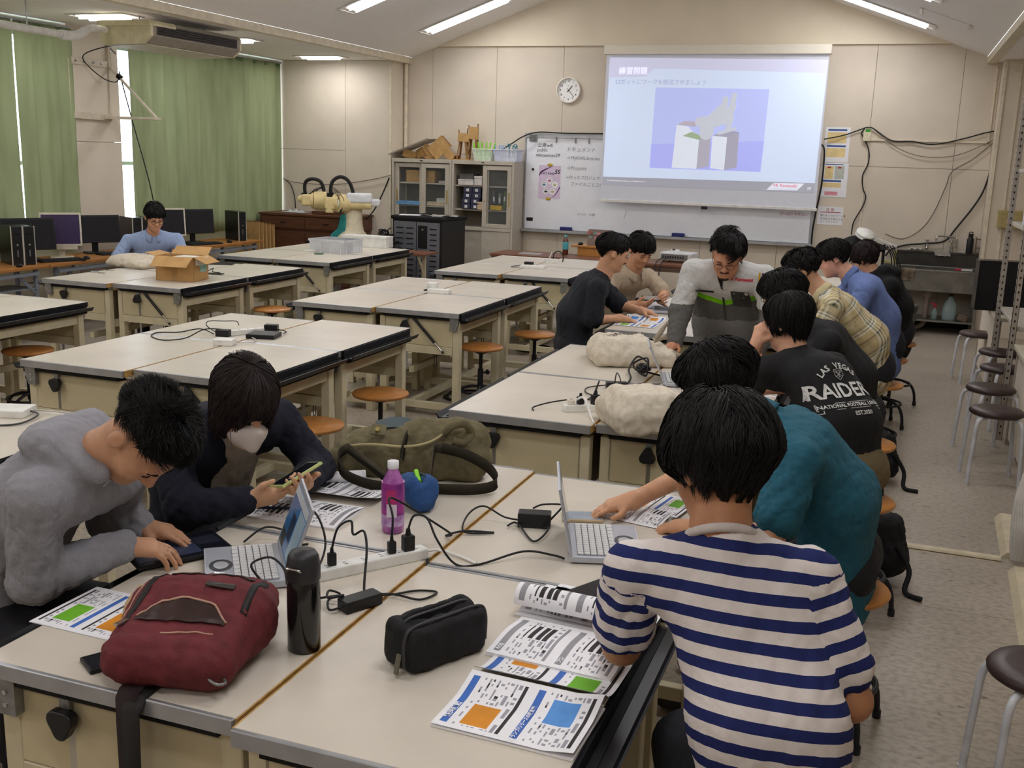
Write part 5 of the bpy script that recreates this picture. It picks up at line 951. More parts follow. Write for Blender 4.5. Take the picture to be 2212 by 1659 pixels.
# ---------------------------------------------------------------- people: joints in metres
PEOPLE = {
 'hoodie': dict(F=(1, .12), pelvis=(-2.19, 2.02, .62), mid=(-2.14, 2.02, .84), chest=(-1.98, 2.02, 1.00), neck=(-1.82, 2.02, 1.10), head=(-1.685, 2.03, 1.16), hf=(.38, -.06, -.92), hu=(.92, .0, .38),
   shR=(-1.87, 1.86, 1.035), shL=(-1.88, 2.20, 1.03), elR=(-1.93, 1.90, .80), elL=(-2.0, 2.26, .83), wrR=(-1.79, 2.06, .85), wrL=(-1.885, 2.245, .825), hdR=(.72, .68, -.18), hdL=(.92, .32, -.15)),
 'mask': dict(F=(1, -.05), pelvis=(-2.12, 2.80, .62), mid=(-2.08, 2.78, .80), chest=(-1.95, 2.70, .98), neck=(-1.86, 2.64, 1.05), head=(-1.745, 2.545, 1.135), hf=(.72, -.42, -.50), hu=(.42, -.2, .88),
   shR=(-1.99, 2.50, .985), shL=(-1.84, 2.88, 1.00), elR=(-1.87, 2.42, .825), elL=(-1.73, 2.93, .835), wrR=(-1.72, 2.52, .845), wrL=(-1.635, 2.67, .865), hdR=(.78, .45, .12), hdL=(.55, -.75, .12)),
 'striped': dict(F=(-.30, 1), pelvis=(-.08, 1.86, .60), mid=(-.13, 1.88, .82), chest=(-.21, 1.97, 1.01), neck=(-.265, 2.01, 1.145), head=(-.285, 2.06, 1.268), hf=(-.62, .70, -.34), hu=(-.15, .22, .96),
   shR=(-.085, 2.03, 1.075), shL=(-.425, 1.94, 1.065), elR=(.015, 1.99, .845), elL=(-.455, 2.02, .855), wrR=(-.17, 2.18, .80), wrL=(-.53, 2.24, .80), hdR=(-.8, .5, -.1), hdL=(-.5, .8, -.1)),
 'teal': dict(F=(-1, .1), pelvis=(-.06, 3.42, .60), mid=(-.08, 3.36, .82), chest=(-.20, 3.26, 1.00), neck=(-.34, 3.22, 1.09), head=(-.465, 3.22, 1.185), hf=(-.85, .0, -.52), hu=(-.5, 0, .86),
   shR=(-.24, 3.43, 1.035), shL=(-.19, 3.06, 1.02), elR=(-.48, 3.36, .90), elL=(-.25, 2.98, .80), wrR=(-.68, 3.06, .825), wrL=(-.46, 2.96, .80), hdR=(-.85, -.40, -.22), hdL=(-.9, .2, -.1)),
 'raiders': dict(F=(-.72, .70), pelvis=(-.08, 4.50, .60), mid=(-.12, 4.52, .80), chest=(-.24, 4.60, .97), neck=(-.36, 4.66, 1.055), head=(-.395, 4.68, 1.19), hf=(-.80, .45, -.25), hu=(-.12, .08, .98),
   shR=(-.19, 4.76, 1.00), shL=(-.47, 4.50, 1.00), elR=(-.36, 4.92, .86), elL=(-.55, 4.66, .86), wrR=(-.52, 4.88, .83), wrL=(-.52, 4.66, 1.08), hdR=(-.9, .1, -.1), hdL=(.2, .1, .95)),
 'blacktee': dict(F=(-.9, .3), pelvis=(-.09, 5.58, .60), mid=(-.14, 5.54, .80), chest=(-.28, 5.48, .99), neck=(-.40, 5.46, 1.07), head=(-.49, 5.46, 1.20), hf=(-.85, .1, -.45), hu=(-.4, 0, .9),
   shR=(-.30, 5.66, 1.01), shL=(-.24, 5.30, 1.01), elR=(-.45, 5.70, .86), elL=(-.42, 5.24, .85), wrR=(-.62, 5.60, .82), wrL=(-.62, 5.34, .82), hdR=(-.9, 0, -.1), hdL=(-.9, .1, -.1)),
 'plaid': dict(F=(-1, .0), pelvis=(-.03, 7.0, .60), mid=(-.08, 6.96, .79), chest=(-.27, 6.92, .97), neck=(-.40, 6.9, 1.08), head=(-.515, 6.9, 1.20), hf=(-.82, .1, -.50), hu=(-.5, 0, .86),
   shR=(-.33, 7.09, 1.03), shL=(-.30, 6.72, 1.01), elR=(-.52, 7.16, .86), elL=(-.38, 6.66, .82), wrR=(-.72, 7.1, .82), wrL=(-.58, 6.74, .82), hdR=(-.9, 0, -.1), hdL=(-.9, .2, -.1)),
 'blue': dict(F=(-1, -.05), pelvis=(.02, 7.98, .60), mid=(-.02, 7.92, .80), chest=(-.14, 7.84, 1.0), neck=(-.27, 7.80, 1.11), head=(-.385, 7.79, 1.215), hf=(-.88, -.15, -.40), hu=(-.4, 0, .9),
   shR=(-.19, 8.03, 1.03), shL=(-.14, 7.62, 1.02), elR=(-.40, 8.1, .86), elL=(-.22, 7.52, .82), wrR=(-.62, 8.0, .82), wrL=(-.44, 7.58, .82), hdR=(-.9, 0, -.1), hdL=(-.9, .2, -.1)),
 'jacket': dict(F=(-1, .1), pelvis=(.10, 8.78, .58), mid=(.08, 8.74, .78), chest=(.0, 8.70, .95), neck=(-.10, 8.70, 1.03), head=(-.195, 8.72, 1.15), hf=(-.85, .3, -.4), hu=(-.4, .1, .9),
   shR=(-.05, 8.88, .97), shL=(.02, 8.50, .97), elR=(-.25, 8.95, .84), elL=(-.08, 8.42, .78), wrR=(-.45, 8.9, .82), wrL=(-.28, 8.46, .82), hdR=(-.9, 0, -.1), hdL=(-.9, .2, -.1)),
 'instructor': dict(F=(-.12, -1), stand=1, pelvis=(-.90, 6.34, .92), mid=(-.90, 6.30, 1.06), chest=(-.885, 6.18, 1.20), neck=(-.875, 6.11, 1.275), head=(-.872, 6.01, 1.345), hf=(.02, -.86, -.51), hu=(.02, -.5, .86),
   shR=(-1.085, 6.15, 1.235), shL=(-.67, 6.15, 1.225), elR=(-1.13, 6.06, 1.0), elL=(-.60, 6.06, .98), wrR=(-1.125, 5.94, .83), wrL=(-.66, 5.92, .83), hdR=(-.25, -.9, -.25), hdL=(.1, -.9, -.25)),
 'dark': dict(F=(.95, .45), pelvis=(-2.02, 6.92, .58), mid=(-2.02, 6.92, .80), chest=(-1.93, 6.95, .99), neck=(-1.84, 6.96, 1.09), head=(-1.785, 6.97, 1.235), hf=(.80, .50, -.30), hu=(.2, .1, .95),
   shR=(-1.83, 6.78, 1.01), shL=(-1.95, 7.14, 1.02), elR=(-1.85, 6.76, .79), elL=(-1.80, 7.30, .83), wrR=(-1.70, 6.90, .80), wrL=(-1.62, 7.2, .82), hdR=(.8, .4, -.1), hdL=(.9, 0, -.1)),
 'beige': dict(F=(.85, -.45), pelvis=(-2.0, 7.85, .58), mid=(-1.98, 7.84, .78), chest=(-1.90, 7.80, .96), neck=(-1.82, 7.76, 1.045), head=(-1.765, 7.72, 1.20), hf=(.62, -.62, -.52), hu=(.35, -.3, .88),
   shR=(-1.96, 7.64, .975), shL=(-1.74, 7.93, .985), elR=(-1.92, 7.50, .81), elL=(-1.60, 7.86, .87), wrR=(-1.73, 7.46, .82), wrL=(-1.575, 7.62, .85), hdR=(.95, .15, .05), hdL=(.2, -.9, .1)),
 'lightblue': dict(F=(.75, -.72), pelvis=(-6.790, 8.42, .60), mid=(-6.770, 8.41, .80), chest=(-6.730, 8.38, .95), neck=(-6.680, 8.33, 1.035), head=(-6.620, 8.28, 1.185), hf=(.72, -.56, -.42), hu=(.3, -.2, .92),
   shR=(-6.890, 8.22, .955), shL=(-6.540, 8.50, .97), elR=(-6.950, 8.10, .76), elL=(-6.430, 8.46, .78), wrR=(-6.770, 7.98, .80), wrL=(-6.370, 8.24, .80), hdR=(.9, .0, -.1), hdL=(.3, -.9, -.1)),
}
# ---------------------------------------------------------------- people: implicit surfaces -> one continuous mesh per layer
V = lambda *a: np.array(a, dtype=float)
def unit(v): v = np.asarray(v, float); return v/np.linalg.norm(v)
def smin(a, b, k):
    if k <= 0: return np.minimum(a, b)
    h = np.maximum(k-np.abs(a-b), 0); return np.minimum(a, b)-h*h*(.25/k)
def prim_d(pr, p):
    t = pr[0]
    if t == 'c':
        a, b, ra, rb = pr[1], pr[2], pr[3], pr[4]; ab = b-a; q = p-a; l2 = ab@ab+1e-12; qa = q@ab; tt = np.minimum(np.maximum(qa/l2, 0), 1)
        return np.sqrt(np.maximum(np.einsum('ij,ij->i', q, q)-tt*(2*qa-tt*l2), 1e-14))-(ra+(rb-ra)*tt)
    c, r, R = pr[1], pr[2], pr[3]; q = (p-c)@R   # R columns = local axes
    if t == 'b':
        a = np.abs(q)-(r-pr[6]); return np.sqrt((np.maximum(a, 0)**2).sum(1))+np.minimum(a.max(1), 0)-pr[6]
    a = q/r; b = a/r; k0 = np.sqrt(np.einsum('ij,ij->i', a, a)); k1 = np.sqrt(np.einsum('ij,ij->i', b, b))+1e-9
    return np.maximum(k0*(k0-1)/k1, np.sqrt(np.einsum('ij,ij->i', q, q))-r.max())
def cone(a, b, ra, rb, k=.03, op=1): return ('c', np.asarray(a, float), np.asarray(b, float), ra, rb, k, op)
def ell(c, r, R=None, k=.03, op=1): return ('e', np.asarray(c, float), np.asarray(r, float), np.eye(3) if R is None else R, k, op)
def rbox(c, half, r, R=None, k=.03, op=1): return ('b', np.asarray(c, float), np.asarray(half, float), np.eye(3) if R is None else R, k, op, r)
def pk(pr): return (pr[5], pr[6]) if pr[0] == 'c' else (pr[4], pr[5])
def field(prims, p):
    d = None
    for pr in prims:
        di = prim_d(pr, p); k, op = pk(pr)
        if d is None:
            if op > 0: d = di
        elif op > 0: d = smin(d, di, k)
        else: d = -smin(-d, di, k)
    return d
def bounds(prims):
    lo, hi = [], []
    for pr in prims:
        if pk(pr)[1] < 0: continue
        if pr[0] == 'c':
            r = max(pr[3], pr[4]); lo += [np.minimum(pr[1], pr[2])-r]; hi += [np.maximum(pr[1], pr[2])+r]
        else: r = np.linalg.norm(pr[2]) if pr[0] == 'b' else pr[2].max(); lo += [pr[1]-r]; hi += [pr[1]+r]
    return np.min(lo, 0), np.max(hi, 0)
def sdf_mesh(prims, h):
    """surface nets over the blocks that the surface crosses"""
    lo, hi = bounds(prims); lo = lo-3*h; hi = hi+3*h; B = 12
    nb = np.ceil((hi-lo)/(h*B)).astype(int)
    gi = np.stack(np.meshgrid(*[np.arange(n) for n in nb], indexing='ij'), -1).reshape(-1, 3)
    cen = lo+(gi+.5)*B*h; rad = B*h*.5*1.7321
    D = np.stack([prim_d(pr, cen) for pr in prims], 1); ops = np.array([pk(pr)[1] for pr in prims])
    D2 = np.where(ops > 0, D, 9); dm = D2.min(1)
    neg = (np.where(ops < 0, D, 9).min(1) < rad+.03); act = np.where((dm < rad+.03) & ((dm > -rad-.005) | neg))[0]
    N = nb*B+2; ids = []; pos = []; quads = []
    loc = np.stack(np.meshgrid(*[np.arange(B+1)]*3, indexing='ij'), -1).reshape(-1, 3)
    st = np.array([N[1]*N[2], N[2], 1], dtype=np.int64)
    for a in act:
        base = gi[a]*B; p = lo+(base+loc)*h
        keep = [pr for j, pr in enumerate(prims) if (D[a, j] < dm[a]+2*rad+pk(pr)[0]+.01) or (ops[j] < 0 and D[a, j] < rad+.03)]
        if not any(pk(pr)[1] > 0 for pr in keep): continue
        d = field(keep, p).reshape(B+1, B+1, B+1); s = d < 0
        if s.all() or not s.any(): continue
        c = np.zeros((B, B, B), int)
        for i in (0, 1):
            for j in (0, 1):
                for k in (0, 1): c += s[i:B+i, j:B+j, k:B+k]
        ci = np.argwhere((c > 0) & (c < 8))
        if len(ci) == 0: continue
        acc = np.zeros((len(ci), 3)); cnt = np.zeros(len(ci))
        for ax in range(3):
            o1, o2 = [o for o in range(3) if o != ax]
            for u in (0, 1):
                for v in (0, 1):
                    q0 = ci.copy(); q0[:, o1] += u; q0[:, o2] += v; q1 = q0.copy(); q1[:, ax] += 1
                    d0 = d[q0[:, 0], q0[:, 1], q0[:, 2]]; d1 = d[q1[:, 0], q1[:, 1], q1[:, 2]]; m = (d0 < 0) != (d1 < 0)
                    t = np.where(m, d0/np.where(m, d0-d1, 1), 0); pt = q0.astype(float); pt[:, ax] += t
                    acc[m] += pt[m]; cnt[m] += 1
        ids.append((ci+base+1)@st); pos.append(lo+(acc/cnt[:, None]+base)*h)
        for ax in range(3):
            o1, o2 = (ax+1) % 3, (ax+2) % 3
            sl0 = [slice(0, B)]*3; sl1 = list(sl0); sl1[ax] = slice(1, B+1)
            m = s[tuple(sl0)] != s[tuple(sl1)]; e = np.argwhere(m)
            if len(e) == 0: continue
            flip = s[tuple(sl0)][m]; g0 = e+base+1; q = []
            for du, dv in ((-1, -1), (0, -1), (0, 0), (-1, 0)):
                g = g0.copy(); g[:, o1] += du; g[:, o2] += dv; q.append(g@st)
            q = np.stack(q, 1); q[~flip] = q[~flip][:, ::-1]; quads.append(q)
    ids = np.concatenate(ids); pos = np.concatenate(pos); quads = np.concatenate(quads)
    o = np.argsort(ids); ids = ids[o]; pos = pos[o]
    ix = np.clip(np.searchsorted(ids, quads), 0, len(ids)-1); ok = (ids[ix] == quads).all(1)
    return pos, ix[ok]
def vnormals(v, q):
    n = np.cross(v[q[:, 2]]-v[q[:, 0]], v[q[:, 3]]-v[q[:, 1]]); vn = np.zeros_like(v)
    for i in range(4): np.add.at(vn, q[:, i], n)
    return vn/(np.linalg.norm(vn, axis=1, keepdims=True)+1e-9)
def wrinkle(p, amp, wl, seed, dirs=6, aniso=None):
    r = np.random.default_rng(seed); s = np.zeros(len(p))
    for i in range(dirs):
        k = r.normal(size=3)
        if aniso is not None: k = k-.75*aniso*(k@aniso)
        k = unit(k)*2*pi/(wl*r.uniform(.6, 1.6)); s += np.abs(np.sin(p@k+r.uniform(0, 6)+.8*np.sin(p@k[::-1]*.6)))-.6
    return amp*s/dirs*2
def mesh_obj(name, v, q, mat_, parent, attrs=None, flip=False):
    me = bpy.data.meshes.new(name); nq = len(q)
    me.vertices.add(len(v)); me.vertices.foreach_set('co', v.astype(np.float32).ravel())
    me.loops.add(nq*4); me.loops.foreach_set('vertex_index', q.astype(np.int32).ravel())
    me.polygons.add(nq); me.polygons.foreach_set('loop_start', np.arange(0, nq*4, 4, dtype=np.int32)); me.polygons.foreach_set('use_smooth', np.ones(nq, bool))
    me.materials.append(mat_); me.update(calc_edges=True)
    for k, a in (attrs or {}).items():
        at = me.attributes.new(k, 'FLOAT', 'POINT'); at.data.foreach_set('value', a.astype(np.float32))
    o = bpy.data.objects.new(name, me); C.objects.link(o); o.parent = parent; return o
def attr_mat(name, kind, cols, period=1.0, rough=.85, bump=.25, bscale=220, pos=None, plaid=None):
    """woven cloth whose dyed pattern follows the garment: 'st' runs along the body, 'su' across"""
    if name in MATS: return MATS[name]
    m = bpy.data.materials.new(name); m.use_nodes = True; nt = m.node_tree; n = nt.nodes; L = nt.links; b = n['Principled BSDF']
    b.inputs['Roughness'].default_value = rough; b.inputs['Specular IOR Level'].default_value = .15
    def att(nm): a = n.new('ShaderNodeAttribute'); a.attribute_name = nm; return a.outputs['Fac']
    def rampc(x, stops, period_):
        if period_:
            mt = n.new('ShaderNodeMath'); mt.operation = 'DIVIDE'; mt.inputs[1].default_value = period_; L.new(x, mt.inputs[0]); fr = n.new('ShaderNodeMath'); fr.operation = 'FRACT'; L.new(mt.outputs[0], fr.inputs[0]); x = fr.outputs[0]
        r = n.new('ShaderNodeValToRGB'); r.color_ramp.interpolation = 'CONSTANT'; e = r.color_ramp.elements
        while len(e) < len(stops): e.new(.5)
        for el, (p_, c_) in zip(e, stops): el.position = p_; el.color = (*lin(c_), 1)
        L.new(x, r.inputs[0]); return r.outputs[0]
    col = rampc(att('st'), cols, period if kind == 'stripe' else None)
    if plaid:
        c2 = rampc(att('su'), plaid[0], plaid[1]); mx = n.new('ShaderNodeMix'); mx.data_type = 'RGBA'; mx.blend_type = 'MIX'; mx.inputs[0].default_value = .5; L.new(col, mx.inputs[6]); L.new(c2, mx.inputs[7]); col = mx.outputs[2]
    tc = n.new('ShaderNodeTexCoord'); nz = n.new('ShaderNodeTexNoise'); nz.inputs['Scale'].default_value = 60; L.new(tc.outputs['Object'], nz.inputs['Vector'])
    mm = n.new('ShaderNodeMix'); mm.data_type = 'RGBA'; mm.blend_type = 'MULTIPLY'; mm.inputs[0].default_value = .12; L.new(col, mm.inputs[6]); L.new(nz.outputs[0], mm.inputs[7]); L.new(mm.outputs[2], b.inputs['Base Color'])
    n2 = n.new('ShaderNodeTexNoise'); n2.inputs['Scale'].default_value = bscale; L.new(tc.outputs['Object'], n2.inputs['Vector']); bp = n.new('ShaderNodeBump'); bp.inputs['Strength'].default_value = bump; bp.inputs['Distance'].default_value = .002; L.new(n2.outputs[0], bp.inputs['Height']); L.new(bp.outputs[0], b.inputs['Normal'])
    MATS[name] = m; return m
def skin_mat(name, rgb):
    if name in MATS: return MATS[name]
    m = M(name, rgb, .52, var=.05, scale=30, bump=.08, bscale=500, spec=.35); b = m.node_tree.nodes['Principled BSDF']
    b.inputs['Subsurface Weight'].default_value = .12; b.inputs['Subsurface Radius'].default_value = (.010, .004, .002); b.inputs['Subsurface Scale'].default_value = .6
    return m
hairm = M('hair_black', (20, 18, 18), .62, var=.15, scale=90, spec=.22); hairb = M('hair_brown', (40, 30, 29), .6, var=.15, scale=90, spec=.22)
def hand_prims(w_, d, nrm, right, curl=.35, spread=.10, s=1.0, thumb=.5):
    """palm + five separate fingers; d: wrist to knuckles, nrm: out of the palm"""
    d = unit(d); nrm = np.asarray(nrm, float); nrm = unit(nrm-d*(nrm@d)); t = np.cross(d, nrm)*(1 if right else -1); w_ = np.asarray(w_, float)
    P = [cone(w_-d*.01, w_+d*.07*s+t*.022*s, .022*s, .017*s, .02), cone(w_, w_+d*.075*s, .021*s, .016*s, .02), cone(w_, w_+d*.07*s-t*.024*s, .020*s, .015*s, .02)]
    for i, (o, L1, L2, L3, bk) in enumerate(((.027, .038, .024, .02, .078), (.009, .043, .027, .022, .083), (-.009, .040, .025, .021, .080), (-.026, .031, .019, .018, .072))):
        b = w_+d*bk*s+t*o*s; fd = unit(d+t*(o/.027)*spread); a = b; ang_ = curl*(.7+.12*i)
        for j, Ls in enumerate((L1, L2, L3)):
            ang2 = ang_*(j+1)*(.9 if j < 2 else .8); dd = fd*math.cos(ang2)+nrm*math.sin(ang2); e = a+dd*Ls*s
            P.append(cone(a, e, (.0090-.0008*j)*s, (.0084-.0010*j)*s, .004 if j == 0 else .002)); a = e
    b = w_+d*.022*s+t*.024*s; d1 = unit(d*.62+t*.62+nrm*.35*thumb*2); e1 = b+d1*.042*s; d2 = unit(d*.9+t*.25+nrm*.3*thumb); e2 = e1+d2*.032*s
    P += [cone(b, e1, .014*s, .0105*s, .012), cone(e1, e2, .0105*s, .0085*s, .002)]
    return P
def head_prims(c, R, s=1.0, fat=1.0):
    T = lambda x, y, z: c+R@(V(x, y, z)*s); E = lambda p, r, k=.03, op=1: ell(T(*p), V(*r)*s, R, k, op)
    return [E((0, -.012, .035), (.075, .096, .085)), E((0, .032, -.03), (.061*fat, .062, .086), .035), E((0, .042, -.086), (.044*fat, .046, .034), .03), E((0, .072, -.098), (.022, .02, .018), .02),
            E((.036*fat, .055, -.035), (.028, .03, .032), .02), E((-.036*fat, .055, -.035), (.028, .03, .032), .02), cone(T(-.034, .083, .02), T(.034, .083, .02), .012*s, .012*s, .018),
            E((.031, .104, -.002), (.016, .014, .010), .012, -1), E((-.031, .104, -.002), (.016, .014, .010), .012, -1),
            cone(T(0, .092, .008), T(0, .110, -.027), .008*s, .0125*s, .010), E((.011, .100, -.031), (.009, .010, .008), .006), E((-.011, .100, -.031), (.009, .010, .008), .006),
            cone(T(-.019, .086, -.058), T(.019, .086, -.058), .0075*s, .0075*s, .006), cone(T(-.015, .084, -.068), T(.015, .084, -.068), .008*s, .008*s, .005), E((0, .0985, -.0625), (.024, .006, .0022), .003, -1),
            E((.078, -.014, -.008), (.011, .021, .032), .006), E((-.078, -.014, -.008), (.011, .021, .032), .006), E((.089, -.006, -.003), (.006, .011, .018), .004, -1), E((-.089, -.006, -.003), (.006, .011, .018), .004, -1)]
def hair_mesh(parent, c, R, st, mat_, n, seed, s=1.0, rad=.0011):
    """scalp shell plus combed, clumped strands; angles in degrees from the crown: f front, sd side, b back"""
    r = np.random.default_rng(seed); cc = V(0, -.012, .036); rad3 = V(.078, .100, .089)*(1+st.get('puff', 0)); TL = math.radians(98)
    fr, sd, bk = [math.radians(st[k]) for k in ('f', 'sd', 'b')]; thick = st.get('vol', .010); spike = st.get('spike', 0); hang = .086
    rag = math.radians(st.get('ragged', 7))
    def end(ph):
        c_ = np.cos(ph); w1 = np.clip((c_-st.get('fw', .25))/.45, 0, 1); w1 = w1*w1*(3-2*w1); w2 = np.clip((-c_-.15)/.7, 0, 1); w2 = w2*w2*(3-2*w2)
        e = sd*(1-w1)*(1-w2)+fr*w1+bk*w2
        ear = np.exp(-((np.abs(((ph+pi) % (2*pi))-pi)-1.72)/.26)**2)*math.radians(st.get('ear', 12)); return e-ear
    def pos(th, ph, off):
        t2 = np.minimum(th, TL); drop = np.maximum(th-TL, 0)*hang
        bkw = np.clip(-np.cos(ph)*1.4, 0, 1); inw = np.clip(drop/.10, 0, 1)*(st.get('tuck', .25)+.28*bkw)
        x = np.sin(t2)*np.sin(ph); y = np.sin(t2)*np.cos(ph); z = np.cos(t2)
        p = np.stack([x, y, z], -1)*rad3*(1+off[..., None]/.09)
        p[..., 2] -= drop; p[..., :2] *= (1-inw)[..., None]
        return (p+cc)
    G, Hh = 64, 24
    u = np.linspace(0, 2*pi, G, endpoint=False); e = end(u)-.4*rag+r.normal(size=G)*rag*.35
    tt = np.linspace(0, 1, Hh); th = tt[:, None]*e[None]
    prof = np.interp(tt, [0, .35, .7, .9, 1], [.55, 1, .85, .35, -.25])
    offs = thick*.8*prof[:, None]*np.ones(G)[None]*(1+.16*np.sin(u*7+seed)[None]*tt[:, None]+.10*np.sin(u*13+2*seed)[None]*np.sin(tt*9)[:, None])
    P = pos(th, np.broadcast_to(u, th.shape), offs)
    v = [P.reshape(-1, 3)]; f = []
    for j in range(Hh-1):
        a = np.arange(G); b = (a+1) % G; f.append(np.stack([j*G+a, (j+1)*G+a, (j+1)*G+b, j*G+b], 1))
    off0 = Hh*G
    nc = st.get('clumps', 260); pc = r.uniform(0, 2*pi, nc); ec = end(pc); tc = np.arccos(1-r.uniform(0, 1, nc)*(1-np.cos(np.minimum(ec, math.radians(118)))))
    cl = r.integers(0, nc, n); jit = r.normal(size=(n, 2))
    th0 = np.clip(tc[cl]+jit[:, 0]*.10, .02, 2.4); ph = pc[cl]+jit[:, 1]*.10/np.maximum(np.sin(th0), .2); es = end(ph)
    th0 = np.minimum(th0, es*.93)
    lnc = math.radians(st.get('len', 42))*r.uniform(.7, 1.3, nc); tec = r.normal(size=nc)*rag; dphc = r.normal(size=nc)*st.get('mess', .16); lfc = r.uniform(.6, 1.35, nc)
    K = 6; tk = np.linspace(0, 1, K)
    te = np.minimum(th0+lnc[cl]*r.uniform(.85, 1.1, n), es+tec[cl]+r.normal(size=n)*rag*.35)
    thk = th0[:, None]+(np.maximum(te-th0, .04))[:, None]*tk[None]
    phk = ph[:, None]+(dphc[cl]+st.get('swirl', .25)*.5)[:, None]*tk[None]+((pc[cl]-ph)*.65)[:, None]*(tk**1.5)[None]
    fin = np.clip((es[:, None]-thk)/.35, 0, 1)
    lift = thick*lfc[cl][:, None]*(.55+.55*np.sin(tk*pi*.75))[None]*(.25+.75*fin)+spike*(tk**1.3)[None]*(lfc[cl]*np.clip(np.cos(th0*.75), 0, 1))[:, None]+.002
    S = pos(thk, phk, lift)
    tan = np.gradient(S, axis=1); tan /= np.linalg.norm(tan, axis=2, keepdims=True)+1e-9; up = S-cc; up /= np.linalg.norm(up, axis=2, keepdims=True)+1e-9
    sd1 = np.cross(tan, up); sd1 /= np.linalg.norm(sd1, axis=2, keepdims=True)+1e-9; up2 = np.cross(sd1, tan)
    rk = (rad/s*np.array([1.1, 1.2, 1.2, 1.0, .7, .12]))[None, :, None]
    tw = (r.normal(size=n)*.5)[:, None, None]; sd1 = sd1*np.cos(tw)+up2*np.sin(tw)
    ring = np.stack([S+sd1*rk, S-sd1*rk], 2).reshape(-1, 3); v.append(ring)
    b0 = (off0+(np.arange(n)*K*2)[:, None]+(np.arange(K-1)*2)[None, :]).ravel()
    f.append(np.stack([b0, b0+1, b0+3, b0+2], -1))
    v = np.concatenate(v)*s; v = v@R.T+c
    return mesh_obj('hair', v, np.concatenate(f), mat_, parent)
def head_R(f_, u_):
    f_ = unit(f_); u_ = np.asarray(u_, float); u_ = unit(u_-f_*(u_@f_)); return np.stack([np.cross(f_, u_), f_, u_], 1)
def glasses(parent, c, R, m, s=1.0):
    t = lambda x, y, z: tuple(c+R@(V(x, y, z)*s)); b = MB()
    for sx in (-1, 1):
        b.tube([t(sx*.032+.023*math.cos(a), .108, .0+.017*math.sin(a)) for a in np.linspace(0, 2*pi, 14, endpoint=False)], .0015, 6, closed=True, sub=2)
        b.tube([t(sx*.055, .107, .004), t(sx*.073, .06, .006), t(sx*.079, -.005, .006)], .0014, 6, sub=3)
    b.tube([t(-.010, .109, .004), t(0, .112, .006), t(.010, .109, .004)], .0014, 6, sub=3)
    g = b.build('glasses', m, parent)
    for sx in (-1, 1):
        l = MB(); l.add([t(sx*.032, .108, 0)]+[t(sx*.032+.022*math.cos(a), .108, .016*math.sin(a)) for a in np.linspace(0, 2*pi, 16, endpoint=False)], [(0, i+1, (i+1) % 16+1) for i in range(16)]); l.build('lens', clear, g)
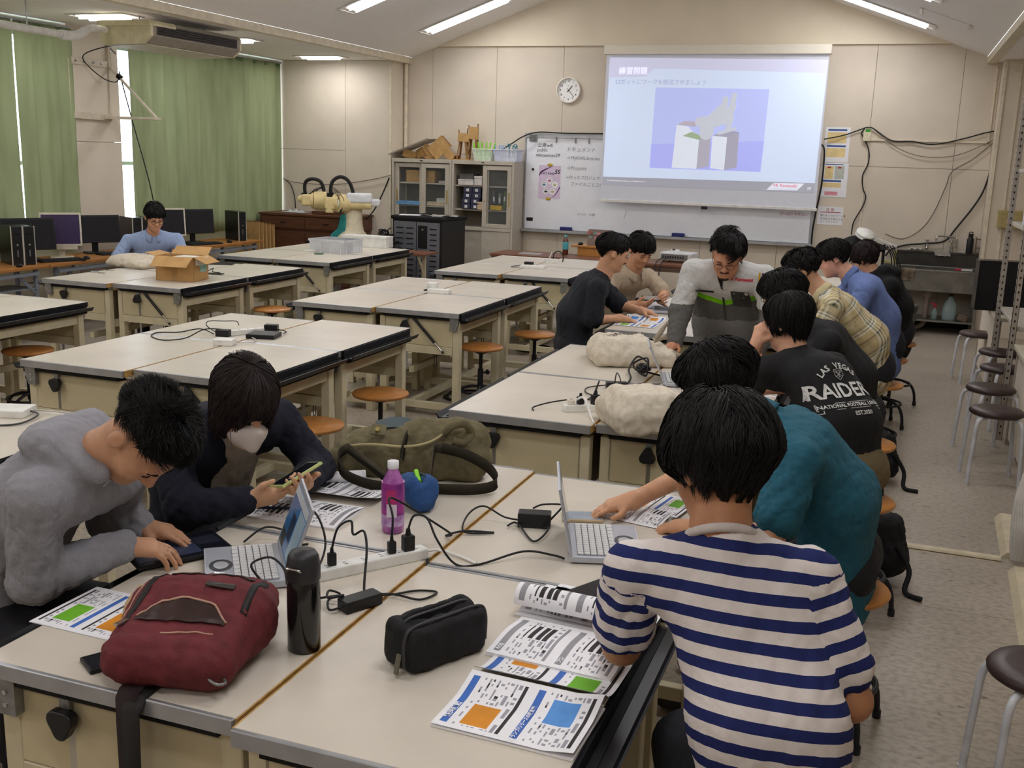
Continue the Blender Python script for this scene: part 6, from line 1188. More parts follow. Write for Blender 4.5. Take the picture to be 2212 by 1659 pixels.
def person(key, label, shirt, skin=(206, 158, 124), sleeve='short', hair=None, hm=None, trousers=(34, 34, 40), h=.008, nh=1400, fat=1.0, bulk=1.0, curl=(.4, .4), palms=((0, 0, -1), (0, 0, -1)), seed=1, amp=.006, face=True, extra_shirt=(), zone=None, gl=None, sock=None, hrad=.0013, slen=None, wl=.10, hem=0.0, neckhole=True, thumb=.5, headscale=1.0, tb=None, sax=None):
    tb = tb or bulk
    D = {k: np.asarray(v, float) for k, v in PEOPLE[key].items() if k not in ('stand',)}; stand = PEOPLE[key].get('stand')
    o = thing('person', label, 'person', tuple((D['pelvis'][0], D['pelvis'][1], 0)))
    O = V(D['pelvis'][0], D['pelvis'][1], 0)
    for k in D:
        if k not in ('F', 'hf', 'hu', 'hdR', 'hdL'): D[k] = D[k]-O
    F = unit(V(D['F'][0], D['F'][1], 0)); Rt = np.cross(F, V(0, 0, 1)); pel, mid, che, nek = D['pelvis'], D['mid'], D['chest'], D['neck']
    Rh = head_R(D['hf'], D['hu']); hc = D['head']; sk = skin_mat('skin_%d_%d_%d' % skin, skin)
    # joints of the legs
    hip = [pel+Rt*s*.085+V(0, 0, -.02) for s in (1, -1)]
    if stand: knee = [q+V(0, 0, -.40)+F*.03 for q in hip]; ank = [q+V(0, 0, -q[2]+.09)-F*.02 for q in hip]
    else: knee = [q+F*.40+Rt*s*.06+V(0, 0, -.03) for q, s in zip(hip, (1, -1))]; ank = [q+F*-.04+V(0, 0, -q[2]+.085) for q in knee]
    # --- body
    hp = head_prims(hc, Rh, headscale, fat)
    nb = hc+Rh@V(0, -.022, -.06)
    body = hp+[cone(nb, nek+F*-.005, .050*fat, .056*fat, .03), cone(nek, che, .055, .06, .03), cone(che, mid, .06, .07, .04), cone(mid, pel, .07, .085, .04), cone(D['shR'], D['shL'], .034, .034, .03)]
    for i, sd_ in enumerate('RL'):
        sh_, el_, wr_ = D['sh'+sd_], D['el'+sd_], D['wr'+sd_]
        body += [cone(sh_, el_, .043*bulk, .037*bulk, .03), cone(el_, wr_, .038*bulk, .025, .02)]
        body += hand_prims(wr_, D['hd'+sd_], palms[i], sd_ == 'R', curl[i], thumb=thumb)
        body += [cone(hip[i], knee[i], .075, .052, .03), cone(knee[i], ank[i], .052, .034, .02), cone(ank[i]-V(0, 0, .02), ank[i]+F*.12-V(0, 0, .055), .032, .024, .02)]
    v, q = sdf_mesh(body, h); mesh_obj('body', v, q, sk, o)
    # --- shirt
    L = sleeve == 'long'
    w_ = .095*bulk
    tor = []
    for s in (-1, 0, 1):
        tor += [cone(pel+Rt*s*.075*tb+V(0, 0, .0+hem), mid+Rt*s*.070*tb, .100*tb, .094*tb, .06), cone(mid+Rt*s*.070*tb, che+Rt*s*.080*tb, .094*tb, .086*tb, .06)]
    nk = nek-unit(nek-che)*.035
    tor += [cone(che, nk, .088*tb, .062, .05), cone(nk, D['shR'], .052, .052*tb, .04), cone(nk, D['shL'], .052, .052*tb, .04), cone(D['shR']*.8+D['shL']*.2-V(0, 0, .03), D['shL']*.8+D['shR']*.2-V(0, 0, .03), .066*tb, .066*tb, .05)]
    slv = []
    for sd_ in 'RL':
        sh_, el_, wr_ = D['sh'+sd_], D['el'+sd_], D['wr'+sd_]
        if L: slv += [cone(sh_, el_, .058*bulk, .054*bulk, .024), cone(el_, wr_-unit(wr_-el_)*.005, .054*bulk, .040*bulk, .03), ]
        else:
            e = sh_+(el_-sh_)*(slen or .66); slv += [cone(sh_, e, .056*bulk, .064*bulk, .022), ]
    shp = tor+slv+list(extra_shirt(D, F, Rt, Rh) if callable(extra_shirt) else extra_shirt)
    v, q = sdf_mesh(shp, h)
    n_ = vnormals(v, q); ax = unit(nek-pel)
    dt = field(tor, v); ds = np.stack([field([p], v) for p in slv], 1); isl = (ds.min(1) < dt+.004)
    for sd_ in 'RL':
        x = unit(D['el'+sd_]-D['sh'+sd_]); m_ = (np.linalg.norm(v-D['sh'+sd_], axis=1) < .09) & ((v-D['sh'+sd_])@x < .012); isl &= ~m_
    if sax is not None: ax = unit(sax)
    st = (v-pel)@ax; su = (v-pel)@Rt
    arms = [(D['shR'], D['elR'], D['wrR']), (D['shL'], D['elL'], D['wrL'])]
    near = np.argmin(np.stack([np.linalg.norm(v-(a[0]+a[1])/2, axis=1) for a in arms], 1), 1)
    for i, a in enumerate(arms):
        m = isl & (near == i); x = unit(a[1]-a[0]); st[m] = -((v[m]-a[0])@x)+((a[0]-pel)@ax); yv = unit(np.cross(x, F)); su[m] = np.arctan2((v[m]-a[0])@np.cross(x, yv), (v[m]-a[0])@yv)*.06
    if zone is not None: st = zone(v, st, su, isl, D, F, Rt, pel)
    am = amp*(.55+.9*np.exp(-((v-(D['elR']+D['shR'])/2)**2).sum(1)/.02)*0+.45*isl)
    v = v+n_*(wrinkle(v, 1, wl, seed, 6, ax)*am+wrinkle(v, 1, wl*.45, seed+9, 5)*am*.35)[:, None]
    sh_o = mesh_obj('shirt', v, q, shirt, o, {'st': st, 'su': su})
    # --- trousers and shoes
    tr = [cone(pel+Rt*.06+V(0, 0, .01), pel-Rt*.06+V(0, 0, .01), .118*bulk, .118*bulk, .05)]
    for i in (0, 1): tr += [cone(hip[i], knee[i], .095*bulk, .070, .05), cone(knee[i], ank[i]+V(0, 0, .01), .068, .056, .03)]
    v, q = sdf_mesh(tr, max(h, .010)); v = v+vnormals(v, q)*wrinkle(v, .004, .09, seed+3)[:, None]
    mesh_obj('trousers', v, q, M('cloth_%d_%d_%d' % trousers, trousers, .85, bump=.3, bscale=260), o)
    for i in (0, 1):
        a = ank[i]-V(0, 0, .045); shoe = [cone(a-F*.05+V(0, 0, .005), a+F*.16+V(0, 0, -.002), .042, .036, .03), ell(ank[i]+V(0, 0, -.015), (.045, .045, .05), None, .03)]
        vv, qq = sdf_mesh(shoe, .010); vv[:, 2] = np.maximum(vv[:, 2], .004); mesh_obj('shoe', vv, qq, M('shoe_grey', (60, 58, 58), .7), o)
    # --- hair, brows, eyes
    hair_mesh(o, hc, Rh, hair or dict(f=62, sd=92, b=122), hm or hairm, nh, seed, headscale, hrad)
    if face:
        T = lambda x, y, z: tuple(hc+Rh@V(x, y, z)*headscale)
        for s in (-1, 1):
            MB().tube([T(s*.016, .0985, .019), T(s*.032, .0965, .024), T(s*.048, .087, .019)], lambda t: .0030*(1-.55*t), 6, sub=4).build('eyebrow', hairm, o)
            MB().tube([T(s*.019, .0935, -.001), T(s*.032, .0945, .0015), T(s*.045, .0885, -.001)], .0020, 6, sub=4).build('eyelid', M('lash', (30, 22, 20), .6), o)
    if gl: glasses(o, hc, Rh, gl, headscale)
    o['_h'] = 0; del o['_h']
    return o, D, Rh, sh_o, F, Rt, O
def collar(o, D, F, m, r=.062, th=.010, tilt=.02, name='collar'):
    c = D['neck']-unit(D['head']-D['neck'])*.026; ax = unit(D['head']-D['neck']); y = unit(np.cross(ax, V(1, .2, 0))); x = np.cross(y, ax)
    MB().tube([tuple(c+ax*(.012-.02*(F@(x*math.cos(a)+y*math.sin(a))))+(x*math.cos(a)+y*math.sin(a))*r) for a in np.linspace(0, 2*pi, 18, endpoint=False)], th, 8, closed=True, sub=3).build(name, m, o)
def polo_collar(o, D, F, Rt, m, r=.070):
    """folded shirt collar: a band standing round the neck, turned down, open at the front"""
    c = D['neck']; up = unit(D['head']-D['neck']); f2 = unit(F-up*(F@up)); r2 = np.cross(f2, up); b = MB()
    def pt(u, v):
        a = (u-.5)*2*pi*.90+pi; d = f2*math.cos(a)+r2*math.sin(a); front = max(0, math.cos(a))
        if v < .5: p = c+up*(.030*(v*2)-.005-.015*front)+d*(r-.004)
        else: w2 = (v-.5)*2; p = c+up*(.025-.042*w2-.022*front*(1+w2))+d*(r+.014*w2+.016*front*w2)
        return tuple(p)
    g_ = b.grid(pt, 40, 6).build('collar', m, o); g_.modifiers.new('t', 'SOLIDIFY').thickness = .003
# ---------------------------------------------------------------- the people in the room
knit = M('grey_knit', (150, 150, 157), .95, var=.07, scale=420, bump=.22, bscale=700, stretch=(1, 1, .5))
def hood_extra(D, F, Rt, Rh):
    b = D['neck']-F*.075+V(0, 0, .045); return [ell(b-F*.03+V(0, 0, -.01), (.09, .10, .05), None, .03), cone(b+Rt*.09, b-Rt*.09, .045, .045, .04), cone(b+Rt*.095, D['neck']+Rt*.07+F*.05-V(0, 0, .02), .036, .026, .03), cone(b-Rt*.095, D['neck']-Rt*.07+F*.05-V(0, 0, .02), .036, .026, .03)]
p, D, Rh, sh_, F, Rt, O = person('hoodie', 'person in a grey hooded sweatshirt bending over a tablet at the near desks', knit, (196, 148, 116), 'long', dict(f=58, sd=84, b=122, vol=.010, spike=.026, len=16, ear=14, ragged=4, mess=.35, clumps=420), h=.0062, nh=15000, bulk=1.12, curl=(.50, .35), palms=((-.1, .1, -1), (0, 0, -1)), seed=11, amp=.008, extra_shirt=hood_extra, hrad=.0008, wl=.085)
for s in (-1, 1): MB().tube([tuple(D['neck']+Rt*s*.03+F*.055-V(0, 0, .045)), tuple(D['chest']+Rt*s*.02+F*.088-V(0, 0, .05)), tuple(D['mid']+Rt*s*.012+F*.098)], .004, 6).build('zip_edge', M('zip_silver', (190, 190, 194), .4, .5), p)
navyk = M('navy_cardigan', (28, 30, 44), .92, var=.12, scale=200, bump=.4, bscale=300)
def card_extra(D, F, Rt, Rh): return []
p, D, Rh, sh_, F, Rt, O = person('mask', 'person in a white mask and navy cardigan looking at a phone', navyk, (208, 164, 132), 'long', dict(f=100, sd=182, b=176, vol=.016, len=85, ear=-6, ragged=7, tuck=.06, mess=.07, clumps=200, fw=.62), hm=hairb, h=.0066, nh=14000, bulk=1.05, curl=(.55, .55), palms=((.25, .75, .55), (.2, -.7, .6)), seed=21, amp=.007, hrad=.0008, wl=.10, thumb=.3)
# pale inner shirt panel on the chest, face mask with ear loops, phone
inner = [cone(D['chest']+F*.062-Rt*.035, D['mid']+F*.08-Rt*.03, .074, .082, .03), cone(D['chest']+F*.062+Rt*.035, D['mid']+F*.08+Rt*.035, .074, .082, .03), cone(D['neck']+F*.012, D['chest']+F*.06, .068, .072, .03)]
v, q = sdf_mesh(inner, .007); mesh_obj('inner_shirt', v+vnormals(v, q)*wrinkle(v, .005, .09, 5)[:, None], q, M('inner_grey', (176, 168, 156), .9, bump=.3, bscale=200), p)
hc = D['head']; E_ = lambda c_, r_, k=.02, op=1: ell(hc+Rh@V(*c_), V(*r_), Rh, k, op)
v, q = sdf_mesh([E_((0, .056, -.052), (.062, .062, .060)), cone(hc+Rh@V(0, .112, -.02), hc+Rh@V(0, .116, -.075), .012, .014, .03), E_((0, .0, -.04), (.2, .050, .2), .004, -1)], .005)
mk = mesh_obj('face_mask', v, q, M('mask_white', (214, 204, 196), .8), p)
for s in (-1, 1): MB().tube([tuple(hc+Rh@V(s*.058, .06, -.03)), tuple(hc+Rh@V(s*.077, .02, -.0)), tuple(hc+Rh@V(s*.079, -.02, .0)), tuple(hc+Rh@V(s*.076, .01, -.05)), tuple(hc+Rh@V(s*.056, .05, -.075))], .0015, 6).build('ear_loop', M('mask_white', (214, 204, 196), .8), mk)
# striped T-shirt
strp = attr_mat('striped_jersey', 'stripe', [(0, (38, 46, 98)), (.48, (222, 214, 210))], .0445)
p, D, Rh, sh_, F, Rt, O = person('striped', 'person in a navy and white striped T-shirt seen from behind', strp, (176, 124, 90), 'short', dict(f=88, sd=136, b=168, vol=.028, len=52, ear=8, ragged=9, swirl=.5, puff=.05, clumps=240), h=.0062, nh=18000, bulk=1.02, seed=31, amp=.0075, gl=M('glasses_dark', (50, 46, 46), .3, .4), hrad=.0008, slen=.70, wl=.12, hem=-.10, tb=.86, sax=(.02, .25, .97))
collar(p, D, F, M('collar_white', (202, 194, 190), .9, bump=.3, bscale=200), r=.068, th=.010)
tealc = M('teal_linen', (34, 92, 112), .85, var=.06, scale=60, bump=.3, bscale=240)
p, D, Rh, sh_, F, Rt, O = person('teal', 'person in a teal short-sleeved shirt reaching over a laptop', tealc, (200, 150, 116), 'short', dict(f=88, sd=126, b=160, vol=.024, len=48, ear=4, ragged=9, puff=.03, mess=.3), h=.0072, nh=10000, bulk=1.10, seed=41, amp=.009, hrad=.0010, slen=.72, curl=(.35, .4), hem=-.12)
polo_collar(p, D, F, Rt, tealc)
blk1 = M('black_cotton', (30, 30, 32), .9, var=.1, bump=.3, bscale=240)
p, D, Rh, sh_, F, Rt, O = person('raiders', 'person in a black T-shirt with large white back lettering', blk1, (214, 164, 136), 'short', dict(f=90, sd=158, b=176, vol=.016, len=70, ear=14, ragged=5, tuck=.12, mess=.06), h=.0078, nh=8000, bulk=1.02, seed=51, amp=.006, hrad=.0012, curl=(.4, .9), palms=((0, 0, -1), (.6, .8, 0)), trousers=(112, 98, 72), hem=-.10)
# white lettering wrapped onto the back
def wrap_print(mb, shirt_o, centre, rx, uy, into, m, parent, off=.004, sub=True):
    me = shirt_o.data; n = len(me.vertices); co = np.empty(n*3, np.float32); me.vertices.foreach_get('co', co); co = co.reshape(-1, 3)
    bvh = BVHTree.FromPolygons([Vector(c_) for c_ in co], [tuple(pl.vertices) for pl in me.polygons])
    tmp = mb.mesh('tmp', m); bm = bmesh.new(); bm.from_mesh(tmp)
    bmesh.ops.triangulate(bm, faces=bm.faces)
    if sub: 
        for _ in range(2):
            ed = [e for e in bm.edges if e.calc_length() > .022]
            if ed: bmesh.ops.subdivide_edges(bm, edges=ed, cuts=1); bmesh.ops.triangulate(bm, faces=[f for f in bm.faces if len(f.verts) > 3])
    c_, rx, uy, into = Vector(centre), Vector(rx), Vector(uy), Vector(into)
    for vt in bm.verts:
        o_ = c_+rx*vt.co.x+uy*vt.co.y-into*.4; hit = bvh.ray_cast(o_, into)
        vt.co = (hit[0]-into*off) if hit[0] is not None else c_+rx*vt.co.x+uy*vt.co.y
    bm.to_mesh(tmp); bm.free(); ob = bpy.data.objects.new('lettering', tmp); C.objects.link(ob); ob.parent = parent; return ob
prw = M('print_white', (214, 214, 212), .8, var=.12, scale=120)
ax = unit(D['neck']-D['pelvis']); into = unit(F+V(0, 0, -.35)); rx = unit(np.cross(into, V(0, 0, 1))); uy = np.cross(rx, into)
cen = D['chest']*.62+D['mid']*.38
def arc_text(s, size, R_, spread):
    out = MB(); k = len(s)
    for i, ch in enumerate(s):
        if ch == ' ': continue
        a = (i-(k-1)/2)*spread; g_ = xform(text_mb(ch, size, bold=.0012), Matrix.Translation((R_*math.sin(a), R_*math.cos(a)-R_, 0)) @ Matrix.Rotation(-a, 4, 'Z')); out.add(g_.v, g_.f)
    return out
for mb, dy, dx in ((arc_text('LAS VEGAS', .036, .13, .19), .115, .0), (text_mb('RAIDERS', .088, bold=.002), .005, .0), (text_mb('NATIONAL FOOTBALL LEAGUE', .021, bold=.0006), -.058, 0), (text_mb('EST.2020', .024, bold=.0006), -.096, .03)):
    wrap_print(xform(mb, Matrix.Translation((dx, dy, 0))), sh_, cen, rx, uy, into, prw, p)
sw = .022; b = MB()
sh_pts = [(-.022, .02), (0, .024), (.022, .02), (.022, -.006), (0, -.026), (-.022, -.006)]
for a_, b_ in zip(sh_pts, sh_pts[1:]+sh_pts[:1]): b.bar((*a_, 0), (*b_, 0), .003, .001)
for a_, b_ in (((-.014, .008), (-.004, .004)), ((.014, .008), (.004, .004)), ((-.008, -.004), (.008, -.004)), ((-.012, .014), (.012, .014)), ((-.018, -.012), (.018, .016)), ((.018, -.012), (-.018, .016)), ((0, .004), (0, -.008)), ((-.006, -.012), (.006, -.012))): b.bar((*a_, 0), (*b_, 0), .0026, .001)
wrap_print(xform(b, Matrix.Translation((.0, .078, 0))), sh_, cen, rx, uy, into, prw, p)
b = MB()
rbp = [(-.15, -.045), (-.15, -.072), (.15, -.072), (.15, -.045)]
for a_, b_ in zip(rbp, rbp[1:]+rbp[:1]): b.bar((*a_, 0), (*b_, 0), .003, .001)
for s in (-1, 1):
    tl = [(s*.15, -.060), (s*.185, -.058), (s*.175, -.070), (s*.185, -.084), (s*.135, -.084), (s*.135, -.072)]
    for a_, b_ in zip(tl, tl[1:]): b.bar((*a_, 0), (*b_, 0), .0026, .001)
wrap_print(b, sh_, cen, rx, uy, into, prw, p)
p, D, Rh, sh_, F, Rt, O = person('blacktee', 'person in a plain black T-shirt between the lettered shirt and the plaid shirt', M('black_cotton2', (24, 24, 27), .9, var=.1, bump=.3, bscale=240), (200, 150, 118), 'short', dict(f=86, sd=124, b=160, vol=.022, len=45, ear=6, ragged=9, puff=.02, mess=.3), h=.0095, nh=4500, bulk=1.08, seed=61, amp=.007, hrad=.0014, hem=-.12)
pla = attr_mat('plaid_cotton', 'stripe', [(0, (206, 192, 152)), (.30, (178, 158, 116)), (.42, (98, 84, 66)), (.50, (196, 176, 130)), (.72, (226, 222, 206)), (.80, (74, 86, 76)), (.84, (226, 222, 206)), (.90, (150, 140, 116))], .16, plaid=([(0, (214, 202, 166)), (.25, (186, 168, 126)), (.45, (228, 224, 210)), (.52, (52, 92, 84)), (.58, (226, 222, 206)), (.66, (60, 90, 84)), (.72, (220, 210, 186)), (.86, (150, 134, 100))], .14))
p, D, Rh, sh_, F, Rt, O = person('plaid', 'person in a beige and green plaid shirt leaning over the desk', pla, (206, 158, 128), 'short', dict(f=70, sd=100, b=138, vol=.018, spike=.014, len=28, ear=15, mess=.35), h=.009, nh=5000, bulk=1.12, seed=71, amp=.009, hrad=.0018, hem=-.06, slen=.85)
polo_collar(p, D, F, Rt, M('collar_plaid', (206, 192, 152), .9))
bls = M('blue_oxford', (104, 124, 178), .85, var=.05, scale=50, bump=.25, bscale=260)
p, D, Rh, sh_, F, Rt, O = person('blue', 'person in a mid-blue oxford shirt seated near the sink', bls, (212, 160, 140), 'long', dict(f=84, sd=120, b=156, vol=.02, len=45, ear=10, ragged=10, mess=.25), h=.0095, nh=4500, bulk=1.22, fat=1.08, seed=81, amp=.010, hrad=.0018, hem=-.14, wl=.12)
polo_collar(p, D, F, Rt, bls)
blj = M('black_jacket', (20, 20, 22), .9, var=.15, bump=.35, bscale=120)
p, D, Rh, sh_, F, Rt, O = person('jacket', 'person in a black hooded jacket at the far end of the aisle', blj, (204, 154, 124), 'long', dict(f=88, sd=130, b=165, vol=.02, len=45, ear=0, mess=.3), hm=hairb, h=.010, nh=4000, bulk=1.15, seed=91, amp=.009, hrad=.0018, extra_shirt=hood_extra, hem=-.12)
# instructor: two-tone work jacket, zones follow the garment
def ins_zone(v, st, su, isl, D, F, Rt, pel):
    z = v[:, 2]-D['chest'][2]; lat = np.abs((v-D['chest'])@Rt); fr = (v-D['chest'])@F
    f_ = .5+(z+.155-.22*lat)*2.2
    f_ = np.where(isl, np.where((v[:, 2] < D['elR'][2]+.05) & (fr > .06), .2, .9), f_)
    return np.clip(f_, .01, .99)
uni = attr_mat('two_tone_workwear', 'zone', [(0, (100, 98, 96)), (.50, (126, 206, 30)), (.565, (196, 196, 194))], bump=.2)
p, D, Rh, sh_, F, Rt, O = person('instructor', 'man in a grey and white work jacket with green stripe leaning on the desk', uni, (198, 142, 112), 'long', dict(f=56, sd=98, b=130, vol=.024, spike=.012, len=32, ear=16, swirl=.8, mess=.3), h=.0066, nh=8000, bulk=1.16, fat=1.10, seed=101, amp=.008, gl=M('glasses_brown', (70, 46, 40), .3, .3), curl=(.30, .30), palms=((.1, 0, -1), (0, 0, -1)), hrad=.0014, trousers=(112, 110, 108), hem=.02, zone=ins_zone)
polo_collar(p, D, F, Rt, M('collar_grey', (104, 102, 100), .9, bump=.2), r=.078)
hc = D['head']; T = lambda x, y, z: tuple(hc+Rh@V(x, y, z))
bd = M('beard_dark', (52, 36, 30), .8); 
MB().tube([T(-.024, .100, -.047), T(0, .108, -.044), T(.024, .100, -.047)], .0042, 6).build('moustache', bd, p)
MB().tube([T(-.020, .088, -.094), T(0, .096, -.098), T(.020, .088, -.094)], .0075, 6).build('goatee', bd, p)
into = V(*(-F)); into = unit(into+V(0, 0, -.1)); rx = unit(np.cross(into, V(0, 0, 1)))
def on_front(mb, dx, dz, m, nm): o_ = wrap_print(mb, sh_, D['chest']+rx*dx+V(0, 0, dz), rx, V(0, 0, 1), into, m, p, .004); o_.name = nm; return o_
on_front(text_mb('≡K Kawasaki', .026, bold=.001), .105, .0, M('logo_red2', (200, 30, 60), .6), 'chest_logo')
on_front(MB().box((0, 0, 0), (.10, .085, .001)), .10, -.115, M('pocket_grey', (92, 90, 88), .9), 'pocket'); on_front(MB().box((0, 0, 0), (.10, .010, .001)), -.10, -.085, M('pocket_dark', (62, 60, 60), .9), 'pocket')
on_front(MB().box((0, -.0, 0), (.012, .26, .001)), .0, -.12, M('placket_grey', (84, 82, 80), .9), 'placket')
vt = MB(); vt.add([(-.05, .06, 0), (.05, .06, 0), (.0, -.09, 0)], [(0, 1, 2)]); on_front(vt, -.005, .035, M('undershirt_black', (26, 26, 28), .9), 'undershirt')
# sleeve badge, pens, armband
sp = D['shL']*.62+D['elL']*.38; into2 = unit(-F*.75-Rt*-.0+unit(D['shL']-D['shR'])*-.5)
def badge(mb, dx, dz, m, nm): o_ = wrap_print(mb, sh_, sp+unit(np.cross(into2, V(0, 0, 1)))*dx+V(0, 0, dz), unit(np.cross(into2, V(0, 0, 1))), V(0, 0, 1), into2, m, p, .004); o_.name = nm
badge(MB().prism([(-.034, .04), (.034, .04), (.034, -.01), (0, -.044), (-.034, -.01)], 0, .001, 'z'), 0, -.03, M('badge_edge', (50, 80, 60), .7), 'sleeve_badge')
o_ = badge(MB().prism([(-.029, .035), (.029, .035), (.029, -.009), (0, -.037), (-.029, -.009)], .0, .001, 'z'), 0, -.03, M('badge_white', (236, 226, 200), .7), 'sleeve_badge')
for k, c_ in enumerate(((220, 180, 40), (120, 40, 110), (20, 20, 24))):
    a = D['shL']*.9+D['elL']*.1+F*.075+Rt*(-.0)+unit(D['shL']-D['shR'])*(.0+.018*(k-1)); MB().cyl(tuple(a-V(0, 0, .03)), tuple(a+V(0, 0, .055)), .005, n=8).build('pen', M(f'pen{k}', c_, .4), p)
dks = M('dark_work_shirt', (30, 32, 40), .85, var=.08, bump=.3, bscale=200)
p, D, Rh, sh_, F, Rt, O = person('dark', 'person in a dark navy short-sleeved shirt seen from behind at the middle desks', dks, (206, 156, 124), 'short', dict(f=78, sd=106, b=140, vol=.018, len=40, ear=14), h=.009, nh=5000, bulk=1.12, seed=111, amp=.009, hrad=.0018, slen=.92, hem=-.14)
MB().tube([tuple(D['shR']+(D['elR']-D['shR'])*t_) for t_ in (.86, .98)], .066, 20, sub=1, caps=False).build('white_cuff', M('cuff_white', (206, 208, 216), .9), p)
bgs = M('beige_shirt', (182, 166, 144), .88, var=.05, bump=.3, bscale=200)
p, D, Rh, sh_, F, Rt, O = person('beige', 'person in a beige short-sleeved shirt holding a phone at the middle desks', bgs, (202, 150, 118), 'short', dict(f=88, sd=120, b=150, vol=.018, len=50, ear=6, ragged=9), h=.0085, nh=5000, bulk=1.0, seed=121, amp=.008, hrad=.0017, curl=(.6, .6), palms=((0, .6, .5), (.7, 0, .4)), slen=.8, hem=-.10, trousers=(196, 184, 164))
polo_collar(p, D, F, Rt, bgs)
lbs = M('light_blue_shirt', (152, 172, 210), .88, var=.06, scale=120, bump=.3, bscale=240)
p, D, Rh, sh_, F, Rt, O = person('lightblue', 'person with glasses in a light blue shirt working by the window tables', lbs, (206, 152, 122), 'short', dict(f=82, sd=112, b=150, vol=.02, len=42, ear=12, mess=.25), h=.009, nh=5000, bulk=1.02, seed=131, amp=.007, gl=M('glasses_dark', (50, 46, 46), .3, .4), hrad=.0019, slen=.8, hem=-.05)
polo_collar(p, D, F, Rt, lbs)
# ---------------------------------------------------------------- things on the desks
TZ = .77
silver = M('laptop_silver', (186, 190, 200), .38, .35, var=.02); keyw = M('key_pale', (214, 214, 214), .5); keyb = M('key_gap', (120, 122, 126), .6); scg = M('laptop_screen_blue', (60, 110, 160), .15, emit=.12, var=.15, scale=4); scd = M('laptop_screen_grey', (120, 122, 120), .12, var=.1, scale=3)
def laptop(label, loc, rot, tilt, scr, keys=True, w_=.275, d_=.205, content=0):
    t = thing('laptop', label, 'laptop', loc, rot, 'silver laptops'); h = .022
    MB().bb((-w_/2, -d_/2, .004), (w_/2, d_/2, h)).build('base', silver, t, bev=.004)
    MB().bb((-w_/2+.012, -.02, h-.001), (w_/2-.012, d_/2-.022, h+.0006)).build('keyboard_bed', keyb, t)
    me = None; rows = 6 if keys else 0
    for r_ in range(rows):
        n = 14 if r_ < 5 else 9
        for k in range(n):
            cw_ = (w_-.028)/n; c = (-w_/2+.014+cw_*(k+.5), d_/2-.031-.0185*r_, h+.002)
            if me is None or r_ == 5: m2 = MB().box((0, 0, 0), (cw_*.88, .0155, .004)).mesh('key', keyw); me = me or m2
            o = bpy.data.objects.new('key', m2 if r_ == 5 else me); C.objects.link(o); o.parent = t; o.location = c
    MB().lathe([(.040, h), (.040, h+.0012), (.026, h+.0016), (.026, h+.0002)], (0, -d_/2+.042, 0), 28, sy=.75, caps=False).build('scroll_ring', M('ring_dark', (70, 72, 76), .4), t); MB().lathe([(.0001, h+.0012), (.027, h+.0012)], (0, -d_/2+.042, 0), 28, sy=.75, caps=False).build('touch_pad', M('pad_silver', (206, 208, 214), .25, .3), t)
    for k, x in enumerate((-.09, -.05, -.015)): MB().bb((-w_/2-.0008, x-.009, .008), (-w_/2+.001, x+.009, .017)).build('port', [black, black, M('vga_blue', (60, 90, 160), .5)][k], t)
    y0 = d_/2-.004; ld = math.pi/2+tilt
    up = Vector((0, math.sin(tilt), math.cos(tilt))); nrm = Vector((0, -math.cos(tilt), math.sin(tilt))); c = Vector((0, y0, h))+up*.098
    lid = MB().box(c, (w_, .008, .195), (-tilt, 0, 0)).build('screen_lid', silver, t, bev=.003)
    MB().box(c+nrm*.0042, (w_-.02, .0012, .165), (-tilt, 0, 0)).build('display', scr, lid)
    if content:
        def pz(x, z, wx, wz, m, nm): MB().box(c+nrm*.0052+up*z+Vector((x, 0, 0)), (wx, .0008, wz), (-tilt, 0, 0)).build(nm, m, lid)
        pz(-.0, .07, w_-.02, .022, M('ui_grey', (186, 192, 196), .4, emit=.1), 'toolbar'); pz(.075, -.01, .10, .13, M('ui_pale', (150, 176, 190), .4, emit=.08), 'side_panel'); pz(-.02, -.01, .06, .07, M('ui_dark', (40, 60, 90), .3), 'robot_picture'); pz(-.085, -.06, .06, .04, M('ui_dark2', (60, 62, 60), .4), 'status_box')
    for s in (-1, 1): MB().cyl((s*w_*.38-.012, y0+.002, h+.002), (s*w_*.38+.012, y0+.002, h+.002), .006, n=10).build('hinge', silver, t)
    return t
laptop('silver laptop with a blue robot program on screen, near the grey hoodie', (-1.524, 2.208, TZ), math.radians(-53), .36, scg, content=1)
laptop('silver laptop that the teal shirted person is typing on', (-.695, 2.775, TZ), math.radians(108.6), .20, scd)
laptop('silver laptop between the two canvas totes', (-.93, 5.16, TZ), math.radians(105), .42, scd, keys=True)
laptop('silver laptop in front of the beige shirted person', (-1.585, 7.58, TZ), math.radians(-78), .25, scd, keys=False)
# printed hand-outs: the print is flat colour laid on fine page cells
PM = [paper, M('print_blue', (66, 110, 190), .7), M('print_grey2', (150, 150, 156), .7), M('print_black', (48, 46, 50), .7), M('print_orange', (214, 140, 40), .7), M('print_green', (110, 180, 40), .7), M('print_sky', (90, 150, 220), .7), M('print_text', (156, 156, 166), .7)]
def paint(col, seed):
    rr = random.Random(seed); pic = [rr.choice((4, 5, 6)) if col else 3 for _ in range(2)]; px = [rr.choice((.12, .45)) for _ in range(2)]; dash = [[rr.random() for _ in range(40)] for _ in range(40)]
    def f(p, q):
        k = 0 if q < .5 else 1; v = (q-.5*k)*2
        if not (.07 < p < .93 and .09 < v < .93): return 0
        if .09 < v < .185: return 1 if col else 2
        if .875 < v < .925: return 3 if col else 2
        if px[k] < p < px[k]+.38 and .34 < v < .74:
            if not col and (int(v*24) % 3 == 0): return 0
            return pic[k]
        if .25 < v < .83:
            i = int(v*30); j = int(p*26)
            if i % 2 == 0 and dash[i][j] < .5 and not (px[k]-.03 < p < px[k]+.41 and .32 < v < .76): return 7 if dash[j][i] < .94 else 3
        return 0
    return f
